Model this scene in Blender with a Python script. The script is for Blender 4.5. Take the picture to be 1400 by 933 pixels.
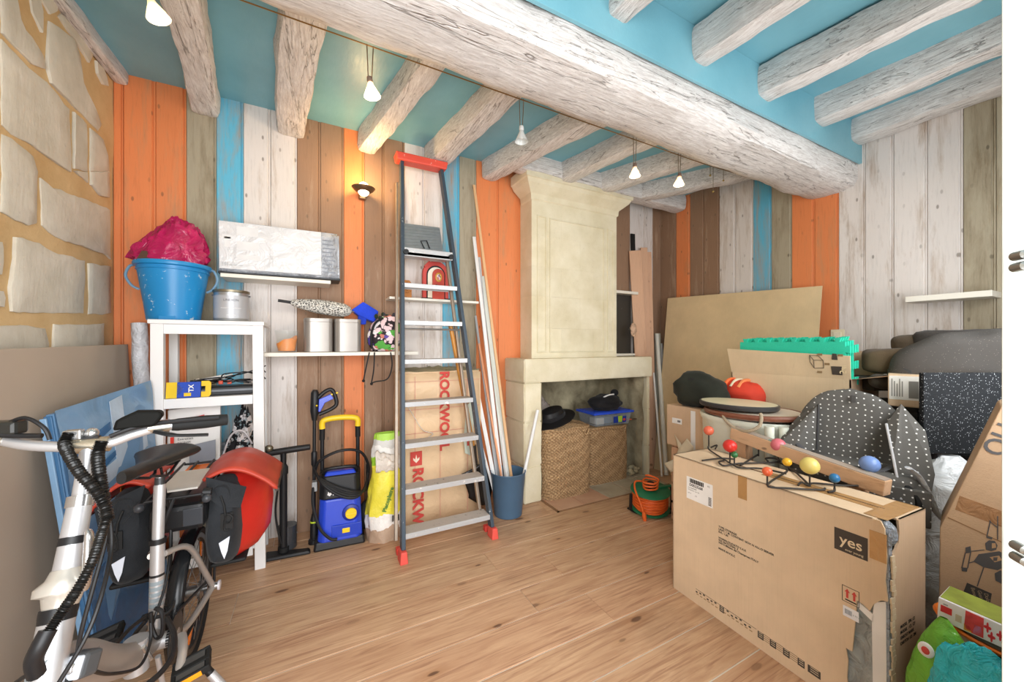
import bpy, bmesh, math, random
from mathutils import Vector, Matrix, noise
random.seed(7)
for _o in list(bpy.data.objects): bpy.data.objects.remove(_o)
SC = bpy.context.scene
COL = SC.collection

# ---------------------------------------------------------------- camera
CAM_H, YAW, FPX, HORIZ = 1.30, math.radians(28.0), 518.0, 471.0
cam_d = bpy.data.cameras.new('camera'); cam = bpy.data.objects.new('camera', cam_d); COL.objects.link(cam)
cam.location = (0, 0, CAM_H); cam.rotation_euler = (math.pi/2, 0, -YAW)
cam_d.sensor_width = 36.0; cam_d.lens = FPX/1400*36.0
cam_d.shift_y = (HORIZ-466.5)/1400.0; cam_d.clip_start = 0.02
SC.camera = cam
# ---------------------------------------------------------------- sky, daylight, added fill, exposure
world = bpy.data.worlds.new('world'); SC.world = world; world.use_nodes = True
_bg = world.node_tree.nodes['Background']; _bg.inputs[0].default_value = (0.93, 0.97, 1.0, 1); _bg.inputs[1].default_value = 1.05
def area_light(name, loc, target, sx, sy, power, col=(1,1,1)):
    d = bpy.data.lights.new(name, 'AREA'); d.shape = 'RECTANGLE'; d.size = sx; d.size_y = sy; d.energy = power; d.color = col
    o = bpy.data.objects.new(name, d); COL.objects.link(o); o.location = loc
    o.rotation_euler = (Vector(target)-Vector(loc)).to_track_quat('-Z', 'Y').to_euler(); return o
area_light('doorway_daylight', (-0.10, -0.75, 1.45), (0.45, 3.0, 1.55), 1.6, 2.3, 74, (0.97, 0.985, 1.0))
area_light('right_fill_light', (2.2, -.06, 1.62), (2.2, 3.0, 1.7), 1.3, 1.3, 26, (0.97, 0.985, 1.0))  # added fill lamp to brighten the right wall; no known source there
SC.view_settings.view_transform = 'Standard'; SC.view_settings.look = 'None'
SC.view_settings.gamma = 1.0; SC.view_settings.use_curve_mapping = False
SC.view_settings.exposure = 0.45

# ---------------------------------------------------------------- photo geometry: a pixel as a ray into the room
_c, _s = math.cos(YAW), math.sin(YAW)
def ray(u, v):
    x = (u-700.0)/FPX; return Vector((x*_c+_s, -x*_s+_c, -(v-HORIZ)/FPX))
O = Vector((0, 0, CAM_H))
def at_t(u, v, t): return O + ray(u, v)*t
def on_z(u, v, z=0.0): d = ray(u, v); return O + d*((z-CAM_H)/d.z)
def on_y(u, v, y): d = ray(u, v); return O + d*(y/d.y)
def on_x(u, v, x): d = ray(u, v); return O + d*(x/d.x)

# ---------------------------------------------------------------- mesh builder
def frame(ax, ay, loc=(0,0,0)):
    """matrix with x axis ax, y axis near ay, origin loc"""
    x = Vector(ax).normalized(); z = x.cross(Vector(ay)).normalized(); y = z.cross(x)
    m = Matrix((x, y, z)).transposed().to_4x4(); m.translation = Vector(loc); return m
def zframe(z, loc=(0,0,0)):
    z = Vector(z).normalized(); a = Vector((1,0,0)) if abs(z.x) < .9 else Vector((0,1,0))
    y = z.cross(a).normalized(); x = y.cross(z)
    m = Matrix((x, y, z)).transposed().to_4x4(); m.translation = Vector(loc); return m
def rz(a, loc=(0,0,0)): return Matrix.Translation(Vector(loc)) @ Matrix.Rotation(a, 4, 'Z')
class MB:
    def __init__(s): s.v = []; s.f = []; s.mi = []
    def add(s, vs, fs, M=None, mi=0):
        n = len(s.v)
        for p in vs: s.v.append((M @ Vector(p)) if M is not None else Vector(p))
        for f in fs: s.f.append([n+i for i in f]); s.mi.append(mi)
        return s
    def box(s, x0, x1, y0, y1, z0, z1, M=None, mi=0, top=None):
        """top=(dx,dy): taper of the top on each side"""
        tx, ty = top or (0, 0)
        vs = [(x0,y0,z0),(x1,y0,z0),(x1,y1,z0),(x0,y1,z0),(x0+tx,y0+ty,z1),(x1-tx,y0+ty,z1),(x1-tx,y1-ty,z1),(x0+tx,y1-ty,z1)]
        return s.add(vs, [(3,2,1,0),(4,5,6,7),(0,1,5,4),(1,2,6,5),(2,3,7,6),(3,0,4,7)], M, mi)
    def hexa(s, bot, top, mi=0):
        return s.add(list(bot)+list(top), [(3,2,1,0),(4,5,6,7),(0,1,5,4),(1,2,6,5),(2,3,7,6),(3,0,4,7)], None, mi)
    def beam(s, a, b, w, h, up=(0,0,1), mi=0):
        a = Vector(a); b = Vector(b); d = (b-a); L = d.length; d.normalize()
        x = d.cross(Vector(up)); x = x.normalized() if x.length > 1e-6 else Vector((1,0,0)); z = x.cross(d)
        M = Matrix((x, d, z)).transposed().to_4x4(); M.translation = a
        return s.box(-w/2, w/2, 0, L, -h/2, h/2, M, mi)
    def prism(s, poly, d0, d1, M=None, mi=0):
        n = len(poly)
        ar = sum(poly[i][0]*poly[(i+1)%n][1]-poly[(i+1)%n][0]*poly[i][1] for i in range(n))
        if (ar < 0) != (d1 < d0): poly = poly[::-1]
        vs = [(p[0],p[1],d0) for p in poly]+[(p[0],p[1],d1) for p in poly]
        fs = [tuple(range(n-1,-1,-1)), tuple(range(n,2*n))]+[(i,(i+1)%n,n+(i+1)%n,n+i) for i in range(n)]
        return s.add(vs, fs, M, mi)
    def tube(s, path, r, seg=8, closed=False, caps=True, mi=0, flat=1.0):
        P = [Vector(p) for p in path]; n = len(P); rr = r if hasattr(r, '__len__') else [r]*n
        base = len(s.v); nrm = None
        for i in range(n):
            if closed: d = P[(i+1)%n]-P[i-1]
            else: d = P[min(i+1,n-1)]-P[max(i-1,0)]
            d = d.normalized() if d.length > 1e-9 else Vector((0,0,1))
            if nrm is None:
                a = Vector((0,0,1)) if abs(d.z) < .9 else Vector((1,0,0)); nrm = (a - d*a.dot(d)).normalized()
            else:
                nrm = nrm - d*nrm.dot(d)
                nrm = nrm.normalized() if nrm.length > 1e-6 else d.orthogonal().normalized()
            b = d.cross(nrm)
            for k in range(seg):
                t = 2*math.pi*k/seg; s.v.append(P[i]+(nrm*math.cos(t)*flat+b*math.sin(t))*rr[i])
        m = n if closed else n-1
        for i in range(m):
            for k in range(seg):
                a0 = base+i*seg+k; a1 = base+i*seg+(k+1)%seg; j = (i+1)%n
                b0 = base+j*seg+k; b1 = base+j*seg+(k+1)%seg
                s.f.append([a0,a1,b1,b0]); s.mi.append(mi)
        if caps and not closed:
            s.f.append([base+k for k in range(seg-1,-1,-1)]); s.mi.append(mi)
            s.f.append([base+(n-1)*seg+k for k in range(seg)]); s.mi.append(mi)
        return s
    def lathe(s, prof, M=None, seg=24, mi=0, sx=1.0, sy=1.0, a0=0.0, a1=None, wob=0.0, capb=False, capt=False):
        full = a1 is None; a1 = a0+2*math.pi if full else a1
        n = seg if full else seg+1; vs = []; fs = []
        for (r, z) in prof:
            for k in range(n):
                t = a0+(a1-a0)*k/seg; q = 1+(wob*noise.noise(Vector((math.cos(t)*2,math.sin(t)*2,z*9))) if wob else 0)
                vs.append((r*q*math.cos(t)*sx, r*q*math.sin(t)*sy, z))
        for i in range(len(prof)-1):
            for k in range(seg):
                k2 = (k+1)%n
                fs.append((i*n+k, i*n+k2, (i+1)*n+k2, (i+1)*n+k))
        if capb: fs.append(tuple(range(n-1,-1,-1)))
        if capt: fs.append(tuple((len(prof)-1)*n+k for k in range(n)))
        return s.add(vs, fs, M, mi)
    def ball(s, c, rx, ry=None, rz_=None, seg=16, rings=10, M=None, mi=0, fn=None):
        ry = rx if ry is None else ry; rz_ = rx if rz_ is None else rz_
        vs = []; fs = []
        for i in range(rings+1):
            p = math.pi*i/rings
            for k in range(seg):
                t = 2*math.pi*k/seg; d = Vector((math.sin(p)*math.cos(t), math.sin(p)*math.sin(t), -math.cos(p)))
                q = fn(d) if fn else 1.0
                vs.append(Vector(c)+Vector((d.x*rx*q, d.y*ry*q, d.z*rz_*q)))
        for i in range(rings):
            for k in range(seg):
                k2 = (k+1)%seg; fs.append((i*seg+k, i*seg+k2, (i+1)*seg+k2, (i+1)*seg+k))
        return s.add(vs, fs, M, mi)
    def grid(s, fn, nu, nv, M=None, mi=0, close_u=False):
        vs = []; fs = []; w = nu if close_u else nu+1
        for j in range(nv+1):
            for i in range(w): vs.append(fn(i/nu, j/nv))
        for j in range(nv):
            for i in range(nu):
                i2 = (i+1)%w; fs.append((j*w+i, j*w+i2, (j+1)*w+i2, (j+1)*w+i))
        return s.add(vs, fs, M, mi)
    def build(s, name, mat, parent=None, smooth=False, bevel=0.0, sub=0, solid=0.0, bseg=2, fix=True):
        me = bpy.data.meshes.new(name); me.from_pydata([tuple(p) for p in s.v], [], s.f)
        mats = mat if isinstance(mat, (list, tuple)) else [mat]
        for m in mats: me.materials.append(m)
        if len(mats) > 1:
            for p, i in zip(me.polygons, s.mi): p.material_index = i
        bm = bmesh.new(); bm.from_mesh(me); bmesh.ops.remove_doubles(bm, verts=bm.verts, dist=1e-6)
        if fix: bmesh.ops.recalc_face_normals(bm, faces=bm.faces)
        bm.to_mesh(me); bm.free()
        if smooth:
            me.polygons.foreach_set('use_smooth', [True]*len(me.polygons))
        o = bpy.data.objects.new(name, me); COL.objects.link(o)
        if solid:
            m = o.modifiers.new('solid', 'SOLIDIFY'); m.thickness = solid; m.offset = 0
        if sub:
            m = o.modifiers.new('sub', 'SUBSURF'); m.levels = sub; m.render_levels = sub
        if bevel:
            m = o.modifiers.new('bevel', 'BEVEL'); m.width = bevel; m.segments = bseg; m.limit_method = 'ANGLE'; m.angle_limit = math.radians(40)
            if smooth: pass
        if smooth and not sub:
            try: me.set_sharp_from_angle(angle=math.radians(42))
            except Exception: pass
        if parent is not None: put(o, parent)
        return o
def put(o, parent):
    o.parent = parent
    if parent.type == 'EMPTY': o.matrix_parent_inverse = Matrix.Translation(-parent.location)
def tag(o, label=None, cat=None, group=None, kind=None):
    if label: o['label'] = label
    if cat: o['category'] = cat
    if group: o['group'] = group
    if kind: o['kind'] = kind
    return o
def thing(name, label, cat, loc, group=None):
    o = bpy.data.objects.new(name, None); COL.objects.link(o); o.location = Vector(loc); o.empty_display_size = .05
    return tag(o, label, cat, group)
def struct(name, loc=(0,0,0)):
    o = bpy.data.objects.new(name, None); COL.objects.link(o); o.location = Vector(loc); o['kind'] = 'structure'; return o
def text_mesh(name, body, size, M, mat, parent=None, extrude=0.0004, align='LEFT', bold=0.0, sx=1.0):
    c = bpy.data.curves.new(name, 'FONT'); c.body = body; c.size = size; c.extrude = extrude; c.align_x = align; c.offset = bold
    c.resolution_u = 3
    t = bpy.data.objects.new(name, c); COL.objects.link(t)
    dg = bpy.context.evaluated_depsgraph_get(); me = bpy.data.meshes.new_from_object(t.evaluated_get(dg))
    bpy.data.objects.remove(t); me.transform(M @ Matrix.Diagonal((sx,1,1,1)))
    me.materials.clear(); me.materials.append(mat)
    o = bpy.data.objects.new(name, me); COL.objects.link(o)
    if parent is not None: put(o, parent)
    return o
def smoothpath(pts, n=6, closed=False):
    P = [Vector(p) for p in pts]; out = []; m = len(P)
    for i in range(m if closed else m-1):
        if closed: p0, p1, p2, p3 = P[i-1], P[i], P[(i+1)%m], P[(i+2)%m]
        else: p0, p1, p2, p3 = P[max(i-1,0)], P[i], P[i+1], P[min(i+2,m-1)]
        for k in range(n):
            t = k/n; out.append(.5*((2*p1)+(p2-p0)*t+(2*p0-5*p1+4*p2-p3)*t*t+(3*p1-p0-3*p2+p3)*t**3))
    if not closed: out.append(P[-1])
    return out
def nz(p, s=1.0, seed=0.0): return noise.noise(Vector(p)*s+Vector((seed, seed*1.7, -seed)))

# ---------------------------------------------------------------- materials
def lin(h):
    h = h.lstrip('#'); c = [int(h[i:i+2],16)/255 for i in (0,2,4)]
    return tuple(((x+.055)/1.055)**2.4 if x > .04045 else x/12.92 for x in c)+(1,)
class NT:
    def __init__(s, name):
        s.m = bpy.data.materials.new(name); s.m.use_nodes = True; s.t = s.m.node_tree
        s.b = s.t.nodes['Principled BSDF']; s.tc = s.n('ShaderNodeTexCoord')
    def n(s, t, **kw):
        x = s.t.nodes.new(t)
        for k, v in kw.items(): setattr(x, k, v)
        return x
    def l(s, a, b): s.t.links.new(a, b)
    def mapping(s, scale=(1,1,1), loc=(0,0,0), rot=(0,0,0), src='Object'):
        m = s.n('ShaderNodeMapping'); m.inputs['Scale'].default_value = scale; m.inputs['Location'].default_value = loc; m.inputs['Rotation'].default_value = rot
        s.l(s.tc.outputs[src], m.inputs[0]); return m.outputs[0]
    def rand_vec(s, vec, amt=7.0):
        oi = s.n('ShaderNodeObjectInfo'); a = s.n('ShaderNodeVectorMath', operation='ADD'); m = s.n('ShaderNodeMath', operation='MULTIPLY'); m.inputs[1].default_value = amt
        s.l(oi.outputs['Random'], m.inputs[0]); s.l(vec, a.inputs[0]); s.l(m.outputs[0], a.inputs[1]); return a.outputs[0]
    def noise(s, vec, scale, detail=4, rough=.55, dist=0.0):
        x = s.n('ShaderNodeTexNoise'); x.inputs['Scale'].default_value = scale; x.inputs['Detail'].default_value = detail
        x.inputs['Roughness'].default_value = rough; x.inputs['Distortion'].default_value = dist; s.l(vec, x.inputs['Vector']); return x.outputs['Fac']
    def ramp(s, f, p0, p1, c0=(0,0,0,1), c1=(1,1,1,1)):
        x = s.n('ShaderNodeValToRGB'); e = x.color_ramp.elements; e[0].position = p0; e[1].position = p1; e[0].color = c0; e[1].color = c1
        s.l(f, x.inputs[0]); return x.outputs[0]
    def mix(s, f, a, b, mode='MIX'):
        x = s.n('ShaderNodeMix', data_type='RGBA', blend_type=mode)
        for sock, val in ((x.inputs[0], f), (x.inputs[6], a), (x.inputs[7], b)):
            if hasattr(val, 'is_linked'): s.l(val, sock)
            else: sock.default_value = val
        return x.outputs[2]
    def math(s, op, a, b=None):
        x = s.n('ShaderNodeMath', operation=op)
        for sock, val in ((x.inputs[0], a), (x.inputs[1], b)):
            if val is None: continue
            if hasattr(val, 'is_linked'): s.l(val, sock)
            else: sock.default_value = val
        return x.outputs[0]
    def vary(s, col, amt=.12):
        oi = s.n('ShaderNodeObjectInfo'); h = s.n('ShaderNodeHueSaturation')
        v = s.math('MULTIPLY_ADD', oi.outputs['Random'], amt); v.node.inputs[2].default_value = 1-amt/2
        s.l(v, h.inputs['Value'])
        if hasattr(col, 'is_linked'): s.l(col, h.inputs['Color'])
        else: h.inputs['Color'].default_value = col
        return h.outputs[0]
    def out(s, col, rough=.6, metal=0.0, bump=None, bstr=.2, bdist=.01, spec=.4):
        if hasattr(col, 'is_linked'): s.l(col, s.b.inputs['Base Color'])
        else: s.b.inputs['Base Color'].default_value = col
        if hasattr(rough, 'is_linked'): s.l(rough, s.b.inputs['Roughness'])
        else: s.b.inputs['Roughness'].default_value = rough
        s.b.inputs['Metallic'].default_value = metal; s.b.inputs['Specular IOR Level'].default_value = spec
        if bump is not None:
            x = s.n('ShaderNodeBump'); x.inputs['Strength'].default_value = bstr; x.inputs['Distance'].default_value = bdist
            s.l(bump, x.inputs['Height']); s.l(x.outputs[0], s.b.inputs['Normal'])
        return s.m
_cache = {}
def cached(fn):
    def w(*a, **k):
        key = (fn.__name__, a, tuple(sorted(k.items())))
        if key not in _cache: _cache[key] = fn(*a, **k)
        return _cache[key]
    return w
@cached
def plain(col, rough=.5, metal=0.0, var=.06, nscale=8.0, bump=0.0, bscale=40.0, spec=.4, coat=0.0):
    """one colour with faint mottling and optional fine relief"""
    t = NT('surface_'+col.strip('#')); v = t.mapping()
    c = lin(col); n = t.noise(v, nscale, 3)
    c2 = tuple(min(1, x*(1+var)) for x in c[:3])+(1,); c1 = tuple(x*(1-var) for x in c[:3])+(1,)
    cc = t.ramp(n, .3, .7, c1, c2)
    b = t.noise(v, bscale, 4) if bump else None
    m = t.out(cc, rough, metal, b, bump, .01, spec)
    if coat: t.b.inputs['Coat Weight'].default_value = coat; t.b.inputs['Coat Roughness'].default_value = .15
    return m
@cached
def painted_wood(col, under, axis='Z', wear=.5, knots=True, rough=.6, streak=.5):
    t = NT('painted_wood_'+col.strip('#')); S = {'X':(1,14,14),'Y':(14,1,14),'Z':(14,14,1)}[axis]
    v = t.rand_vec(t.mapping(S), 9.0); vs = t.rand_vec(t.mapping(tuple(x*.35 if x > 1 else x*.7 for x in S)), 5.0)
    g = t.noise(v, 7.0, 6, .65, .4); w = t.noise(vs, 2.2, 6, .7, .3)
    wr = t.ramp(w, .62-.25*wear, .80-.2*wear)
    gr = t.ramp(g, .35, .68)
    f = t.math('MULTIPLY', wr, t.math('MULTIPLY_ADD', gr, .7)); f.node.inputs[1].default_value = streak
    c = t.mix(f, t.vary(lin(col), .10), lin(under))
    c = t.mix(t.math('MULTIPLY', t.ramp(g, .52, .78), .38), c, tuple(x*.55 for x in lin(col)[:3])+(1,))
    if knots:
        sp = t.n('ShaderNodeSeparateXYZ'); t.l(t.mapping(), sp.inputs[0]); i = 'XYZ'.index(axis); o_ = [q for q in range(3) if q != i]
        cb = t.n('ShaderNodeCombineXYZ'); t.l(t.math('MULTIPLY', t.math('ADD', sp.outputs[o_[0]], sp.outputs[o_[1]]), 11.0), cb.inputs[0]); t.l(t.math('MULTIPLY', sp.outputs[i], 5.0), cb.inputs[1])
        k = t.n('ShaderNodeTexVoronoi', voronoi_dimensions='2D'); k.inputs['Scale'].default_value = 1.0; t.l(t.rand_vec(cb.outputs[0], 13.0), k.inputs['Vector'])
        sc2 = t.n('ShaderNodeSeparateColor'); t.l(k.outputs['Color'], sc2.inputs[0])
        kr = t.math('MULTIPLY', t.ramp(k.outputs['Distance'], .045, .085, (1,1,1,1), (0,0,0,1)), t.ramp(sc2.outputs[0], .50, .90))
        c = t.mix(t.math('MULTIPLY', kr, .65), c, tuple(x*.28 for x in lin(under)[:3])+(1,))
    return t.out(c, rough, 0, g, .25, .004)
@cached
def cardboard(col='#C9A87C', flute='Z', rough=.75):
    t = NT('cardboard_'+col.strip('#')); v = t.mapping()
    n = t.noise(v, 5, 5, .6); f = t.noise(t.mapping({'Z':(90,90,1.5),'X':(1.5,90,90),'Y':(90,1.5,90)}[flute]), 2.0, 2)
    c = t.mix(t.ramp(n, .3, .72), tuple(x*.90 for x in lin(col)[:3])+(1,), tuple(min(1,x*1.06) for x in lin(col)[:3])+(1,))
    c = t.mix(t.math('MULTIPLY', t.ramp(f, .5, .75), .10), c, tuple(x*.6 for x in lin(col)[:3])+(1,))
    return t.out(c, rough, 0, t.math('ADD', f, n), .15, .006, .3)
@cached
def fabric(col, col2=None, rough=.95, scale=260.0, speck=0.0):
    t = NT('fabric_'+col.strip('#')); v = t.mapping(); n = t.noise(v, scale, 2); m = t.noise(v, 7, 4)
    c = t.mix(t.ramp(m, .35, .7), lin(col), lin(col2 or col))
    c = t.mix(t.math('MULTIPLY', t.ramp(n, .45, .7), .35), c, tuple(min(1, x*1.7+.006) for x in lin(col)[:3])+(1,))
    m_ = t.out(c, rough, 0, n, .35, .004, .2); t.b.inputs['Sheen Weight'].default_value = .08; return m_
@cached
def specks(col, spot, scale=70.0, thr=.16, rough=.85):
    t = NT('speckled_'+col.strip('#')); v = t.mapping(); k = t.n('ShaderNodeTexVoronoi'); k.inputs['Scale'].default_value = scale; t.l(v, k.inputs['Vector'])
    sep = t.n('ShaderNodeSeparateColor'); t.l(k.outputs['Color'], sep.inputs[0])
    on = t.math('MULTIPLY', t.ramp(k.outputs['Distance'], thr, thr+.06, (1,1,1,1), (0,0,0,1)), t.ramp(sep.outputs[0], .40, .45))
    return t.out(t.mix(on, lin(col), lin(spot)), rough, 0, t.noise(v, 220, 2), .3, .003, .3)
@cached
def polka(col, spot, pitch=.03, r=.10, axis=(1,0,0)):
    t = NT('dotted_fabric'); v = t.mapping(); dt = t.n('ShaderNodeVectorMath', operation='DOT_PRODUCT'); dt.inputs[1].default_value = axis; t.l(v, dt.inputs[0]); sp = t.n('ShaderNodeSeparateXYZ'); t.l(v, sp.inputs[0])
    cb = t.n('ShaderNodeCombineXYZ'); t.l(dt.outputs['Value'], cb.inputs[0]); t.l(t.math('ADD', sp.outputs[2], t.math('MULTIPLY', sp.outputs[0], .25)), cb.inputs[1]); v2 = cb.outputs[0]
    k = t.n('ShaderNodeTexVoronoi', voronoi_dimensions='2D'); k.inputs['Scale'].default_value = 1/pitch; k.inputs['Randomness'].default_value = .35; t.l(v2, k.inputs['Vector'])
    on = t.ramp(k.outputs['Distance'], r, r+.06, (1,1,1,1), (0,0,0,1))
    return t.out(t.mix(on, lin(col), lin(spot)), .92, 0, t.noise(v, 300, 2), .25, .003, .2)
@cached
def metal(col='#C8C8CA', rough=.3, brushed=None, scratches=0.0, paint='#F2F0EC'):
    t = NT('metal_'+col.strip('#')); v = t.mapping(); n = t.noise(t.mapping({'X':(1,60,60),'Z':(60,60,1),None:(9,9,9)}[brushed]), 3, 3)
    c = t.mix(t.ramp(n, .3, .7), tuple(x*.88 for x in lin(col)[:3])+(1,), lin(col))
    if scratches:
        w = t.noise(v, 26, 6, .7); c = t.mix(t.ramp(w, .66-.2*scratches, .70-.2*scratches), c, lin(paint))
    return t.out(c, rough, 0.85 if not scratches else .3, n, .08, .003, .5)
@cached
def film(col, alpha=.35, rough=.12, tint=None):
    """thin clear plastic"""
    t = NT('clear_plastic_'+col.strip('#')); v = t.mapping(); n = t.noise(v, 14, 3)
    m = t.out(lin(col), rough, 0, n, .25, .01, .6)
    t.b.inputs['Alpha'].default_value = alpha; return m
@cached
def glossy_film(col, rough=.22, bump=.5, scale=11.0, var=.12):
    t = NT('plastic_film_'+col.strip('#')); v = t.mapping(); n = t.noise(v, scale, 4, .55, .8)
    c = t.mix(t.ramp(n, .3, .7), tuple(x*(1-var) for x in lin(col)[:3])+(1,), tuple(min(1,x*(1+var)) for x in lin(col)[:3])+(1,))
    return t.out(c, rough, 0, n, bump, .03, .5)
@cached
def splashed(col, spot='#E8E6E0', amt=.5, rough=.45, scale=22.0):
    """plastic or paint with dried splashes"""
    t = NT('splashed_'+col.strip('#')); v = t.mapping(); n = t.noise(v, scale, 6, .68); b = t.noise(v, 3, 2)
    c = t.mix(t.ramp(b, .3, .7), tuple(x*.88 for x in lin(col)[:3])+(1,), lin(col))
    c = t.mix(t.math('MULTIPLY', t.ramp(n, .70-.14*amt, .74-.14*amt), .85), c, lin(spot))
    return t.out(c, rough, 0, n, .05, .002, .45)
@cached
def glow(col, strength):
    t = NT('glow'); t.b.inputs['Base Color'].default_value = lin(col); t.b.inputs['Emission Color'].default_value = lin(col)
    t.b.inputs['Emission Strength'].default_value = strength; return t.m
INK = plain('#2E2A28', .8, var=.02); WHITE = plain('#E9E8E6', .45, var=.02); BLACKP = plain('#1B1B1D', .45); BLACKR = plain('#161616', .7)
RED_INK = plain('#C8473F', .7, var=.03)
# ================================================================ ROOM SHELL
XL, XR, YB, ZC = -1.0, 3.5, 3.0, 2.87
YN = 0.10          # room side of the near wall (the camera stands in its doorway)
P_ORANGE = painted_wood('#DE8450', '#C08A62', 'Z', .35, True, .55, .35)
P_GREY = painted_wood('#A89E88', '#82745C', 'Z', .55, True, .7, .7)
P_BLUE = painted_wood('#5FB2D0', '#A98F78', 'Z', .75, False, .6, 1.0)
P_WHITE = painted_wood('#D9D2CD', '#A8937F', 'Z', .45, True, .6, .5)
P_BROWN = painted_wood('#93745C', '#B39A82', 'Z', .30, True, .65, .5)
PK = {'o': P_ORANGE, 'g': P_GREY, 'b': P_BLUE, 'w': P_WHITE, 'n': P_BROWN}
@cached
def floor_pine():
    t = NT('floor_pine'); v = t.rand_vec(t.mapping((.9, 9, 9)), 11.0)
    g = t.noise(v, 3.2, 7, .62, 1.2); fine = t.noise(t.rand_vec(t.mapping((3,70,70)), 5), 2.2, 4)
    c = t.ramp(g, .30, .72, lin('#B58D6C'), lin('#DDB994')); c = t.vary(c, .26)
    c = t.mix(t.math('MULTIPLY', t.ramp(fine, .5, .75), .22), c, lin('#A97B55'))
    oi = t.n('ShaderNodeObjectInfo'); c = t.mix(t.math('MULTIPLY', oi.outputs['Random'], .38), c, lin('#A3745C'))
    fg = t.noise(t.rand_vec(t.mapping((.55, 15, 15)), 9), 2.4, 3, .5, 2.2); c = t.mix(t.math('MULTIPLY', t.ramp(fg, .54, .66), .55), c, lin('#8E5F46'))
    vk = t.rand_vec(t.mapping((1.9, 5.2, 5.2)), 14.0)
    k = t.n('ShaderNodeTexVoronoi', voronoi_dimensions='2D'); k.inputs['Scale'].default_value = 1.0; t.l(vk, k.inputs['Vector'])
    sc2 = t.n('ShaderNodeSeparateColor'); t.l(k.outputs['Color'], sc2.inputs[0]); some = t.ramp(sc2.outputs[0], .50, .72); kd = t.math('MULTIPLY', t.math('ADD', k.outputs['Distance'], t.math('MULTIPLY', t.math('SUBTRACT', t.noise(vk, 9.0, 3), .5), .05)), t.math('ADD', .85, sc2.outputs[1]))
    halo = t.math('MULTIPLY', t.ramp(kd, .06, .26, (1,1,1,1), (0,0,0,1)), some); core = t.math('MULTIPLY', t.ramp(kd, .045, .075, (1,1,1,1), (0,0,0,1)), some)
    c = t.mix(t.math('MULTIPLY', halo, .45), c, lin('#A5764F')); c = t.mix(t.math('MULTIPLY', core, .8), c, lin('#523528'))
    st = t.noise(t.mapping((1,1,1)), 1.3, 5, .6); c = t.mix(t.math('MULTIPLY', t.ramp(st, .56, .70), .30), c, lin('#75604A'))
    sc = t.noise(t.mapping((2.5,3,3)), 7.0, 7, .72); c = t.mix(t.math('MULTIPLY', t.ramp(sc, .66, .74), .45), c, lin('#D8CDC4'))
    return t.out(c, t.ramp(st, .3, .7, (.36,.36,.36,1), (.52,.52,.52,1)), 0, fine, .12, .003, .45)
FLOOR_M = floor_pine()
floor = struct('floor', (1.2, 1.5, 0))
MB().box(XL-.05, XR+.1, -.9, YB+.02, -.06, -.004).build('subfloor', plain('#DDD6C8', .8), floor)
ys = [3.0, 2.87, 2.65, 2.42, 2.17, 1.96, 1.755, 1.565, 1.348, 1.144, .932]
while ys[-1] > -.8: ys.append(ys[-1]-.208)
joints = {3:[.95-1.6], 4:[.95], 5:[1.26], 6:[.978], 7:[1.263], 8:[.2], 9:[2.2], 2:[1.6], 1:[-.2]}
jj = {4:[.95], 5:[1.26, -.65], 6:[.978], 7:[1.263, -.5]}
for r in range(len(ys)-1):
    y1, y0 = ys[r], ys[r+1]
    cuts = sorted(jj.get(r, [random.uniform(-.6, .6), random.uniform(1.5, 3.0)]))
    cuts = [XL]+cuts+[XR]
    for a, b in zip(cuts, cuts[1:]):
        dz = random.uniform(-.0012, .0012)
        MB().box(a+.0012, b-.0012, y0+.0026, y1-.0030, -.03, dz).build('plank', FLOOR_M, floor, bevel=.0014, bseg=1)

def wall_planks(root, edges, to_world, z0, z1, cols):
    """edges: list of plank edges along the wall; to_world(a, d, z): a along the wall, d depth towards the room"""
    for (a, b), k in zip(zip(edges, edges[1:]), cols):
        z0r = z0 if not callable(z0) else z0((a+b)/2)
        s = 1 if b > a else -1; lip = min(.014, abs(b-a)*.2)*s; g = .0010*s
        d = random.uniform(0, .003)
        prof = [(a+g, -.02), (a+g, .001+d), (a+g+.003*s, .004+d), (b-g-lip-.003*s, .004+d), (b-g-lip, -.001+d), (b-g-lip*.8, -.004+d), (b-g-lip*.5, .001+d), (b-g, .0005+d), (b-g, -.02)]
        vs = [to_world(p[0], p[1], z) for z in (z0r, z1) for p in prof]; n = len(prof)
        fs = [tuple(range(n)), tuple(range(2*n-1, n-1, -1))]+[(i, i+n, (i+1)%n+n, (i+1)%n) for i in range(n)]
        MB().add(vs, fs).build('plank', PK[k], root)
# back wall (faces the camera), boarded in painted planks
wall_back = struct('wall_back', (1.2, YB, 0))
bu = [150,169,213,255,296,333,370,406,438,470,498,525,553,580,605,628,651,681,713]
bc = list('ooogbwwnnonnwwbgoo')
be = [XL]+[on_y(u, 471, YB).x for u in bu[1:-1]]+[1.70]
wall_planks(wall_back, be, lambda a, d, z: (a, YB-d, z), 0.0, ZC, bc)
ne = [2.60]+[on_y(u, 471, YB).x for u in (861, 879, 892)]+[XR]
wall_planks(wall_back, ne, lambda a, d, z: (a, YB-d, z), lambda a: 1.18 if a < 3.0 else 0.0, ZC, list('nwwn'))
MB().box(2.97, 3.02, YB-.004, YB+.02, 0, 1.18).build('plank', P_BROWN, wall_back)
MB().box(XL-.1, 1.70, YB+.02, YB+.15, 0, ZC).box(2.99, XR+.1, YB+.02, YB+.15, 0, ZC).box(2.60, 2.99, YB+.02, YB+.15, 1.25, ZC).box(1.70, 2.60, YB+.02, YB+.15, 1.25, ZC).build('masonry', plain('#8C8474', .9), wall_back)
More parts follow.
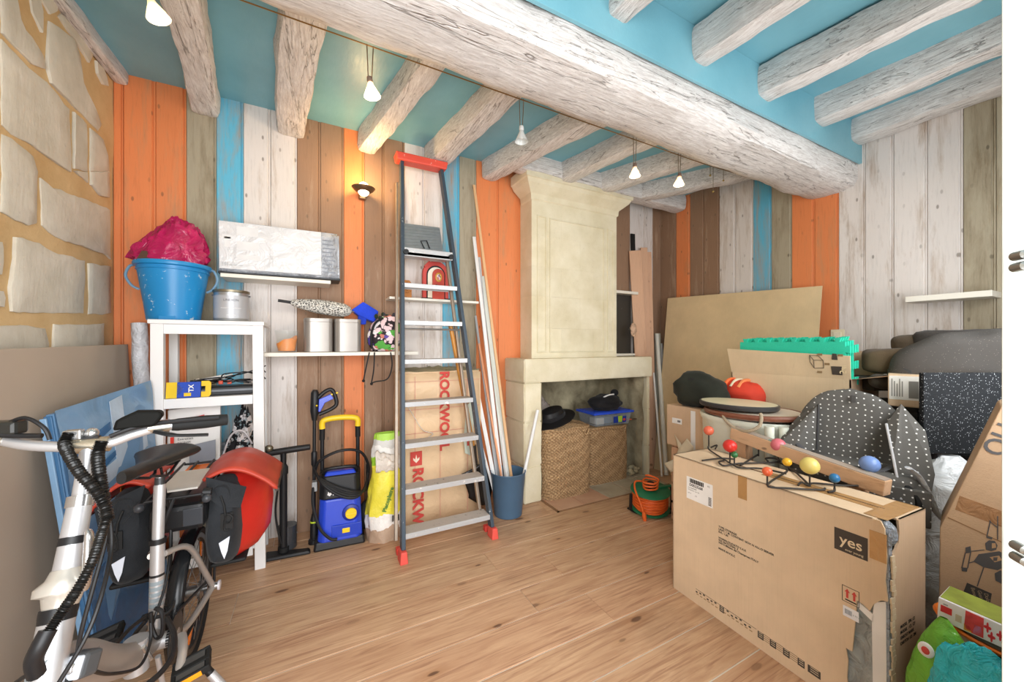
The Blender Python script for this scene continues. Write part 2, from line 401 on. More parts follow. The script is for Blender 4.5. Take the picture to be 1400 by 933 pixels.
# right wall
wall_right = struct('wall_right', (XR, 1.5, 0))
ru = [925,944,963,984,1006,1030,1055,1083,1114,1147,1183,1222,1268,1317]
re_ = [YB]+[on_x(u, 471, XR).y for u in ru]
rc = list('nonnwwbgoowwww'); 
while re_[-1] > YN+.16: re_.append(re_[-1]-.125); rc.append('g' if len(rc) < 17 else 'w')
re_.append(YN); rc.append('g')
wall_planks(wall_right, re_, lambda a, d, z: (XR-d, a, z), 0.0, ZC, rc[:len(re_)-1])
MB().box(XR+.02, XR+.15, YN-.15, YB+.15, 0, ZC).build('masonry', plain('#8C8474', .9), wall_right)
# left wall: limestone blocks in ochre mortar
@cached
def limestone(c1, c2, tool=True):
    t = NT('limestone_'+c1.strip('#')); v = t.mapping(); a = t.noise(v, 4, 5, .6); tl = t.noise(t.mapping((40, 34, 11), rot=(.5,0,0)), 1.6, 3, .6); p = t.noise(v, 55, 4, .6)
    c = t.ramp(a, .3, .72, lin(c1), lin(c2))
    c = t.mix(t.math('MULTIPLY', t.ramp(p, .62, .8), .35), c, tuple(x*.55 for x in lin(c1)[:3])+(1,))
    return t.out(t.vary(c, .08), .9, 0, t.math('ADD', tl if tool else p, a), .35 if tool else .3, .008, .2)
STONE_L = limestone('#C0BAAA', '#DAD5C8'); MORTAR = limestone('#C2A273', '#D8BD90', False)
wall_left = struct('wall_left', (XL, 1.5, 0))
def mor(i, j):
    y, z = -.3+3.4*i, ZC*j; return (XL-.002+.010*nz((0,y,z), 3.0), y, z)
MB().grid(mor, 60, 50).build('mortar', MORTAR, wall_left, smooth=True)
MB().box(XL-.2, XL-.02, -.3, YB+.15, 0, ZC).build('masonry', plain('#8C8474', .9), wall_left)
def stone(poly, proud=.007):
    """polygon of (y, z) on the left wall, rounded and dressed"""
    n = len(poly); cy = sum(p[0] for p in poly)/n; cz = sum(p[1] for p in poly)/n
    P = []
    for i in range(n):
        a, b = poly[i], poly[(i+1)%n]; L = math.hypot(b[0]-a[0], b[1]-a[1]); k = max(1, int(L/.035))
        for q in range(k):
            y = a[0]+(b[0]-a[0])*q/k; z = a[1]+(b[1]-a[1])*q/k
            y += .008*nz((3, y, z), 16); z += .008*nz((9, y, z), 16); P.append((y, z))
    m = MB(); N = len(P); vs = []
    for (f, d) in ((1.0, -.012), (1.0, proud*.6), (.965, proud), (.6, proud*1.05)):
        for (y, z) in P:
            yy = cy+(y-cy)*f; zz = cz+(z-cz)*f; vs.append((XL+d+.003*nz((5,yy,zz), 12), yy, zz))
    vs.append((XL+proud*1.05, cy, cz)); fs = []
    for r in range(3):
        for i in range(N): fs.append((r*N+i, r*N+(i+1)%N, (r+1)*N+(i+1)%N, (r+1)*N+i))
    for i in range(N): fs.append((3*N+i, 3*N+(i+1)%N, 4*N))
    m.add(vs, fs).build('stone', STONE_L, wall_left, smooth=True)
C1 = [ [(0,-60),(72,-60),(85,60),(130,160),(232,300),(238,372),(170,350),(60,240),(0,180)],
 [(150,-40),(200,-40),(225,60),(228,180),(170,70)], [(200,-30),(300,-30),(310,60),(262,70)],
 [(262,110),(400,210),(430,300),(450,450),(500,560),(550,680),(530,715),(470,650),(400,580),(280,450),(258,380)],
 [(330,70),(380,110),(480,230),(505,300),(485,340),(400,205),(318,95)], [(0,215),(150,370),(250,450),(375,600),(382,940),(330,905),(140,770),(50,730),(0,680)],
 [(402,610),(466,672),(470,935),(400,925)], [(488,695),(560,765),(585,850),(590,935),(488,935)], [(0,730),(50,750),(175,850),(195,935),(192,1220),(150,1232),(0,1165)],
 [(520,330),(560,370),(588,470),(560,460),(530,400)] ]
C2 = [ [(217,40),(280,90),(400,130),(540,185),(596,212),(600,478),(560,450),(400,395),(300,365),(222,300)], [(400,0),(470,0),(474,58),(430,25)], [(490,0),(592,0),(594,145),(545,130),(490,70)],
 [(75,362),(210,392),(280,442),(458,492),(452,778),(60,774),(56,640),(82,480)], [(482,502),(598,522),(602,780),(476,783)], [(-150,360),(5,390),(10,420),(2,565),(-150,560)],
 [(-150,640),(12,655),(22,690),(12,740),(-150,730)], [(-150,845),(150,845),(238,860),(258,940),(255,1100),(-150,1100)], [(288,842),(565,836),(560,1080),(285,1090)] ]
for base, polys in ((0, C1), (234, C2)):
    for pl in polys:
        pts = [on_x(x/4, base+y/4, XL) for x, y in pl]
        pts = [(min(p.y, YB-.004), min(p.z, ZC-.01)) for p in pts]; stone(pts)
for r, (za, zb) in enumerate(((1.27,1.55),(1.58,1.93),(1.97,2.33),(2.37,2.83))):     # coursed blocks nearer the doorway
    y = 1.86-.1*(r%2)
    while y > -.2:
        w = random.uniform(.32,.55); stone([(y-w+.03,za),(y,za),(y,zb),(y-w+.03,zb)]); y -= w
# near wall and the open door the camera looks past
wall_near = struct('wall_near', (2.2, YN-.06, 0))
MB().box(.92, 1.5, YN-.12, YN, 0, ZC).box(2.9, XR+.1, YN-.12, YN, 0, ZC).box(1.5, 2.9, YN-.12, YN, 0, .95).box(1.5, 2.9, YN-.12, YN, 2.3, ZC).box(.70, .92, YN-.12, YN, 2.25, ZC).box(-.75, .70, YN-.12, YN, 2.42, ZC).box(XL-.1, -.75, YN-.12, YN, 0, ZC).build('plaster', plain('#D9D4CA', .8), wall_near)
win = struct('fill_opening_1', (2.2, YN-.06, .95))  # made-up framed opening around the added fill lamp, out of view
wm = MB()
for x0, x1, z0, z1 in ((1.5,1.56,.95,2.3),(2.84,2.9,.95,2.3),(2.17,2.23,.95,2.3),(1.5,2.9,.95,1.01),(1.5,2.9,2.24,2.3)): wm.box(x0, x1, YN-.09, YN-.03, z0, z1)
wm.build('fill_opening_frame', plain('#EDF0EA', .35, var=.02), win, bevel=.003)
DOORW = plain('#C9CDC5', .35, var=.02)
door = struct('door_1', (.9, .12, 0))
_d = on_z(1369.5, 900, .4); dd = ray(1369, 471)*.5
dx0, dy1 = dd.x, dd.y
MB().prism([(dx0, dy1),(dx0+.004, dy1-.035),(dx0+.018, dy1-.036),(dx0+.020, dy1-.026),(dx0+.034, dy1-.026),(dx0+.036, dy1-.036),(dx0+.115, dy1-.036),(dx0+.115, dy1)], .0, 2.25).build('stile', DOORW, door, bevel=.002)
MB().box(dx0+.115, .93, YN-.10, dy1-.004, 0, 2.25).build('jamb', DOORW, door, bevel=.003)
for v in (357, 757):
    p = at_t(1397, v, .468); hm = MB()
    for dz in (-.007, .007):
        hm.lathe([(0,0),(.006,0),(.006,.016),(.003,.018),(.003,.03),(0,.03)], zframe((-.75,-.66,0), (p.x+.004, p.y+.006, p.z+dz)), 10)
    hm.build('hinge_pin', metal('#8E8F8C', .3), door, smooth=True)

# ---------------------------------------------------------------- ceiling, beams
@cached
def ceiling_paint():
    t = NT('blue_ceiling_paint'); v = t.mapping(); n = t.noise(v, 2.2, 4); f = t.noise(t.mapping((9,3,9)), 6, 5, .6)
    c = t.ramp(n, .3, .7, lin('#6EA6B6'), lin('#80B8C6'))
    return t.out(c, t.ramp(f, .3, .7, (.30,.30,.30,1), (.42,.42,.42,1)), 0, f, .16, .006, .45)
@cached
def limewashed(axis):
    t = NT('limewashed_oak_'+axis); S = {'X':(1,9,9),'Y':(9,1,9)}[axis]; v = t.rand_vec(t.mapping(S), 8); vi = t.mapping()
    g = t.noise(v, 11, 8, .72, .25); pit = t.noise(vi, 110, 5, .7); mask = t.noise(vi, 4.5, 4)
    c = t.ramp(g, .28, .66, lin('#B9B0AB'), lin('#EFECE9'))
    crack = t.noise(t.rand_vec(t.mapping(tuple(x*.55 if x > 1 else .28 for x in S)), 6), 2.0, 5, .55, 1.0)
    cr = t.math('ABSOLUTE', t.math('SUBTRACT', crack, .5)); crk = t.ramp(cr, .002, .006, (1,1,1,1), (0,0,0,1))
    pm = t.math('MULTIPLY', t.ramp(pit, .60, .70), t.ramp(mask, .42, .62))
    c = t.mix(t.math('MULTIPLY', pm, .75), c, lin('#6E5A48')); c = t.mix(t.math('MULTIPLY', crk, .6), c, lin('#54473F'))
    h = t.math('SUBTRACT', t.math('SUBTRACT', g, t.math('MULTIPLY', pm, .5)), crk)
    return t.out(c, .8, 0, h, .6, .012, .25)
CEIL_M = ceiling_paint(); LIME_X, LIME_Y = limewashed('X'), limewashed('Y')
ceiling = struct('ceiling', (1.2, 1.5, ZC))
MB().box(XL-.1, XR+.1, -.35, YB+.1, ZC, ZC+.12).build('ceiling_board', CEIL_M, ceiling)
MB().box(.2, XR, 1.222, 1.240, 2.60, ZC).build('boxing_board', CEIL_M, ceiling, bevel=.002)
def log(name, pts, w, h, mat, parent, seed=0.0, amp=.012, sharp=6.5, rings=26, seg=20):
    """irregular squared trunk: pts are centre points of the underside; h upward"""
    P = smoothpath(pts, max(2, rings//(len(pts)-1))); L = len(P); m = MB(); vs = []; fs = []
    for i, p in enumerate(P):
        d = (P[min(i+1,L-1)]-P[max(i-1,0)]).normalized(); x = d.cross(Vector((0,0,1))).normalized()
        ww = w[0]+(w[1]-w[0])*i/(L-1) if isinstance(w, tuple) else w
        e = .93 if i in (0, L-1) else 1.0
        for k in range(seg):
            t = 2*math.pi*(k+.5)/seg; c, s = math.cos(t), math.sin(t); r = 1/(abs(c)**sharp+abs(s)**sharp)**(1/sharp)
            q = Vector(p)+x*(c*r*ww/2*e)+Vector((0,0,h/2+s*r*h/2*e))
            n1 = nz((q.x*(.6 if abs(d.x) < .5 else .8), q.y, q.z), 7, seed)*amp+nz(q, 24, seed+3)*amp*.28+nz(q, 2.0, seed+5)*amp*1.1
            rad = (x*c+Vector((0,0,s))).normalized(); vs.append(q+rad*n1)
    for i in range(L-1):
        for k in range(seg): fs.append((i*seg+k, i*seg+(k+1)%seg, (i+1)*seg+(k+1)%seg, (i+1)*seg+k))
    fs.append(tuple(range(seg))); fs.append(tuple((L-1)*seg+k for k in range(seg)))
    return m.add(vs, fs).build(name, mat, parent, smooth=True)
# main beam along X
def mainb():
    prof = [(1.29,2.89),(1.27,2.68),(1.252,2.600),(1.250,2.50),(1.275,2.462),(1.34,2.447),(1.45,2.442),(1.53,2.450),(1.585,2.474),(1.625,2.53),(1.64,2.62),(1.645,2.89)]
    vs = []; fs = []; N = 90; n = len(prof); m = MB()
    for i in range(N+1):
        x = XL-.02+(XR-XL+.03)*i/N; f = (x-XL)/(XR-XL)
        for k, (y, z) in enumerate(prof):
            w = 0 if k in (0, n-1) else 1
            zz = z+(.045*(1-f)-.012*math.sin(f*3.1))*(1 if 2 < k < 10 else .3)
            p = Vector((x, y, zz)); a = nz((x*.7, y*2, zz*2), 5, 2)*.016+nz(p, 22, 4)*.005+nz((x*.5,k,0), 3, 8)*.010
            if 1 < k < 3: a += .012*nz((x,0,0), 6, 1)
            c = Vector((x, 1.44, 2.66)); r = (p-c).normalized(); vs.append(p+r*a*w)
    for i in range(N):
        for k in range(n-1): fs.append((i*n+k, i*n+k+1, (i+1)*n+k+1, (i+1)*n+k))
    fs.append(tuple(range(n))); fs.append(tuple(N*n+k for k in range(n)))
    m.add(vs, fs).build('main_beam', LIME_X, ceiling, smooth=True)
mainb()
ZJ = 2.715
def joist(a, b, w, seed, zb=ZJ, h=.19, amp=.012):
    a = Vector((a[0], a[1], zb)); b = Vector((b[0], b[1], zb)); mid = (a+b)/2+Vector((.02*math.sin(seed*2.3), 0, .008*math.sin(seed)))
    log('joist', [a, mid, b], w, h, LIME_Y, ceiling, seed, amp)
def ext(e, o, y):            # continue a joist's line to depth y
    f = (y-e.y)/(o.y-e.y); return (e.x+(o.x-e.x)*f, y)
for i, (e, o, w, d) in enumerate((((278,147),(240,0),.15,1.43),((398,184),(424,28),(.17,.20),1.42),((503,206),(590,92),(.125,.135),1.42),((603,220),(690,138),(.15,.16),1.42),((676,242),(806,175),(.13,.14),1.42))):
    a = on_z(*e, CAM_H+d); b = on_z(*o, CAM_H+d); A = ext(a, b, YB-.005); joist(A, ext(a, b, 1.62), w, i+1.0)
log('joist', [(XL+.035, YB-.01, 2.80), (XL+.02, 2.3, 2.80), (XL+.03, 1.6, 2.80)], .06, .09, LIME_Y, ceiling, 11, .008)
log('trimmer_beam', [(1.50, 2.745, 2.735), (2.3, 2.74, 2.725), (XR-.02, 2.73, 2.715)], .14, .16, LIME_X, ceiling, 12, .012)
for i, (e, o, w) in enumerate((((795,240),(895,198),.13),((855,253),(990,212),.13),((908,268),(1024,243),.13))):
    a = on_z(*e, CAM_H+1.42); b = on_z(*o, CAM_H+1.42); joist(ext(a, b, 2.72), ext(a, b, 1.62), w, i+21.0)
for i, (x0, x1, w, zb) in enumerate(((1.165,1.24,.115,2.685),(1.705,1.755,.105,2.690),(2.265,2.37,.12,2.690),(2.885,2.97,.13,2.715),(3.40,3.40,.16,2.715))):
    log('joist', [(x0, 1.232, zb), ((x0+x1)/2+.015, .75, zb), (x1, YN, zb)], w, .17, LIME_Y, ceiling, 31.0+i, .011)
for i, x in enumerate((-.35, .15, .68)):
    log('joist', [(x, 1.232, 2.69), (x, .75, 2.69), (x+.03, YN, 2.69)], .12, .17, LIME_Y, ceiling, 41.0+i, .011)

# ================================================================ FIREPLACE
ASH = limestone('#D4C9A9', '#E8E0C8', False); RUBBLE = limestone('#6F6550', '#CBC0A0', False)
fp = thing('fireplace', 'tall pale limestone fireplace with panelled chimney breast and stone mantel', 'fireplace', (2.24, 2.8, 0))
BX0, BX1, BY = 1.678, 2.647, 2.797
MX0, MX1, MY = 1.517, 2.966, 2.64
rows = [1.17, 1.44, 1.72, 1.98, 2.25, 2.565]
for r, (z0, z1) in enumerate(zip(rows, rows[1:])):
    xs = [BX0]+([1.99, 2.36] if r%2 == 0 else [1.84, 2.20])+[BX1]
    for a, b in zip(xs, xs[1:]):
        MB().box(a+(.0004 if a > BX0 else 0), b-(.0004 if b < BX1 else 0), BY, YB-.006 if BX1-b > .01 else YB-.001, z0+.0004, z1-.0004).build('stone', ASH, fp)
prof = [(0,2.545),(.012,2.555),(.016,2.60),(.045,2.625),(.085,2.66),(.10,2.69),(.112,2.695),(.112,2.775),(-.02,2.775),(-.02,2.545)]
def cornice():
    corners = [((BX0, YB-.03), (-1,0)), ((BX0, BY), (-1,-1)), ((BX1, BY), (1,-1)), ((BX1, YB-.03), (1,0))]
    vs = []; fs = []; n = len(prof)
    for (x, y), (ox, oy) in corners:
        for (o, z) in prof: vs.append((x+ox*o, y+oy*o, z))
    for i in range(3):
        for k in range(n): fs.append((i*n+k, i*n+(k+1)%n, (i+1)*n+(k+1)%n, (i+1)*n+k))
    fs.append(tuple(range(n))); fs.append(tuple(3*n+k for k in range(n)))
    MB().add(vs, fs).build('cornice', ASH, fp, bevel=.002)
cornice()
def panel(u0, v0, u1, v1, name):
    a = on_y(u0, v0, BY); b = on_y(u1, v1, BY); x0, x1, z0, z1 = a.x, b.x, 1.225, a.z; w = .014; m = MB()
    prof_ = [(0,0),(0,.006),(.004,.010),(.010,.010),(.014,.004),(.014,0)]
    cs = [((x0,z0),(1,1)),((x1,z0),(-1,1)),((x1,z1),(-1,-1)),((x0,z1),(1,-1))]; vs = []; n = len(prof_)
    for (x, z), (sx, sz) in cs:
        for (o, d) in prof_: vs.append((x+sx*o, BY-d, z+sz*o))
    fs = [(i*n+k, ((i+1)%4)*n+k, ((i+1)%4)*n+k+1, i*n+k+1) for i in range(4) for k in range(n-1)]
    m.add(vs, fs).build(name, ASH, fp)
panel(734, 294, 747, 459, 'side_moulding'); panel(751, 298, 826, 459, 'panel_moulding'); panel(830, 313, 839, 459, 'side_moulding')
def slab_noise(x0, x1, y0, y1, z0, z1, name, seed, amp=.004, mat=ASH, n=14):
    m = MB(); m.box(x0, x1, y0, y1, z0, z1); o = m.build(name, mat, fp)
    bm = bmesh.new(); bm.from_mesh(o.data); bmesh.ops.bevel(bm, geom=bm.edges[:], offset=.008, segments=2, affect='EDGES')
    bmesh.ops.subdivide_edges(bm, edges=bm.edges[:], cuts=4, use_grid_fill=True)
    for v in bm.verts: v.co += Vector((nz(v.co, 9, seed), nz(v.co, 9, seed+5), nz(v.co, 9, seed+9)))*amp
    bm.to_mesh(o.data); bm.free(); o.data.polygons.foreach_set('use_smooth', [True]*len(o.data.polygons)); o.data.set_sharp_from_angle(angle=.6); return o
slab_noise(MX0, MX1, MY, YB-.005, .985, 1.178, 'mantel', 2)
for z0, z1 in ((0, .30), (.301, .66), (.661, .984)):
    slab_noise(MX0+.01, 1.695, MY+.02, YB-.005, z0, z1, 'jamb_stone', z0*5+1, .004)
    slab_noise(2.935, 2.966, MY+.03, YB-.005, z0, z1, 'jamb_stone', z0*5+3, .003)
def rubble(fn, name):
    MB().grid(fn, 40, 30).build(name, RUBBLE, fp, smooth=True)
rubble(lambda a, b: (1.69+1.26*a, 3.25+.045*nz((a*1.3*5, b*4, 1), 1.3)+.02*nz((a*9, b*8, 3), 1.6), 1.08*b), 'back_lining')
rubble(lambda a, b: (2.916+.03*nz((a*3, b*4, 5), 1.5)-.012, 2.70+.60*a, 1.08*b), 'side_lining')
rubble(lambda a, b: (1.69+.02*nz((a*3, b*4, 7), 1.5), 2.66+.65*a, 1.08*b), 'side_lining')
MB().box(1.66, 2.97, 2.9, 3.35, 1.0, 1.03).box(1.6, 2.99, 3.31, 3.36, -.02, 1.1).box(2.965,3.0,2.99,3.36,-.02,1.1).box(1.62,1.66,2.99,3.36,-.02,1.1).build('flue_back', plain('#5D5546', .95), fp)
TILE = limestone('#B98E72', '#CDA88C', False); TILE2 = limestone('#A39781', '#BDB29C', False)
for j in range(3):
    y0 = 2.43+j*.27; x = 1.71+(.02 if j else 0); i = 0
    while x < 2.9:
        w = min(.255, 2.93-x)
        if w > .06: MB().box(x, x+w-.006, y0, y0+.262, -.015, .006+random.uniform(-.001,.002)).build('tile', TILE if (i+j)%3 < 2 and i < 2 else TILE2, fp, bevel=.003)
        x += .262; i += 1
MB().box(1.685, 1.70, 2.415, 2.66, -.01, .007).box(1.685, 2.94, 2.415, 2.426, -.01, .007).build('hearth_border', plain('#8C6A4C', .6), fp)
# ================================================================ LEFT SIDE
def ibox(m, p, a, b, c, mi=0):     # parallelepiped from corner p with edge vectors a, b, c
    p, a, b, c = map(Vector, (p, a, b, c)); return m.hexa([p, p+a, p+a+b, p+b], [p+c, p+a+c, p+a+b+c, p+b+c], mi)
# big grey board leaning along the stone wall
pb = thing('plasterboard_sheet', 'large plain grey-beige board leaning against the stone wall', 'board', (-.9, 1.8, 0))
m = MB(); a0, a1 = Vector((-.88, .35, 0)), Vector((-.87, 2.93, 0)); t0, t1 = Vector((-.955, .35, 1.255)), Vector((-.925, 2.95, 1.30)); th = Vector((-.013, 0, -.001))
m.hexa([a0+th, a0, a1, a1+th], [t0+th, t0, t1, t1+th]).build('sheet', plain('#B5A696', .75, var=.05, nscale=2.0), pb, bevel=.002)
e0, e1 = Vector((-.87, 2.931, 0)), Vector((-.925, 2.951, 1.30)); m = MB(); m.hexa([e0+th, e0, e0+Vector((0,.003,0)), e0+th+Vector((0,.003,0))], [e1+th, e1, e1+Vector((0,.003,0)), e1+th+Vector((0,.003,0))]).build('edge_tape', plain('#6E6B6A', .6), pb)
# rolled plastic
rp = thing('plastic_roll', 'roll of clear plastic sheet standing in the corner behind the white shelf unit', 'roll', (-.80, 2.88, 0))
a, b = Vector((-.805, 2.88, 0)), on_y(190, 442, 2.93); m = MB(); m.tube([a+(b-a)*i/14+Vector((.003*math.sin(i*2),0,0)) for i in range(15)], .036, 16); m.build('roll', glossy_film('#D3D3D8', .18, .8, 18), rp, smooth=True)
m = MB(); d = (b-a).normalized(); m.tube([b-d*.02, b+d*.002], .026, 14); m.build('core', plain('#B8B3AC', .6), rp)
# blue wrapped panel
bp = thing('blue_wrapped_sheet', 'large flat panel in blue plastic wrap leaning on the grey board', 'panel', (-.80, 2.5, 0))
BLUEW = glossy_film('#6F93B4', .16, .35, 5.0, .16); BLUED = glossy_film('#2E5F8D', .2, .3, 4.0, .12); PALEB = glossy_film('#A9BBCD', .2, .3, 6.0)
b0, b1 = on_z(141, 930), Vector((-.655, 2.585, 0)); T0 = on_y(77, 562, 2.06); T1 = on_y(207, 520, 2.585)
nrm = (b1-b0).cross(T0-b0).normalized(); nrm = nrm if nrm.x < 0 else -nrm
def pt(s, h, d=0.0): return (b0*(1-s)+b1*s)*(1-h)+(T0*(1-s)+T1*s)*h+nrm*d
m = MB(); m.grid(lambda s, h: pt(s, h, .006*nz((s*4, h*4, 0), 1.4)+(.012*max(0, nz((s*9,h,2), 1.5)) if h > .97 else 0)), 26, 26); o = m.build('front_wrap', BLUEW, bp, smooth=True)
m = MB(); m.hexa([pt(0,0,.004), pt(1,0,.004), pt(1,0,.03), pt(0,0,.03)], [pt(0,.99,.008), pt(1,.99,.008), pt(1,.99,.03), pt(0,.99,.03)]).build('panel_core', plain('#5F84A8', .4), bp)
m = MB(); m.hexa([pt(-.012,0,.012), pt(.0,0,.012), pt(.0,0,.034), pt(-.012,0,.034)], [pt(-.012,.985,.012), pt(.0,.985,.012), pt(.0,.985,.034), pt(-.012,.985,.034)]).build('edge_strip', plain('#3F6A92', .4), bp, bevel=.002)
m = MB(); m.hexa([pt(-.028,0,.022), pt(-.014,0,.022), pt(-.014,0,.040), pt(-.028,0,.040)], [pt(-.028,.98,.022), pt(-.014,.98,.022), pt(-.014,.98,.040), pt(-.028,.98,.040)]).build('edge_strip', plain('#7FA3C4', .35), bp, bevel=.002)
def patch(pts, mat, name, d=-.004):
    n = len(pts); vs = [pt(s, h, d) for s, h in pts]+[pt(s, h, d+.002) for s, h in pts]
    MB().add(vs, [tuple(range(n)), tuple(range(2*n-1, n-1, -1))]+[(i,(i+1)%n,n+(i+1)%n,n+i) for i in range(n)]).build(name, mat, bp)
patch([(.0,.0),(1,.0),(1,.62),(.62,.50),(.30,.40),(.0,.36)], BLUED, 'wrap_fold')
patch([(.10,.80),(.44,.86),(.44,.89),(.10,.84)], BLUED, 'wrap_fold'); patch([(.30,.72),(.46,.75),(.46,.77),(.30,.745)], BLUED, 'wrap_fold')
patch([(.46,.60),(.60,.62),(.60,.98),(.46,.97)], PALEB, 'tape_strip'); patch([(.05,.62),(.50,.68),(.50,.74),(.05,.69)], PALEB, 'tape_strip'); patch([(.72,.70),(.86,.72),(.86,.85),(.72,.84)], PALEB, 'tape_strip')

# ---------------------------------------------------------------- white shelf unit
SW = plain('#ECEBEA', .38, var=.015)
su = thing('shelf_unit', 'white wooden open shelf unit standing behind the bicycle', 'shelf', (-.48, 2.78, 0))
ux0, ux1, uy0, uy1, uz = -.735, -.255, 2.615, 2.95, 1.43
for (x, y, w) in ((ux0, uy0, .052), (ux1-.040, uy0, .052), (ux0, uy1-.04, .04), (ux1-.04, uy1-.04, .04)):
    lean = .012 if x > -.5 else 0
    MB().hexa([(x+lean,y,0),(x+w+lean,y,0),(x+w+lean,y+.04,0),(x+lean,y+.04,0)], [(x,y,uz-.02),(x+w,y,uz-.02),(x+w,y+.04,uz-.02),(x,y+.04,uz-.02)]).build('post', SW, su, bevel=.002)
MB().box(ux0-.008, ux1+.018, uy0-.012, uy1, uz-.022, uz).build('top_board', SW, su, bevel=.003)
MB().box(ux0+.052, ux1-.040, uy0+.004, uy0+.024, uz-.075, uz-.022).build('apron', SW, su, bevel=.002)
for z in (1.01, .56, .14):
    MB().box(ux0+.03, ux1-.02, uy0+.012, uy1-.01, z-.018, z).box(ux0+.052, ux1-.038, uy0+.004, uy0+.022, z-.052, z).build('shelf_board', SW, su, bevel=.002)
# ---- blue bucket with pink bag, paint tin
bk = thing('bucket', 'blue plastic builder bucket with white splashes on top of shelf unit', 'bucket', (-.675, 2.77, uz))
Mb = Matrix.Translation((-.680, 2.785, uz+.001)); BB = splashed('#1C86C4', '#C4D4DC', .55, .35, 26)
prof_b = [(0,.0),(.110,.0),(.116,.004),(.128,.10),(.150,.255),(.156,.292),(.167,.296),(.171,.306),(.167,.317),(.155,.318),(.146,.27),(.122,.10),(.108,.012),(0,.012)]
MB().lathe(prof_b, Mb, 40).build('body', BB, bk, smooth=True)
MB().lathe([(.152,.272),(.158,.274),(.158,.281),(.153,.283)], Mb, 40).build('rim_band', BB, bk, smooth=True)
for s in (-1, 1):
    m = MB(); m.tube(smoothpath([(s*.165,0,.302),(s*.184,-.01,.290),(s*.198,-.012,.24),(s*.176,-.008,.19),(s*.146,0,.17)], 5), .0065, 8); m.v = [Mb @ p for p in m.v]; m.build('handle', plain('#6E93AE', .4), bk, smooth=True)
MB().box(-.038, .034, -.118, -.1, .0, .022, Mb).build('foot_lug', BB, bk, bevel=.003)
pk = thing('plastic_bag', 'crumpled magenta plastic bag stuffed into the blue bucket', 'bag', (-.68, 2.785, uz+.2))
def bagfn(d):
    f = abs(nz(d, 3.0, 2)); f2 = abs(nz(d, 6.0, 7))
    return 1+.26*nz(d, 1.5, 4)-.26*f-.10*f2+.10
m = MB(); m.ball((-.685, 2.785, uz+.37), .172, .105, .22, 60, 44, fn=bagfn)
for p in m.v:
    z = (p.z-uz-.30)
    if z > 0: q = min(1, z/.24); p.x = -.69+(p.x+.69)*(1-.35*q)+.05*q-.025
    if p.z < uz+.20: p.z = uz+.20
    dx, dy = p.x+.680, p.y-2.785; rr = math.hypot(dx, dy); lim = .115+.032*max(0, min(1, (p.z-uz)/.25))
    if p.z < uz+.325 and rr > lim-.012: f = (lim-.012)/rr; p.x = -.680+dx*f; p.y = 2.785+dy*f
m.build('bag', glossy_film('#AE1553', .14, .9, 13.0, .25), pk, smooth=True)
m = MB(); c = on_y(197, 349, 2.675); m.hexa([c+Vector(q) for q in ((-.03,-.006,-.028),(.03,-.006,-.028),(.03,0,-.028),(-.03,0,-.028))], [c+Vector(q) for q in ((-.008,-.004,.022),(.012,-.004,.022),(.012,.0,.022),(-.008,0,.022))]).build('printed_tab', plain('#4A2E1E', .5), pk)
tn = thing('paint_tin', 'round silver-grey paint tin on top of white shelf unit', 'paint tin', (-.41, 2.76, uz))
Mt = Matrix.Translation((-.412, 2.755, uz+.001)); TM = metal('#B9BCC0', .35)
MB().lathe([(0,0),(.083,0),(.085,.003),(.085,.172),(.088,.175),(.088,.180),(.080,.182),(.076,.176),(0,.176)], Mt, 40).build('tin', TM, tn, smooth=True)
MB().lathe([(.086,.168),(.0895,.171),(.0895,.182),(.086,.184)], Mt, 40).build('rim', metal('#8F8672', .4), tn, smooth=True)
MB().lathe([(0,.183),(.074,.183),(.078,.181)], Mt, 32).build('lid', metal('#A9A79E', .35), tn, smooth=True)
for s in (-1, 1): MB().ball((-.412+s*.088, 2.75, uz+.155), .006, seg=8, rings=6).build('handle_ear', metal('#77767A', .4), tn, smooth=True)
MB().lathe([(.0856,.02),(.0858,.02),(.0858,.15),(.0856,.15)], Mt, 40).build('label_band', plain('#B4B5B9', .4, metal=.3), tn, smooth=True)
def curved_text(body, size, z, r, ctr, a, mat, par, name='lettering', bold=0.0):
    o = text_mesh(name, body, size, Matrix.Identity(4), mat, None, .0002, 'CENTER', bold)
    for v in o.data.vertices:
        t = a+v.co.x/r; zz = v.co.y; rr = r+v.co.z; v.co = Vector((ctr[0]+rr*math.sin(t), ctr[1]-rr*math.cos(t), z+zz))
    put(o, par); return o
curved_text('LINDION', .018, uz+.118, .0865, (-.412, 2.755), .12, plain('#5B5B5F', .5), tn)
curved_text('WOOD & INTERIOR PAINT', .0085, uz+.075, .0865, (-.412, 2.755), .12, WHITE, tn); curved_text('GREY SATIN', .008, uz+.035, .0865, (-.412, 2.755), .12, WHITE, tn)
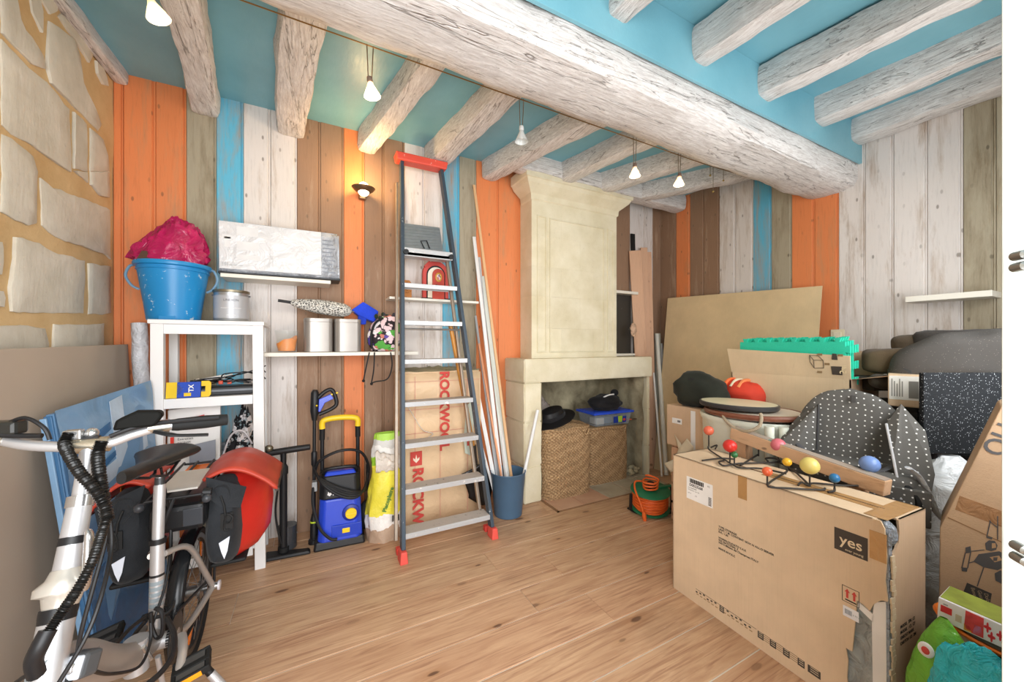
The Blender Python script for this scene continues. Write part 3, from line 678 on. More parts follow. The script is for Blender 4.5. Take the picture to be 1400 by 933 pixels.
# ---- middle shelf
zs = 1.011
tb = thing('carded_tool', 'blue and yellow carded tool pack lying at shelf front edge', 'tool pack', (-.62, 2.66, zs))
Mp = rz(-.02, (-.678, 2.635, zs)) @ Matrix.Rotation(-.12, 4, 'X')
MB().box(0, .145, 0, .022, 0, .085, Mp).build('blister_card', plain('#1F49B4', .3), tb, bevel=.002)
MB().box(.0, .045, -.002, 0, .0, .085, Mp).build('yellow_panel', plain('#E7C21C', .35), tb); MB().prism([(.012,.02),(.055,.02),(.07,.05),(.05,.075),(.03,.06)], 0, -.004, Mp @ Matrix.Rotation(math.pi/2, 4, 'X')).build('tool_picture', plain('#D5D2CE', .4), tb)
MB().box(.075, .105, -.0025, 0, .008, .026, Mp).build('yellow_panel', plain('#E7C21C', .35), tb)
text_mesh('lettering', 'TX', .03, Mp @ Matrix.Translation((.115, -.003, .03)) @ Matrix.Rotation(math.pi/2, 4, 'X') @ Matrix.Rotation(math.pi/2, 4, 'Z'), WHITE, tb, bold=.001)
m = MB(); m.prism([(.147,.0),(.18,.0),(.19,.012),(.19,.078),(.18,.088),(.147,.088),(.147,.06),(.165,.06),(.165,.03),(.147,.03)], .003, .012, Mp @ Matrix.Rotation(math.pi/2, 4, 'X') @ Matrix.Scale(-1, 4, (0,0,1))); m.build('hang_tab', plain('#EFC51B', .35), tb, bevel=.001)
ap = thing('black_case', 'flat black case on the middle shelf behind tangled cables', 'case', (-.42, 2.74, zs))
MB().box(-.15, .15, -.07, .07, 0, .05, rz(.05, (-.435, 2.73, zs)), top=(.01,.012)).build('body', BLACKP, ap, bevel=.008); MB().box(-.13, .15, -.072, -.070, .022, .034, rz(.05, (-.435, 2.73, zs))).build('grey_trim', plain('#6E7278', .35), ap)
cw = thing('cable_tangle', 'tangle of thin black cables spread over the middle shelf', 'cable', (-.42, 2.72, zs+.06))
for k in range(7):
    pts = []; 
    for i in range(6): pts.append((-.60+.06*i+random.uniform(-.02,.02), 2.69+random.uniform(-.03,.06), zs+.062+random.uniform(.0,.03)+(.02*i*.5 if k < 3 else 0)))
    if k < 3: pts += [(-.27-.01*k, 2.70, zs+.14+.03*k-.05*(k==2)), (-.24, 2.72, zs+.16-.04*k)]
    MB().tube(smoothpath(pts, 6), .0035, 6).build('cable', BLACKP, cw, smooth=True)
for k, (x, col) in enumerate(((-.60,'#B8352B'),(-.46,'#C8482C'),(-.42,'#C8482C'))): MB().box(x, x+.02, 2.67, 2.69, zs+.062, zs+.082).build('red_plug', plain(col, .4), cw, bevel=.003)
wc = thing('charger', 'white plug charger with moulded cable on the middle shelf', 'charger', (-.5, 2.76, zs+.05))
MB().beam((-.56, 2.78, zs+.075), (-.44, 2.74, zs+.10), .022, .028).build('body', WHITE, wc, bevel=.005); MB().tube([(-.44,2.74,zs+.10),(-.405,2.73,zs+.112)], .007, 8).build('plug', WHITE, wc); MB().ball((-.575, 2.785, zs+.075), .017, seg=10, rings=8).build('cap', plain('#D9D3C6', .5), wc, smooth=True)
# ---- lower shelf
zl = .561
wb = thing('cleaning_pack', 'white paper sack with green and red label on lower shelf', 'sack', (-.58, 2.74, zl))
Mw = rz(.03, (-.69, 2.69, zl)); m = MB()
def sack(u, v):
    a = u*2*math.pi; x = .115+.115*max(-1,min(1,1.35*math.cos(a))); y = .045+.05*(1-.55*v)*math.sin(a)+.008*nz((u*5, v*5, 1), 1.0); return (x, y, v*(.375+.030*x/.23))
m.grid(sack, 28, 14, Mw, close_u=True); m.build('sack', plain('#E9E6E2', .5, var=.03), wb, smooth=True)
Mf = Mw @ Matrix.Translation((0,-.014,0)) @ Matrix.Rotation(math.pi/2, 4, 'X')
def decal(m_, x0, x1, y0, y1, mat, par, name, sk=0.0, M=Mf): MB().prism([(x0,y0),(x1,y0+sk),(x1,y1+sk),(x0,y1)], 0, .0015, M).build(name, mat, par)
decal(0, .065, .105, .285, .318, plain('#2E8B62', .5), wb, 'green_label', .014); decal(0, .107, .165, .295, .332, plain('#CE2B2B', .5), wb, 'red_label', .014); decal(0, .085, .21, .27, .292, plain('#E5432B', .5), wb, 'red_label', .02)
decal(0, .02, .035, .03, .235, plain('#D8301F', .5), wb, 'red_stripe'); decal(0, .10, .215, .03, .18, plain('#8C8F98', .5), wb, 'picture_panel', .02)
text_mesh('lettering', 'PARQUET', .014, Mf @ Matrix.Translation((.07,.297,.002)) @ Matrix.Rotation(.18,4,'Z'), WHITE, wb); text_mesh('lettering', 'CLASSIC', .016, Mf @ Matrix.Translation((.115,.308,.002)) @ Matrix.Rotation(.2,4,'Z'), WHITE, wb)
text_mesh('lettering', 'Entretien\nparquet', .018, Mf @ Matrix.Translation((.05,.215,.002)), INK, wb)
def heap(c, rx, ry, h, seed, amp=.25, n=36, k=24):
    def f(u, v):
        a = u*2*math.pi; r = v; q = 1+amp*nz((math.cos(a)*1.3, math.sin(a)*1.3, seed), 1.4)
        zz = h*max(0, (1-r**2.4))*(1+.5*nz((r*math.cos(a)*2, r*math.sin(a)*2, seed), 1.5)+.22*nz((r*math.cos(a)*5, r*math.sin(a)*5, seed), 1.4))
        return (c[0]+rx*r*q*math.cos(a), c[1]+ry*r*q*math.sin(a), c[2]+max(0, zz))
    m = MB(); m.grid(f, n, k, close_u=True); return m
ct = thing('patterned_clothing', 'heap of black and white patterned clothing on lower shelf', 'clothing', (-.37, 2.75, zl))
@cached
def bw_print():
    t = NT('black_white_print'); v = t.mapping(); a = t.noise(v, 13, 3, .5, 1.2); b = t.noise(v, 55, 2)
    c = t.mix(t.ramp(a, .54, .56), lin('#1C1C1F'), lin('#D8D2D2')); c = t.mix(t.math('MULTIPLY', t.ramp(b, .60, .62), .7), c, lin('#8FA4AA')); return t.out(c, .85, 0, t.noise(v, 40, 3), .4, .01, .3)
heap((-.365, 2.755, zl), .095, .11, .30, 3.0).build('folds', bw_print(), ct, smooth=True)
m = MB(); m.tube(smoothpath([(-.44,2.66,zl+.10),(-.40,2.655,zl+.22),(-.345,2.655,zl+.24),(-.30,2.66,zl+.16)], 8), .012, 8, flat=.4); m.build('white_band', plain('#DAD6DA', .8), ct, smooth=True)
fo = thing('folded_sheets', 'low stack of grey folded sheets lying at back of lower shelf', 'sheets', (-.42, 2.86, zl))
for k in range(3): MB().box(-.52, -.33, 2.872+.005*k, 2.93, zl+.045*k, zl+.042+.045*k).build('fold', plain(('#AEB4BC','#C6CAD0','#9AA3AC')[k], .8), fo, bevel=.01)

# ---------------------------------------------------------------- wall shelves and what stands on them
SHW = plain('#E4DFD3', .45, var=.02)
def wall_shelf(label, x0, x1, y0, z, th=.022):
    s = thing('wall_shelf', label, 'shelf', ((x0+x1)/2, YB, z)); MB().box(x0, x1, y0, YB-.004, z-th, z).build('board', SHW, s, bevel=.002); return s
sA = wall_shelf('short cream wall shelf holding the silver wrapped flat parcel', -.47, .118, 2.78, 1.722)
fx = thing('wrapped_parcel', 'flat rectangular parcel in shiny silver-white plastic film', 'parcel', (-.18, 2.85, 1.722))
Mx = Matrix.Translation((-.482, 2.80, 1.7225)) @ Matrix.Rotation(math.radians(-.45), 4, 'Y')
def crump(o, n=5, amp=.004, seed=0):
    bm = bmesh.new(); bm.from_mesh(o.data); bmesh.ops.bevel(bm, geom=bm.edges[:], offset=.012, segments=2, affect='EDGES'); bmesh.ops.subdivide_edges(bm, edges=bm.edges[:], cuts=n, use_grid_fill=True)
    for v in bm.verts: v.co += Vector((nz(v.co, 14, seed)*.6, nz(v.co, 18, seed+5), nz(v.co, 14, seed+9)*.6))*amp
    bm.to_mesh(o.data); bm.free(); o.data.polygons.foreach_set('use_smooth', [True]*len(o.data.polygons))
o = MB().box(0, .655, .0, .17,   .006, .316, Mx).build('box', glossy_film('#A9ADB4', .14, .9, 12.0, .2), fx); crump(o, 6, .005)
MB().box(.005, .545, -.004, -.001, .03, .312, Mx).build('printed_sleeve', glossy_film('#D3D3D4', .25, .6, 9.0, .06), fx)
MB().box(-.002, .66, -.005, .165, .0, .012, Mx).build('black_underside', BLACKP, fx, bevel=.003)
for k in range(9): MB().box(.553, .628-.01*(k%3), -.0062, -.004, .05+.026*k, .056+.026*k, Mx).build('film_crease', plain('#7E838C', .3), fx)
GREYINK = plain('#B2B2B2', .6)
for (x0, x1, z0, z1) in ((.02,.07,.21,.235),(.09,.20,.235,.29),(.03,.06,.16,.22),(.09,.20,.15,.2),(.09,.21,.09,.12),(.25,.31,.26,.263),(.27,.5,.24,.242),(.36,.5,.16,.162),(.36,.5,.12,.122)): MB().box(x0, x1, -.0048, -.004, z0, z1, Mx).build('faint_print', plain('#DADADA', .6), fx)
for k in range(6): MB().box(.012+.006*k, .014+.006*k+.002*(k%2), -.0052, -.004, .045, .07, Mx).build('barcode_bar', GREYINK, fx)
text_mesh('lettering', 'HB 3407 - 600', .012, Mx @ Matrix.Translation((.05,-.005,.05)) @ Matrix.Rotation(math.pi/2,4,'X'), GREYINK, fx)
sB = wall_shelf('long cream wall shelf holding tins, glass and umbrella', -.262, .69, 2.745, 1.248, .024)
zB = 1.249
gl = thing('glass_candle', 'clear glass tumbler with an orange candle in it on wall shelf', 'candle', (-.13, 2.84, zB))
Mg = Matrix.Translation((-.135, 2.85, zB))
MB().lathe([(0,0),(.048,0),(.052,.004),(.067,.14),(.0655,.14),(.050,.008),(0,.006)], Mg, 32).build('glass', film('#C9CEC8', .10, .04), gl, smooth=True)
m = MB(); m.lathe([(0,.008),(.048,.008),(.058,.075),(.057,.08),(.0,.085)], Mg, 28)
for p in m.v:
    if p.z > zB+.07: p.z += .022*nz((p.x*30, p.y*30, 1), 1)+.02*(p.x+.135)/.06
m.build('wax', plain('#EE8C22', .4, var=.12, nscale=20), gl, smooth=True)
STEEL = plain('#A39D97', .38, metal=.55, var=.04)
for k, x in enumerate((.045, .222)):
    c = thing('canister', 'brushed steel canister with rounded corners, '+('beside the glass candle' if k == 0 else 'beside the flowered drawstring bag'), 'canister', (x, 2.85, zB), 'steel canisters on the wall shelf')
    R = .040; w = .083; pl = []
    for q in range(4):
        cx = (1,-1,-1,1)[q]*(w-R); cy = (1,1,-1,-1)[q]*(w-R)
        for i in range(7): t = math.pi/2*(q+i/6); pl.append((cx+R*math.cos(t), cy+R*math.sin(t)))
    Mc = rz(.06, (x, 2.845, zB)); MB().prism(pl, 0, .218, Mc).build('body', STEEL, c, smooth=True, bevel=.003)
    MB().prism([(p[0]*1.012, p[1]*1.012) for p in pl], .196, .222, Mc).build('lid', STEEL, c, smooth=True, bevel=.003)
um = thing('umbrella', 'folded black and white patterned umbrella lying on steel canisters', 'umbrella', (.05, 2.82, zB+.22))
@cached
def umb_mat():
    t = NT('umbrella_print'); v = t.mapping((26,60,60)); k = t.n('ShaderNodeTexVoronoi', feature='DISTANCE_TO_EDGE'); k.inputs['Scale'].default_value = 2.2; t.l(v, k.inputs['Vector'])
    return t.out(t.mix(t.ramp(k.outputs['Distance'], .10, .16), lin('#DAD8D0'), lin('#26221F')), .8, 0, None)
ua, ub = on_y(380, 411, 2.80), Vector((.255, 2.84, zB+.278)); ud = (ub-ua); P = [ua+ud*t for t in (0,.16,.18,.3,.5,.7,.88,.96,1)]
MB().tube(P[1:], [.012,.018,.034,.046,.050,.046,.030,.006], 18).build('canopy', umb_mat(), um, smooth=True)
MB().tube([P[0], P[2]], .009, 10).build('handle', BLACKP, um, smooth=True); MB().tube([P[7], P[8]+ud*.03], .004, 8).build('tip', metal('#9A9A9A'), um)
bh = thing('nylon_pouch', 'bright blue folded nylon pouch between umbrella and flowered bag', 'pouch', (.33, 2.86, zB+.2))
m = MB(); q = [on_y(*p, 2.88) for p in ((480,424),(496,413),(517,426),(511,441),(489,431))]
n_ = len(q); m.add([p+Vector((0,-.02,0)) for p in q]+[p+Vector((.01,.05,-.01)) for p in q], [tuple(range(n_)), tuple(range(2*n_-1,n_-1,-1))]+[(i,(i+1)%n_,n_+(i+1)%n_,n_+i) for i in range(n_)]); m.build('pouch', fabric('#1E3FC0', '#2447D6', .7), bh, bevel=.006)
MB().hexa([on_y(496,440,2.87)+Vector(d) for d in ((-.035,-.01,-.02),(.02,-.01,-.02),(.02,.03,-.02),(-.035,.03,-.02))], [on_y(496,440,2.87)+Vector(d) for d in ((-.03,0,.05),(.03,0,.05),(.03,.03,.05),(-.03,.03,.05))]).build('tail', fabric('#1B38AC', '#2447D6', .7), bh, bevel=.006)
db = thing('drawstring_bag', 'flowered drawstring bag with black cords hanging over the shelf edge', 'bag', (.42, 2.84, zB))
@cached
def flower_print():
    t = NT('flower_print'); v = t.mapping((1,1,1)); k = t.n('ShaderNodeTexVoronoi'); k.inputs['Scale'].default_value = 22; ds = t.n('ShaderNodeVectorMath', operation='ADD'); nn = t.n('ShaderNodeTexNoise'); nn.inputs['Scale'].default_value = 18; t.l(v, nn.inputs['Vector']); sc_ = t.n('ShaderNodeVectorMath', operation='SCALE'); sc_.inputs['Scale'].default_value = .09; t.l(nn.outputs['Color'], sc_.inputs[0]); t.l(v, ds.inputs[0]); t.l(sc_.outputs[0], ds.inputs[1]); t.l(ds.outputs[0], k.inputs['Vector'])
    nv = t.noise(v, 9, 3); sep = t.n('ShaderNodeSeparateColor'); t.l(k.outputs['Color'], sep.inputs[0]); r = t.n('ShaderNodeValToRGB'); r.color_ramp.interpolation = 'CONSTANT'
    e = r.color_ramp.elements; e[0].color = lin('#E6C9CF'); e[0].position = 0; e[1].color = lin('#58A548'); e[1].position = .35
    for p, c in ((.5,'#5B4A9E'),(.65,'#EAE2E4'),(.78,'#2B2429'),(.88,'#C77A6A')): x = e.new(p); x.color = lin(c)
    t.l(sep.outputs[0], r.inputs[0]); c = t.mix(t.ramp(k.outputs['Distance'], .62, .7), r.outputs[0], lin('#2A2328'))
    return t.out(c, .7, 0, t.noise(v, 30, 2), .3, .01, .3)
m = MB(); m.ball((.47, 2.835, zB+.12), .125, .075, .135, 30, 20, fn=lambda d: 1+.12*nz(d, 2.5, 2))
for p in m.v: p.z = max(p.z, zB+.001); p.x += .04*(p.z-zB)/.24-.01
m.build('bag', flower_print(), db, smooth=True)
for pts in (((505,482),(500,505),(497,520)), ((512,482),(511,505),(508,523)), ((534,482),(536,500),(530,518),(514,522),(508,524))):
    MB().tube(smoothpath([on_y(*p, 2.735) for p in pts], 6), .0045, 7).build('cord', BLACKP, db, smooth=True)
for (u, v) in ((497,521),(508,525)): MB().ball(on_y(u, v, 2.735), .010, seg=8, rings=6).build('toggle', BLACKR, db, smooth=True)
MB().tube(smoothpath([(.375,2.775,zB+.02),(.372,2.775,zB+.12),(.40,2.79,zB+.20),(.455,2.80,zB+.235)], 6), .008, 8).build('side_strap', BLACKR, db, smooth=True)
for k in range(9): MB().ball((.44+.012*k-.04*(k%2), 2.82+.01*(k%3), zB+.236+.014*((k*7)%3)), .014, .012, .018, 7, 5).build('gathered_frill', fabric('#25301F' if k%2 else '#3C3A40'), db, smooth=True)
sC = wall_shelf('narrow white wall shelf behind the ladder holding a toy door', .505, 1.205, 2.84, 1.648, .018)
zC = 1.649
fd = thing('fairy_door', 'small arched red toy door standing on shelf behind ladder', 'toy door', (.86, 2.93, zC))
RD, RD2 = splashed('#C6453C', '#D87A6C', .4, .6), splashed('#B93F2E', '#D06A50', .4, .6)
def arch(w, h, n=14): return [(-w/2,0),(w/2,0)]+[(w/2*math.cos(math.pi*i/n), h-w/2+w/2*math.sin(math.pi*i/n)) for i in range(n+1)]
Ma = rz(-.08, (.865, 2.93, zC)) @ Matrix.Rotation(math.pi/2, 4, 'X')
MB().prism(arch(.20, .30), 0, .05, Ma).build('surround', RD, fd, bevel=.004); MB().prism(arch(.145, .262), .048, .054, Ma).build('black_reveal', BLACKR, fd)
MB().prism(arch(.128, .25), .053, .057, Ma).build('white_reveal', plain('#E8DFCC', .6), fd); MB().prism(arch(.092, .236), .056, .072, Ma @ Matrix.Translation((.016,0,0))).build('door_leaf', RD2, fd, bevel=.004)
m = MB(); m.ball((0,0,0), .026, .036, .005, 16, 8, M=Ma @ Matrix.Translation((.016,.17,.073))); m.build('oval_plaque', plain('#C79A3C', .4), fd, smooth=True)
m = MB(); m.ball((0,0,0), .016, .025, .005, 14, 8, M=Ma @ Matrix.Translation((.016,.17,.076))); m.build('plaque_centre', flower_print(), fd, smooth=True)
MB().ball((0,0,0), .008, M=Ma @ Matrix.Translation((.0,.105,.076)), seg=10, rings=8).build('door_knob', BLACKP, fd, smooth=True); MB().box(-.11, .11, -.03, .034, -.001, .010, rz(-.08, (.865, 2.90, zC))).build('base_board', BLACKR, fd)
MB().beam((.77, 2.875, zC+.245), (.81, 2.875, zC+.29), .02, .014).build('red_gable', RD, fd)
ck = thing('cork_block', 'small tan cork block on the shelf behind the ladder', 'block', (.64, 2.92, zC))
MB().box(.595, .675, 2.88, 2.95, zC, zC+.115).box(.60,.672,2.882,2.95,zC+.115,zC+.135,top=(.01,.01)).build('block', specks('#C08450', '#8A5A34', 90, .3), ck, bevel=.004)
# ---------------------------------------------------------------- wall lamp
wl = thing('wall_lamp', 'lit wall lamp with half-bowl shade and glass globe on the boarding', 'lamp', (.375, YB, 1.85))
wc_ = on_y(497, 257, 2.90)
MB().lathe([(0,-.055),(.035,-.05),(.062,-.03),(.078,-.005),(.0800,0),(.076,0),(.058,-.026),(.032,-.044),(0,-.048)], Matrix.Translation(wc_) @ Matrix.Diagonal((1,.9,.75,1)), 32).build('bowl', metal('#8C7358', .3), wl, smooth=True)
MB().box(wc_.x-.025, wc_.x+.025, 2.95, 2.996, wc_.z-.06, wc_.z+.03).build('wall_plate', metal('#8C7358', .4), wl, bevel=.008)
MB().ball(wc_+Vector((0,-.005,-.012)), .042, .042, .050, 20, 14).build('globe', glow('#FFE2B4', 7.0), wl, smooth=True)
_pl = bpy.data.lights.new('wall_lamp_light', 'POINT'); _pl.energy = 5.0; _pl.color = (1,.66,.30); _pl.shadow_soft_size = .05
_po = bpy.data.objects.new('wall_lamp_light', _pl); COL.objects.link(_po); _po.location = wc_+Vector((0,-.10,.07))
# ================================================================ MIDDLE: ladder, washer, boards
ALU = metal('#C4C6C8', .38, 'X', .25, '#F0EEE8'); ALUTOP = splashed('#BDB4AC', '#4A423C', .62, .6, 34); SLATE = splashed('#3C4A57', '#E4E6E8', .25, .45, 24); REDP = splashed('#E0503E', '#F0D8CE', .45, .45, 34)
ld = thing('step_ladder', 'tall slate-blue and aluminium platform step ladder leaning by the back wall', 'ladder', (.78, 2.4, 0))
FL, FR = Vector((.487, 2.305, 0)), Vector((1.085, 2.315, 0)); TL, TR = on_y(549, 214, 2.86), on_y(602, 224, 2.86)
TL.z = TR.z = 2.68
def rail(a, b, mat, name, w=.022, d=.062): return MB().beam(a, b, w, d, up=(0,-1,.2)).build(name, mat, ld, bevel=.003)
def lr(s, h): return (FL+(TL-FL)*h) if s == 0 else (FR+(TR-FR)*h)
rail(FL+(TL-FL)*.025, TL, SLATE, 'front_rail', .024, .058); rail(FR+(TR-FR)*.025, TR, SLATE, 'front_rail', .024, .058)
RB = Vector((0, .095, 0))
for s in (0, 1):
    q = Vector((.034 if s == 0 else -.034, 0, 0)) if s else Vector((-.022,0,0))
    rail(lr(s, .03)+RB+q, lr(s, .72 if s else .93)+RB*.55+q, metal('#B4A595', .5), 'rear_rail', .020, .030)
for s in (0, 1):
    p = lr(s, 0); MB().hexa([p+Vector(d) for d in ((-.024,-.042,0),(.024,-.042,0),(.024,.042,0),(-.024,.042,0))], [p+(TL-FL)*.0+Vector(d) for d in ((-.018,-.036,.07),(.018,-.036,.07),(.018,.040,.07),(-.018,.040,.07))]).build('foot', plain('#E0564B', .5), ld, bevel=.005)
    MB().box(p.x-.02, p.x+.02, p.y+.08, p.y+.12, 0, .04).build('rear_foot', plain('#D2433A', .5), ld, bevel=.004)
for v in (716, 659, 601, 548, 492, 441, 391):
    # front lip of each tread, at the height the rails give
    h = None
    for k in range(400):
        hh = k/400; p = (lr(0,hh)+lr(1,hh))/2; d = p-O; t = d.x*_s+d.y*_c
        if HORIZ-(p.z-CAM_H)/t*FPX < v: h = hh; break
    a, b = lr(0, h), lr(1, h); x0, x1 = a.x+.012, b.x-.012; y = a.y-.026; z = a.z; dep = .115
    st = MB(); st.box(x0, x1, y, y+.006, z-.030, z).box(x0, x1, y+.004, y+dep, z-.022, z-.016); st.box(x0, x1, y+dep-.006, y+dep, z-.028, z).box(x0,x1,y+.03,y+.034,z-.028,z-.016); o = st.build('tread', ALU, ld, bevel=.0015)
    MB().box(x0+.001, x1-.001, y+.005, y+dep-.005, z-.018, z+.001).build('tread_top', ALUTOP, o)
    if v in (441,): MB().tube([(x0, y+.06, z-.055), (x1, y+.06, z-.055)], .007, 8).build('brace_rod', metal('#BFC2C4', .3), ld, smooth=True)
hp = None
a, b = lr(0, .735), lr(1, .735)
MB().box(a.x+.012, b.x-.012, a.y-.03, a.y+.09, a.z-.045, a.z-.02).box(a.x+.012, b.x-.012, a.y-.03, a.y-.022, a.z-.05, a.z+.01).build('platform_bar', ALU, ld, bevel=.003)
for s in (0, 1): MB().tube([lr(s,.725)+Vector(((.02 if s == 0 else -.03),-.05,0)), lr(s,.725)+Vector(((.02 if s == 0 else -.03),.06,0))], .018, 10).build('hinge_knob', BLACKP, ld, smooth=True)
pf0, pf1 = on_y(553, 344, a.y+.03), on_y(606, 344, a.y+.03); pt0, pt1 = on_y(552, 305, a.y+.10), on_y(601, 311, a.y+.10)
def pq(s_, h_, d=0): return (pf0*(1-s_)+pf1*s_)*(1-h_)+(pt0*(1-s_)+pt1*s_)*h_+Vector((0,d,0))
m = MB()
for k in range(9): m.hexa([pq(0,k/9), pq(1,k/9), pq(1,k/9,.012), pq(0,k/9,.012)], [pq(0,(k+.92)/9), pq(1,(k+.92)/9), pq(1,(k+.92)/9,.012), pq(0,(k+.92)/9,.012)])
m.hexa([pq(0,0,.005), pq(1,0,.005), pq(1,0,.014), pq(0,0,.014)], [pq(0,1,.005), pq(1,1,.005), pq(1,1,.014), pq(0,1,.014)]).build('platform', metal('#B2BAC0', .45), ld)
m = MB(); m.tube([pq(.50,.10,-.008), pq(.42,.38,-.008), pq(.58,.40,-.008), pq(.64,.10,-.008)], .004, 6).build('platform_catch', BLACKP, ld)
MB().hexa([TL+Vector(d) for d in ((-.04,-.055,-.035),)]+[TR+Vector((.035,-.055,-.035)), TR+Vector((.035,.045,-.035)), TL+Vector((-.04,.045,-.035))], [TL+Vector((-.05,-.06,.02)), TR+Vector((.045,-.06,.02)), TR+Vector((.045,.05,.02)), TL+Vector((-.05,.05,.02))]).build('top_cap', REDP, ld, bevel=.008)
# thin tan lath beside the left rail
lt = thing('pine_lath', 'rough thin pine lath propped behind left rail of the ladder', 'lath', (.5, 2.9, 0))
MB().beam((.535, 2.74, 0), on_y(544, 250, 2.97), .022, .012, up=(0,-1,0)).build('lath', painted_wood('#D9AE80', '#B98C60', 'Z', .3, False), lt)
# ---------------------------------------------------------------- insulation pack behind the ladder
ik = thing('insulation_pack', 'tall paper-wrapped insulation pack with red lettering behind the ladder', 'insulation', (.87, 2.86, 0))
KRAFT = glossy_film('#DDBE98', .45, .35, 7.0, .06)
o = MB().box(.555, 1.175, 2.725, 2.97, 0, 1.10).build('wrapping', KRAFT, ik); crump(o, 9, .010, 3)
m = MB(); m.grid(lambda u, v: (.57+.60*u, 2.735+.225*v, 1.098+.022*max(0,nz((u*7, v*4, 2), 1.7))+.03*math.sin(u*3.14)*(v**.5)*.8), 40, 14); m.build('exposed_wool', fabric('#8A8468', '#A89E7C', .98, 90), ik, smooth=True)
Mi = Matrix.Translation((0, 2.7235, 0)) @ Matrix.Rotation(math.pi/2, 4, 'X')
FY = 2.716
for x in (.66, .845, 1.06): MB().box(x-.0012, x+.0012, FY, FY+.003, .03, 1.07).build('red_line', plain('#D9958A', .6), ik)
for z in (.30, .66, .83, 1.03): MB().box(.57, 1.16, FY, FY+.003, z-.0012, z+.0012).build('red_line', plain('#D9958A', .6), ik)
def vtext(body, size, x, z, bold=.004): text_mesh('lettering', body, size, Matrix.Translation((x, FY-.001, z)) @ Matrix.Rotation(math.pi/2, 4, 'X') @ Matrix.Rotation(-math.pi/2, 4, 'Z'), RED_INK, ik, bold=bold)
vtext('ROCKWOOL', .098, on_y(602, 500, FY).x, on_y(602, 508, FY).z); vtext('ROCKWOOL', .105, on_y(565, 640, FY).x, on_y(565, 641, FY).z)
qa, qb = on_y(561, 619, FY), on_y(577, 636, FY)
MB().box(qa.x, qb.x, FY-.001, FY+.003, qb.z, qa.z).build('red_logo', RED_INK, ik); cx, cz = (qa.x+qb.x)/2, (qa.z+qb.z)/2
for sgn in (-1, 1): MB().prism([(0,-.03),(sgn*.022,-.008),(sgn*.022,.010),(sgn*.008,-.004),(sgn*.004,.012),(0,.03)], 0, .001, Matrix.Translation((cx, FY-.001, cz)) @ Matrix.Rotation(math.pi/2, 4, 'X')).build('white_flame', plain('#EBD9C4', .6), ik)
m = MB(); m.tube(smoothpath([on_y(556,553,2.71), on_y(566,570,2.705), on_y(578,588,2.71), on_y(592,594,2.71), on_y(570,606,2.71)], 6), .010, 6, flat=.25).build('torn_strap', film('#E8E4DE', .75, .2), ik, smooth=True)
# ---------------------------------------------------------------- shovel and saw
sh = thing('shovel', 'black steel shovel with orange wooden handle standing behind the ladder', 'shovel', (1.17, 2.66, 0))
hb, ht = on_y(648, 618, 2.655), on_y(616, 446, 2.68)
_ = MB().tube([ht, (ht+hb)/2+Vector((.003,0,0)), hb], .017, 12).build('handle', painted_wood('#C98A3C', '#8F5A22', 'Z', .2, False, .35), sh, smooth=True)
MB().tube([hb+Vector((-.002,0,.05)), hb, hb+Vector((.01,-.01,-.10))], [.020,.020,.016], 12).build('socket', plain('#4A4540', .4, .6), sh, smooth=True)
bc = on_y(656, 660, 2.62); ax = Vector((.36,.05,-1)).normalized()
def blade(u, v):
    x = (u-.5)*2; L = -.13+.31*v; w = .125*(1-.40*max(0,v-.6)/.4*1.6) if v > .6 else .105
    pos = bc+ax*L+Vector((.93,.1,.34)).normalized()*(x*w); pos.y += .035*x*x-.012+.012*abs(math.cos(x*1.6))*(1-v)
    return pos
m = MB(); m.grid(blade, 14, 14).build('blade', metal('#3B3A3A', .32), sh, smooth=True, solid=.003)
sv = thing('garden_saw', 'pale green sleeved garden saw with red mark hanging by the shovel', 'saw', (1.2, 2.69, .45))
q = [on_y(*p, 2.70) for p in ((638,556),(646,545),(649,560),(645,624),(636,620),(634,600))]; n_ = len(q)
m = MB(); m.add([p for p in q]+[p+Vector((0,.006,0)) for p in q], [tuple(range(n_)), tuple(range(2*n_-1,n_-1,-1))]+[(i,(i+1)%n_,n_+(i+1)%n_,n_+i) for i in range(n_)]).build('sleeve', plain('#C6CFC0', .4), sv, bevel=.002)
a = on_y(641, 604, 2.698); MB().box(a.x-.013, a.x+.014, 2.694, 2.70, a.z-.03, a.z+.04).build('red_mark', RED_INK, sv)
# ---------------------------------------------------------------- bin of mouldings
bn = thing('waste_bin', 'slate-blue round plastic bin full of long wooden mouldings', 'bin', (1.34, 2.60, 0))
Mn = Matrix.Translation((1.335, 2.575, .001))
MB().lathe([(0,0),(.100,0),(.106,.005),(.134,.325),(.137,.328),(.136,.332),(.131,.332),(.100,.010),(0,.010)], Mn, 36).build('bin', plain('#4A6680', .42), bn, smooth=True)
PINE = painted_wood('#DDB183', '#BC8C5E', 'Z', .2, False, .55); MW = painted_wood('#E6E5E3', '#C8BEB0', 'Z', .15, False, .45); MG = painted_wood('#B9BCBE', '#8F8B86', 'Z', .3, False, .5); MGR = splashed('#DCE2DA', '#6DB08C', .35, .5, 14); MPK = painted_wood('#E5A37C', '#C98A64', 'Z', .2, False)
def lath(label, name, top, bot_off, mat, w, d, twist=0.0, ytop=2.965):
    L = thing(name, label, 'moulding', (1.335+bot_off[0], 2.575+bot_off[1], .015)); t = on_y(top[0], top[1], ytop)
    b = Vector((1.335+bot_off[0], 2.575+bot_off[1], .015))
    MB().beam(b, t, w, d, up=(math.sin(twist),-math.cos(twist),0)).build('moulding', mat, L, bevel=.002); return L
lath('longest thin pine lath in the slate-blue bin, tallest of the bundle', 'pine_lath', (648,253), (.072,.015), PINE, .022, .012)
lath('tall white moulding in the bin, left of the longest pine lath', 'white_moulding', (648,324), (-.012,.03), MW, .028, .014)
lath('grey metal strip in the bin just behind the tall white mouldings', 'grey_strip', (655,352), (-.036,.06), MG, .022, .012)
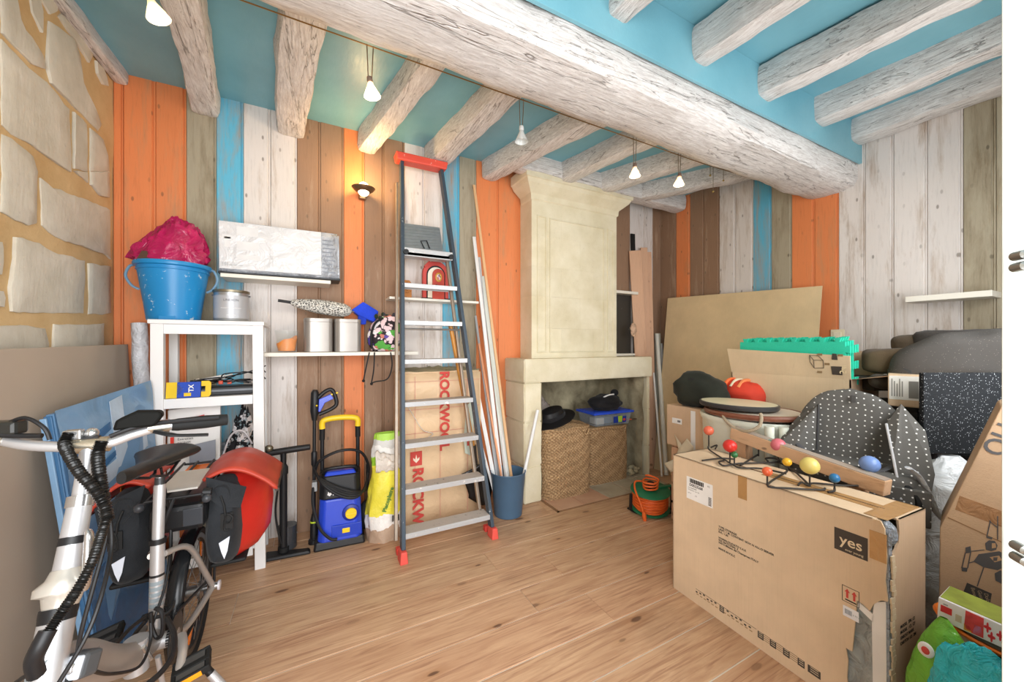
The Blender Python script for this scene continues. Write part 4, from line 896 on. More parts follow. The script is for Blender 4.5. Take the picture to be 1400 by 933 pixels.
lath('white moulding streaked with green paint standing in the bin', 'green_streaked_moulding', (660,378), (.030,.012), MGR, .040, .016)
lath('grey primed skirting strip in the bin beside the pine lath', 'grey_moulding', (664,425), (.052,.0), MG, .030, .014, .2)
lath('dark-edged grey profile in the bin rising left of mouldings', 'grey_profile', (650,432), (-.045,.028), MG, .016, .018)
lath('white square baton in the bin, cut off at mantel height', 'white_baton', (667,440), (.012,-.02), MW, .022, .022, .3, 2.93)
lath('short white angled moulding in the bin leaning towards the ladder', 'white_moulding', (652,532), (-.062,.0), MW, .030, .012, -.3, 2.80)
lath('short white thin strip in the bin leaning furthest towards the ladder', 'white_strip', (645,560), (-.075,-.015), MW, .018, .012, -.3, 2.74)
lath('pinkish bare wood strip in the bin behind white mouldings', 'wood_strip', (655,470), (-.02,-.03), MPK, .016, .014, 0, 2.9)
ws = thing('white_stick', 'short white stick in the bin leaning right against the fireplace jamb', 'stick', (1.33, 2.53, .02))
MB().tube([(1.36, 2.50, .02), on_y(735, 561, 2.612)], .0135, 12).build('stick', MW, ws, smooth=True)
# ---------------------------------------------------------------- pressure washer
BLUE = plain('#2747C8', .32, var=.04, coat=.3); YEL = plain('#EFC92A', .38, var=.03)
pw = thing('pressure_washer', 'blue and black pressure washer with yellow handle standing at back wall', 'pressure washer', (.185, 2.76, 0))
Mz = rz(-.06, (.175, 2.76, 0))
MB().box(-.155, .150, -.115, .13, 0, .055, Mz, top=(.01,.01)).build('base', BLACKP, pw, bevel=.012)
def shell(z): # half widths, depth front
    f = (z-.05)/.42; return .132-.018*f, -.118+.035*f
m = MB(); rows_ = []
for z in (.05, .12, .22, .31): w, y = shell(z); rows_.append([(-w, .06, z), (-w, y+.03, z), (-w+.03, y, z), (w-.03, y-.004, z), (w, y+.03, z), (w, .06, z)])
vs = [p for r in rows_ for p in r]; fs = [(i*6+k, i*6+k+1, (i+1)*6+k+1, (i+1)*6+k) for i in range(3) for k in range(5)]+[tuple(range(5,-1,-1)), tuple(18+k for k in range(6))]+[(i*6+5, i*6, (i+1)*6, (i+1)*6+5) for i in range(3)]
MB().add(vs, fs, Mz).build('blue_shell', BLUE, pw, bevel=.01)
rows_ = []
for z in (.312, .36, .42, .455): w, y = shell(z); w += .004; y -= .004; rows_.append([(-w, .07, z), (-w, y+.03, z), (-w+.03, y, z), (w-.03, y-.004, z), (w, y+.03, z), (w, .07, z)])
vs = [p for r in rows_ for p in r]; MB().add(vs, fs, Mz).build('black_hood', BLACKP, pw, bevel=.01)
MB().box(-.10, .10, -.075, .06, .445, .475, Mz, top=(.02,.02)).build('blue_top', BLUE, pw, bevel=.008)
MB().box(-.125, .125, .02, .12, .04, .46, Mz).build('rear_body', BLACKP, pw, bevel=.015)
MB().tube(smoothpath([Mz @ Vector(p) for p in ((-.10,.0,.44),(-.085,-.03,.485),(0,-.04,.495),(.085,-.03,.485),(.10,.0,.44))], 5), .011, 10).build('carry_handle', BLACKP, pw, smooth=True)
for s in (-1, 1):
    MB().tube([Mz @ Vector((s*.112, .07, .10)), Mz @ Vector((s*.110, .07, .74))], .0125, 10).build('telescopic_tube', BLACKP, pw, smooth=True); MB().tube([Mz @ Vector((s*.111, .07, .66)), Mz @ Vector((s*.110, .07, .745))], .017, 10).build('clamp', BLACKR, pw, smooth=True)
MB().tube(smoothpath([Mz @ Vector(p) for p in ((-.110,.07,.735),(-.110,.068,.775),(-.085,.066,.795),(0,.066,.802),(.085,.066,.795),(.110,.068,.775),(.110,.07,.735))], 5), .019, 12).build('handle_grip', YEL, pw, smooth=True)
Mk = Mz @ Matrix.Translation((.062, -.105, .215)) @ Matrix.Rotation(math.pi/2, 4, 'X')
MB().lathe([(0,0),(.052,0),(.052,.010),(.046,.014),(0,.014)], Mk, 28).build('dial_surround', plain('#1D2F92', .4), pw, smooth=True)
m = MB(); m.lathe([(0,.012),(.034,.012),(.034,.026),(.030,.030),(0,.030)], Mk, 28); o = m.build('dial', YEL, pw, smooth=True); MB().box(-.032, .032, -.006, .006, .028, .036, Mk).build('dial_grip', YEL, o, bevel=.002)
MB().box(-.05, .125, -.1245, -.120, .075, .150, Mz).build('drawer_front', plain('#2340B4', .35), pw, bevel=.003); MB().box(.01, .055, -.130, -.124, .098, .128, Mz).build('yellow_tag', YEL, pw, bevel=.003)
text_mesh('lettering', 'MICHELIN', .022, Mz @ Matrix.Translation((-.045, -.1125, .342)) @ Matrix.Rotation(math.pi/2-.1, 4, 'X'), WHITE, pw, bold=.0006)
MB().prism([(-.075,.35),(-.062,.34),(-.05,.35),(-.055,.368),(-.062,.358),(-.07,.370)], .112, .1135, Mz @ Matrix.Rotation(math.pi/2, 4, 'X')).build('white_emblem', WHITE, pw)
for k in range(4):
    r = .015*k; pts = [(-.15,-.02,.47+r*.4),(-.10,-.09-.006*k,.44-r*.5),(.0,-.125-.004*k,.385-r),(.10,-.12-.004*k,.345-r*.6),(.165,-.03,.33+r),(.17,.05,.42+r)]
    MB().tube(smoothpath([Mz @ Vector(p) for p in pts], 6), .0085, 8).build('hose', BLACKP, pw, smooth=True)
MB().tube(smoothpath([Mz @ Vector(p) for p in ((-.15,.0,.47),(-.12,-.03,.55),(0,-.05,.605),(.12,-.03,.58),(.175,.0,.47),(.17,.02,.35),(.19,-.01,.20),(.18,.0,.10))], 7), .009, 8).build('hose', BLACKP, pw, smooth=True)
MB().tube(smoothpath([Mz @ Vector(p) for p in ((-.155,-.03,.42),(-.158,-.08,.30),(-.12,-.14,.17),(-.06,-.15,.09),(-.02,-.145,.075))], 7), .0085, 8).build('power_cable', BLACKP, pw, smooth=True)
MB().box(-.165, -.135, -.05, .0, .36, .42, Mz).build('grey_clip', plain('#9EA0A2', .4), pw, bevel=.004); MB().ball(Mz @ Vector((.165, .02, .13)), .055, .05, .10, 12, 8).build('hose_bundle', BLACKR, pw, smooth=True)
ln = thing('spray_lance', 'black spray lance with blue trigger gun upright left of the pressure washer', 'spray gun', (-.005, 2.88, 0))
lp = on_z(430, 740); lx, ly = on_y(430, 600, 2.80).x, 2.80
MB().tube([(lx-.003,ly,.07),(lx-.003,ly,.40),(lx,ly+.01,.84)], .0105, 10).build('tube', BLACKP, ln, smooth=True)
MB().tube([(lx-.003,ly,.0),(lx-.003,ly,.025),(lx-.003,ly,.03),(lx-.003,ly,.15),(lx-.003,ly,.19)], [.034,.032,.024,.022,.013], 14).build('nozzle', BLACKP, ln, smooth=True); MB().tube([(lx-.003,ly,.135),(lx-.003,ly,.145)], .0235, 14).build('yellow_ring', plain('#C9E23A', .4), ln)
MB().tube([(lx-.002,ly,.50),(lx-.002,ly,.515),(lx-.002,ly,.59),(lx-.002,ly,.60)], [.012,.018,.018,.012], 12).build('coupling', BLACKP, ln, smooth=True)
MB().tube([(lx,ly+.01,.80),(lx,ly+.01,.86),(lx+.002,ly+.01,.98),(lx+.004,ly+.01,1.0)], [.016,.026,.024,.014], 12).build('gun_body', BLACKP, ln, smooth=True, )
def px(u, v, y=2.81): return on_y(u, v, y)
MB().tube(smoothpath([px(433,546), px(444,536), px(453,533), px(458,541), px(460,553), px(452,560), px(436,567)], 4), .013, 10).build('trigger_guard', BLACKP, ln, smooth=True)
g = [px(*p) for p in ((436,546),(452,539),(456,545),(444,551),(438,563),(435,563))]; n_ = len(g)
MB().add([p+Vector((0,-.014,0)) for p in g]+[p+Vector((0,.014,0)) for p in g], [tuple(range(n_)), tuple(range(2*n_-1,n_-1,-1))]+[(i,(i+1)%n_,n_+(i+1)%n_,n_+i) for i in range(n_)]).build('blue_grip', BLUE, ln, bevel=.003)
MB().beam(px(452,540), px(462,537), .012, .010).build('yellow_catch', YEL, ln, bevel=.002); MB().ball(px(433,555,2.783), .006, seg=8, rings=6).build('yellow_button', YEL, ln, smooth=True)
# ---------------------------------------------------------------- plaster bag
pg = thing('plaster_bag', 'half-empty white and yellow plaster bag with rolled torn top on the floor', 'bag', (.43, 2.66, 0))
@cached
def plaster_print():
    t = NT('plaster_bag_print'); v = t.mapping(); n = t.noise(v, 9, 3); sx = t.n('ShaderNodeSeparateXYZ'); t.l(v, sx.inputs[0]); z = t.math('ADD', sx.outputs[2], t.math('MULTIPLY', t.math('SUBTRACT', n, .5), .16))
    r = t.n('ShaderNodeValToRGB'); r.color_ramp.interpolation = 'CONSTANT'; e = r.color_ramp.elements; e[0].color = lin('#B59A83'); e[0].position = 0; e[1].color = lin('#E9E4DE'); e[1].position = .09
    for p, c in ((.17,'#E6D843'),(.45,'#F0E24A'),(.475,'#9CCB3B'),(.53,'#E4E1DC'),(.60,'#C9C7C2'),(.645,'#A6CF48')): x = e.new(p); x.color = lin(c)
    t.l(z, r.inputs[0]); return t.out(r.outputs[0], .45, 0, t.noise(v, 16, 4), .5, .02, .4)
m = MB()
def pbag(u, v):
    a = u*2*math.pi; z = .69*v; rx = .108+.012*math.sin(v*7)-.055*max(0, v-.78)/.22*.6; ry = .085-.05*max(0, v-.6)/.4
    q = 1+.14*nz((math.cos(a)*1.5, math.sin(a)*1.5, v*3.5), 1.5)+.06*nz((math.cos(a)*4, math.sin(a)*4, v*9), 1.5)
    return (.44+.02*v+rx*q*math.cos(a)+.02*max(0,v-.5), 2.66+ry*q*math.sin(a)+.06*v, z)
m.grid(pbag, 40, 34, close_u=True).build('sack', plaster_print(), pg, smooth=True)
m = MB(); m.grid(lambda u, v: (.375+.17*u, 2.60-.025*math.sin(v*3.1)+.012*nz((u*6,v*5,1),1.5)+.04*v, .46+.13*v-.05*u*v+.03*nz((u*4,v*3,3),1.4)), 20, 14).build('torn_flap', plain('#D9CFC4', .6), pg, smooth=True, solid=.003)
text_mesh('lettering', 'Placoplatre', .036, Matrix.Translation((.435, 2.575, .20)) @ Matrix.Rotation(math.pi/2, 4, 'X') @ Matrix.Rotation(1.25, 4, 'Z'), plain('#3E7C3A', .5), pg, bold=.001)
for k in range(7): MB().box(.475+.007*k, .479+.007*k+.002*(k%2), 2.574, 2.578, .13, .17).build('barcode_bar', INK, pg)
# ---------------------------------------------------------------- floor pump
fpu = thing('floor_pump', 'black bicycle floor pump standing beside the white shelf unit', 'pump', (-.13, 2.72, 0))
pxx, pyy = -.148, 2.73
MB().tube([(pxx,pyy,.045),(pxx,pyy,.52)], .021, 14).build('barrel', BLACKP, fpu, smooth=True); MB().tube([(pxx,pyy,.50),(pxx,pyy,.54),(pxx,pyy,.56)], [.026,.026,.016], 14).build('collar', BLACKR, fpu, smooth=True); MB().tube([(pxx,pyy,.56),(pxx,pyy,.645)], .016, 10).build('shaft', BLACKP, fpu, smooth=True)
MB().tube([(pxx-.13,pyy+.01,.632),(pxx-.06,pyy,.638),(pxx+.07,pyy,.645),(pxx+.145,pyy-.01,.650)], [.018,.020,.020,.018], 14).build('handle', BLACKP, fpu, smooth=True)
m = MB(); m.hexa([Vector(p) for p in ((pxx-.13,pyy-.05,0),(pxx+.15,pyy-.075,0),(pxx+.15,pyy-.02,0),(pxx-.10,pyy+.05,0))], [Vector(p) for p in ((pxx-.12,pyy-.045,.022),(pxx+.14,pyy-.07,.022),(pxx+.14,pyy-.025,.022),(pxx-.09,pyy+.045,.022))]); m.build('foot_plate', BLACKP, fpu, bevel=.008)
MB().tube([(pxx,pyy,.0),(pxx,pyy,.05)], .030, 14).build('base_socket', BLACKR, fpu, smooth=True)
MB().tube([(pxx+.02,pyy+.05,.02),(pxx+.02,pyy+.05,.16)], .052, 20).build('gauge', film('#3A3C40', .85, .15), fpu, smooth=True)
MB().tube(smoothpath([(pxx,pyy-.02,.50),(pxx-.04,pyy-.02,.60),(pxx-.085,pyy-.02,.59),(pxx-.092,pyy-.025,.45),(pxx-.085,pyy-.028,.34)], 7), .0065, 8).build('hose', BLACKP, fpu, smooth=True); MB().tube([(pxx-.085,pyy-.028,.35),(pxx-.078,pyy-.028,.29)], .012, 10).build('hose_head', BLACKP, fpu, smooth=True)
MB().tube(smoothpath([(pxx-.02,pyy-.01,.48),(pxx-.04,pyy-.015,.3),(pxx-.03,pyy-.02,.18),(pxx-.01,pyy-.02,.08)], 6), .006, 8).build('hose', BLACKP, fpu, smooth=True)
MB().ball((pxx-.075, pyy-.01, .668), .024, .02, .022, 10, 8).build('valve_head', metal('#8E8878', .35), fpu, smooth=True)
# ---------------------------------------------------------------- cable lights
CY, CZ = 1.86, 2.685
cl = thing('light_cable', 'thin taut copper lamp cable strung below the joists beside main beam', 'cable', (1.2, CY, CZ))
for y in (CY,): MB().tube([(XL+.01, y, CZ+.01), (0, y, CZ), (1.5, y, CZ-.008), (2.6, y, CZ-.012), (XR-.01, y-.02, CZ)], .0032, 6).build('wire', plain('#8C6A3C', .4, .3), cl, smooth=True)
MB().tube([(XL+.01, 1.74, CZ+.012), (1.2, 1.735, CZ), (XR-.01, 1.72, CZ)], .0032, 6).build('wire', plain('#8C6A3C', .4, .3), cl, smooth=True)
for (u, v0, v1) in ((975,212,262), (971,212,240), (989,225,247)):
    a = on_y(u, v0, CY-.01); a.z = CZ; b = on_y(u, v1, CY-.01); MB().tube([a, b], .002, 6).build('loose_end', metal('#9A8C74', .4), cl); MB().ball(b, .008, seg=8, rings=6).build('end_clip', metal('#B49A60', .4), cl)
def spot(label, u, vtop, vbot, lit, col, power, tilt=0.0, yy=CY):
    top = on_y(u, vbot, yy); L = thing('cable_lamp', label, 'lamp', (top.x, yy, CZ)); z0 = top.z; zt = z0+.075
    for dx in (-.011, .011): MB().tube([(top.x+dx*.7, yy+.003, zt+.015), (top.x+dx*1.3, yy, CZ+.002)], .0026, 6).build('rod', metal('#A39A88', .4), L)
    M_ = Matrix.Translation((top.x, yy, zt)) @ Matrix.Rotation(tilt, 4, 'Y')
    MB().lathe([(0,.022),(.012,.020),(.014,.004),(.012,-.004),(0,-.006)], M_, 14).build('holder', plain('#6A5A50' if lit else '#C9CCCB', .4), L, smooth=True)
    sm = glow(col, 9.0) if lit else film('#E2E6E4', .5, .08)
    MB().lathe([(.010,0),(.016,-.018),(.026,-.040),(.038,-.066),(.036,-.066),(.023,-.038),(.012,-.012)], M_, 22).build('shade', film('#FFF3DE', .6, .1) if lit else sm, L, smooth=True)
    MB().ball((0,0,-.032), .012, .012, .022, 12, 10, M=M_).build('bulb', sm if lit else plain('#E9ECEA', .2), L, smooth=True)
    if lit and power:
        d = bpy.data.lights.new('cable_lamp_light', 'POINT'); d.energy = power; d.color = (1,.78,.50); d.shadow_soft_size = .03; o = bpy.data.objects.new('cable_lamp_light', d); COL.objects.link(o); o.location = M_ @ Vector((0,0,-.050))
    return L
WARM = '#FFE3AE'
spot('lit cable lamp nearest the stone wall', 206, 0, 27, True, WARM, 1.6, -.35)
spot('lit cable lamp over the wall lamp between two joists', 506, 58, 134, True, WARM, 7, -.15)
spot('unlit clear glass cable lamp above the ladder top', 713, 140, 196, False, WARM, 0)
spot('lit cable lamp in front of chimney cornice, left of a close pair', 868, 190, 243, True, '#FFD2AC', 1.4)
spot('lit cable lamp in front of brown planks, right of a close pair', 929, 205, 255, True, '#FFD2AC', 1.4, .1)
# ================================================================ BICYCLE
SIL = plain('#CBCBCD', .36, metal=.6, var=.03); SILM = plain('#B0A8A2', .40, metal=.45); CHR = metal('#D2D1D0', .22); RUB = plain('#171717', .75)
bi = thing('bicycle', 'silver folding electric bicycle with wide handlebar parked by the stone wall', 'bicycle', (-.48, 1.55, 0))
V = Vector
BBp, RA, FA = V((-.467,1.71,.285)), V((-.44,2.05,.255)), V((-.515,1.00,.255))
S0, S1, S2 = V((-.492,1.135,.52)), V((-.490,1.235,.77)), V((-.492,1.345,1.045))
sd = (S2-S0).normalized()
def wheel(c, name, hubr, lab=None):
    M = Matrix.Translation(c) @ Matrix.Rotation(math.pi/2, 4, 'Y')
    m = MB(); n = 48
    m.lathe([(.226,-.012),(.232,-.019),(.243,-.021),(.252,-.013),(.255,0),(.252,.013),(.243,.021),(.232,.019),(.226,.012),(.226,-.012)], M, n); t = m.build(name, RUB, bi, smooth=True)
    MB().lathe([(.226,-.012),(.222,-.013),(.207,-.010),(.205,0),(.207,.010),(.222,.013),(.226,.012)], M, n).build('rim', metal('#5A5A5C', .35), t, smooth=True)
    MB().lathe([(.0,-.05),(.010,-.05),(.010,-.034),(hubr,-.030),(hubr,-.020),(hubr*.6,-.018),(hubr*.6,.018),(hubr,.020),(hubr,.030),(.010,.034),(.010,.05),(0,.05)], M, 24).build('hub', metal('#8E8D8C', .35), t, smooth=True)
    for k in range(28):
        a = 2*math.pi*k/28; b = a+(.5 if k%4 < 2 else -.5); s = -1 if k%2 else 1
        MB().tube([M @ V((hubr*.92*math.cos(b), hubr*.92*math.sin(b), s*.025)), M @ V((.207*math.cos(a), .207*math.sin(a), s*.003))], .0013, 4).build('spoke', metal('#A9A9A8', .3), t)
    return t, M
rw, RM = wheel(RA, 'rear_wheel', .036); fw, FM = wheel(FA, 'front_wheel', .045)
for a in (-.6, 2.6): MB().beam(RM @ V((.13*math.cos(a),.13*math.sin(a),.012)), RM @ V((.19*math.cos(a),.19*math.sin(a),.008)), .022, .008, up=(1,0,0)).build('spoke_reflector', plain('#E8781F', .25), rw, bevel=.002)
# mudguards
for c, n_, a0, a1 in ((RA, 'rear_mudguard', -2.75, .25), (FA, 'front_mudguard', -2.3, -.2)):
    m = MB(); M = Matrix.Translation(c) @ Matrix.Rotation(math.pi/2, 4, 'Y')
    # angle runs in the wheel plane: local x is down, local y is along +Y
    def mg(u, v, c=c, a0=a0, a1=a1):
        t = math.pi/2+ (math.pi*.02) + (1-u)*2.55 - .55; s = (v-.5)*2; r = .272-.012*s*s
        return (c.x+.027*s, c.y+r*math.cos(t), c.z+r*math.sin(t))
    m.grid(mg, 30, 6).build(n_, plain('#1E1F21', .25), bi, smooth=True, solid=.0025)
# frame
fp_ = smoothpath([S0+sd*.09, V((-.49,1.31,.525)), V((-.485,1.45,.415)), V((-.477,1.585,.335)), BBp+V((0,.0,.015))], 8)
def oval(path, h, w, name, mat, par):
    m = MB(); seg = 18; L = len(path); vs = []; fs = []
    for i, p in enumerate(path):
        d = (path[min(i+1,L-1)]-path[max(i-1,0)]).normalized(); x = V((1,0,0)); y = d.cross(x).normalized(); hh = h[0]+(h[1]-h[0])*i/(L-1)
        for k in range(seg): t = 2*math.pi*k/seg; vs.append(p+x*math.cos(t)*w+y*math.sin(t)*hh)
    for i in range(L-1):
        for k in range(seg): fs.append((i*seg+k, i*seg+(k+1)%seg, (i+1)*seg+(k+1)%seg, (i+1)*seg+k))
    fs += [tuple(range(seg)), tuple((L-1)*seg+k for k in range(seg))]
    return m.add(vs, fs).build(name, mat, par, smooth=True)
fr = oval(fp_, (.050,.036), .024, 'main_frame', SILM, bi)
MB().tube([V((-.477,1.585,.385)), V((-.477,1.585,.285))], .030, 16).build('frame_hinge', SIL, fr, smooth=True)
MB().tube([V((-.455,1.56,.37)), V((-.448,1.60,.30))], .007, 8).build('hinge_lever', CHR, fr, smooth=True)
MB().tube([S0, S0+sd*.20], .029, 20).build('head_tube', SIL, bi, smooth=True)
bl = MB().tube([S0+sd*.195, S0+sd*.205, S0+sd*.212], [.0300,.0305,.0300], 20).build('headset_ring', BLACKP, bi, smooth=True)
st = MB().tube([S1-sd*.045, S1+sd*.03, S1+sd*.16, S1+sd*.165], [.026,.024,.0215,.0215], 20).build('stem', SIL, bi, smooth=True)
MB().tube([S1+sd*.165, S2-sd*.01], .0165, 18).build('stem_extension', SIL, st, smooth=True); MB().tube([S1+sd*.15, S1+sd*.175], .0245, 18).build('stem_clamp', CHR, st, smooth=True)
MB().tube([S1+sd*.068, S1+sd*.085], .0246, 20).build('black_band', BLACKP, st, smooth=True); MB().tube([S0+sd*.185, S0+sd*.20], .0296, 20).build('black_band', BLACKP, st, smooth=True)
# stem hinge: an oval flange with lever
Mh = zframe(sd, S1-sd*.012); m = MB(); pr = [(0,-.050),(.028,-.046),(.033,-.022),(.037,-.016),(.037,.0),(.032,.012),(.026,.03),(0,.034)]
m.lathe(pr, Mh, 28, sx=1.0, sy=1.0)
for p in m.v:
    q = Mh.inverted() @ p
    if math.hypot(q.x, q.y) > .034:
        d = V((-.9,-.44,0)); w = max(0, d.dot(V((p.x-S1.x, p.y-S1.y, 0)).normalized() if (V((p.x-S1.x,p.y-S1.y,0))).length > 0 else V((1,0,0)))); p += d*.010*w*w
m.build('stem_hinge', plain('#CFCAC0', .3, metal=.5), st, smooth=True)
lv = [S1+V((.034,-.012,-.03)), S1+V((.040,-.014,.02)), S1+V((.040,-.008,.085)), S1+V((.036,.0,.10))]
MB().tube(smoothpath(lv, 5), [.010,.012,.013,.013,.013,.013,.013,.013,.012,.012,.012,.011,.010,.009,.008,.006], 12, flat=.7).build('hinge_lever', CHR, st, smooth=True)
MB().tube([S1+V((.053,-.010,.040)), S1+V((.053,-.008,.055))], .004, 8).build('lever_slot', BLACKP, st)
MB().tube([S0, S0-sd*.03, V((-.503,1.055,.42))], [.026,.026,.024], 14).build('fork_crown', SIL, bi, smooth=True)
for s in (-1, 1): MB().tube(smoothpath([V((-.503+.03*s,1.065,.44)), V((-.508+.045*s,1.04,.36)), FA+V((.05*s,0,0))], 6), .011, 10).build('fork_leg', SIL, bi, smooth=True)
# decals on the head tube
def on_tube(body, size, h, r, ang, mat):
    M = zframe(sd, S0+sd*h); o = text_mesh('lettering', body, size, Matrix.Identity(4), mat, None, .0002, 'LEFT', .0004)
    for v in o.data.vertices:
        t = ang+v.co.x/r; v.co = M @ V((r*math.cos(t), r*math.sin(t), v.co.y))
    put(o, bi); return o
Mq = zframe(sd, V((0,0,0))); _l = Mq.inverted() @ V((-.45,-1,0)); ang0 = math.atan2(_l.y, _l.x)
on_tube('TRAPPL', .019, .040, .0298, ang0-.45, INK)
def tube_patch(pts, h0, r, ang, mat, name):
    M = zframe(sd, S0); n = len(pts); vs = []
    for rr in (r, r+.0006):
        for x, y in pts: t = ang+x/r; vs.append(M @ V((rr*math.cos(t), rr*math.sin(t), h0+y)))
    MB().add(vs, [tuple(range(n)), tuple(range(2*n-1,n-1,-1))]+[(i,(i+1)%n,n+(i+1)%n,n+i) for i in range(n)]).build(name, mat, bi)
GD = plain('#8E979B', .4)
tube_patch([(-.022,.0),(-.006,.0),(.0,.03),(-.004,.05),(-.016,.03)], .07, .0294, ang0, GD, 'grey_decal'); tube_patch([(.002,.045),(.022,.05),(.014,.03)], .07, .0294, ang0, GD, 'grey_decal'); tube_patch([(-.006,.058),(.012,.064),(.006,.056)], .07, .0294, ang0, INK, 'black_decal')
text_mesh('lettering', 'city', .022, Matrix.Translation((-.4655,1.30,.545)) @ Matrix.Rotation(math.pi/2,4,'Z') @ Matrix.Rotation(math.pi/2,4,'X') @ Matrix.Rotation(-.75,4,'Z'), plain('#6E6E70', .4), fr)
# front lamp
fl = at_t(106, 911, .835); Mf_ = frame((.80,-.35,.05), (.2,.4,1), fl)
MB().box(-.024,.024,-.024,.026,-.03,.012, Mf_).build('front_lamp', plain('#4A4C4E', .35), bi, bevel=.008); MB().box(-.021,.021,-.022,.022,.010,.017, Mf_).build('lamp_lens', film('#DDE3EC', .75, .08), bi, bevel=.005); MB().ball(V((0,0,.014)), .013, .013, .006, 12, 8, M=Mf_).build('lamp_reflector', CHR, bi, smooth=True)
MB().tube([fl, S0+V((.01,0,.02))], .009, 8).build('lamp_bracket', BLACKP, bi)
# seat tube, post, saddle
ST0, ST1 = BBp, V((-.467,1.735,.615)); SP = V((-.466,1.752,.835)); ud = (ST1-ST0).normalized()
se = MB().tube([ST0, ST1], .0195, 20).build('seat_tube', SIL, bi, smooth=True); MB().tube([ST1-ud*.005, ST1+ud*.012], .023, 18).build('seat_clamp', BLACKP, se, smooth=True); MB().tube([ST0+ud*.218, ST0+ud*.226], .0199, 18).build('black_band', BLACKP, se, smooth=True)
for k in range(5): MB().tube([ST0+ud*(.12+.018*k), ST0+ud*(.132+.018*k)], .0198, 18).build('grey_stripe', plain('#8F9AA0', .35), se, smooth=True)
po = MB().tube([ST1, SP-ud*.03, SP-ud*.02, SP], [.0165,.0165,.012,.011], 18).build('seat_post', SIL, bi, smooth=True); MB().tube([SP-ud*.035, SP-ud*.002], .0145, 14).build('post_clamp', plain('#4C4E50', .4, .5), po, smooth=True)
for s in (-1, 1): MB().tube([SP+V((s*.020-.012,-.11,.035)), SP+V((s*.022,-.02,.006)), SP+V((s*.022,.03,.006)), SP+V((s*.034,.10,.038))], .0045, 8).build('saddle_rail', BLACKP, po, smooth=True)
def sad(u, v):
    a = u*2*math.pi; y = -.215+.335*v; w = .020+.085*(max(0,(v-.28))/.72)**1.25 if v > .28 else .020+.0*v
    w *= (1 if v < .93 else .93-.4*(v-.93)/.07*.5) * (1 if v > .06 else (.55+.45*v/.06)); c, s = math.cos(a), math.sin(a)
    x_ = -.030*(1-v)**1.5; z = .058+.010*abs(v-.45)*2+(.020*s if s > 0 else .030*s*(.6+.7*(v > .5)*(v-.5)*2)); return (SP.x+x_+w*c*(1.05 if s < 0 else 1), SP.y+y, SP.z+z)
m = MB(); m.grid(sad, 28, 26, close_u=True); b0 = len(m.v); m.f.append(list(range(28))); m.mi.append(0); m.f.append(list(range(26*28, 27*28))); m.mi.append(0)
m.build('saddle', plain('#1F1E1E', .38), bi, smooth=True)
MB().tube(smoothpath([SP+V((-.03,.09,.03)), SP+V((.0,.112,.015)), SP+V((.03,.09,.03))], 5), .007, 8).build('saddle_spring', BLACKP, po, smooth=True)
# stays, crank, pedals
for s in (-1, 1):
    dr = RA+V((.068*s,0,0)); MB().tube(smoothpath([BBp+V((.03*s,.03,.0)), V((BBp.x+.055*s,1.84,.235)), dr], 6), .0115, 12).build('chain_stay', SILM, bi, smooth=True)
    MB().tube(smoothpath([ST1+V((.018*s,0,-.045)), V((-.455+.05*s,1.84,.53)), V((-.445+.066*s,1.99,.33)), dr], 6), .0105, 12).build('seat_stay', SILM, bi, smooth=True)
    MB().tube([dr+V((0,0,0)), dr+V((.02*s,0,0))], .014, 12).build('axle_nut', CHR, bi, smooth=True); MB().tube([dr+V((.018*s,0,.0)), dr+V((.026*s,0,0))], .020, 14).build('axle_cap', plain('#CFC9CC', .4), bi, smooth=True)
Mc_ = Matrix.Translation(BBp+V((.052,0,0))) @ Matrix.Rotation(math.pi/2, 4, 'Y')
MB().lathe([(.0,-.02),(.026,-.02),(.026,.004),(.078,-.001),(.080,.003),(.026,.008),(0,.008)], Mc_, 28).build('chain_ring', plain('#2A2A2B', .4), bi, smooth=True); MB().tube([BBp+V((-.06,0,0)), BBp+V((.06,0,0))], .026, 18).build('bottom_bracket', SIL, bi, smooth=True)
MB().tube([BBp+V((.052,.0,.078)), RA+V((.05,0,.03))], .006, 6).tube([BBp+V((.052,.0,-.078)), RA+V((.05,0,-.03))], .006, 6).build('chain', BLACKP, bi, smooth=True); bi.children[-1]['kind'] = 'stuff'
ped = at_t(262, 913, 1.235); ce = V((-.375, ped.y, ped.z-.01))
MB().tube(smoothpath([BBp+V((.068,0,0)), (BBp+V((.075,0,0))+ce)/2+V((.004,0,.012)), ce], 5), [.015]*4+[.013]*7, 12, flat=.7).build('crank', SILM, bi, smooth=True)
def pedal(p, sgn):
    M = frame((.94,.12,.22), (-.2,.9,.1), p)
    m = MB(); m.box(-.05,.05,-.045,-.036,-.012,.012, M).box(-.05,.05,.036,.045,-.012,.012, M).box(-.05,-.038,-.04,.04,-.010,.010, M).box(.038,.05,-.04,.04,-.010,.010, M).box(-.05,.05,-.010,.010,-.011,.011, M); pd = m.build('pedal', RUB, bi, bevel=.003); pd['kind'] = 'thing'
    for s in (-1, 1): MB().box(-.028,.028,s*.046-.002,s*.046+.002,-.008,.008, M).build('orange_reflector', plain('#F29A1D', .25), pd, bevel=.001)
    MB().box(-.036,.036,-.036,-.012,-.009,.009, M).box(-.036,.036,.012,.036,-.009,.009, M).build('tread', plain('#4A4846', .6), pd)
pedal(ped, 1); pl_ = at_t(152, 872, 1.36); MB().tube([BBp+V((-.068,0,0)), V((-.545, pl_.y, pl_.z))], .013, 10).build('crank', SILM, bi, smooth=True); pedal(pl_+V((-.02,0,0)), -1)
MB().tube([BBp+V((.02,-.05,-.02)), at_t(224, 945, 1.29)], .008, 10).build('prop_stand', SIL, bi, smooth=True)
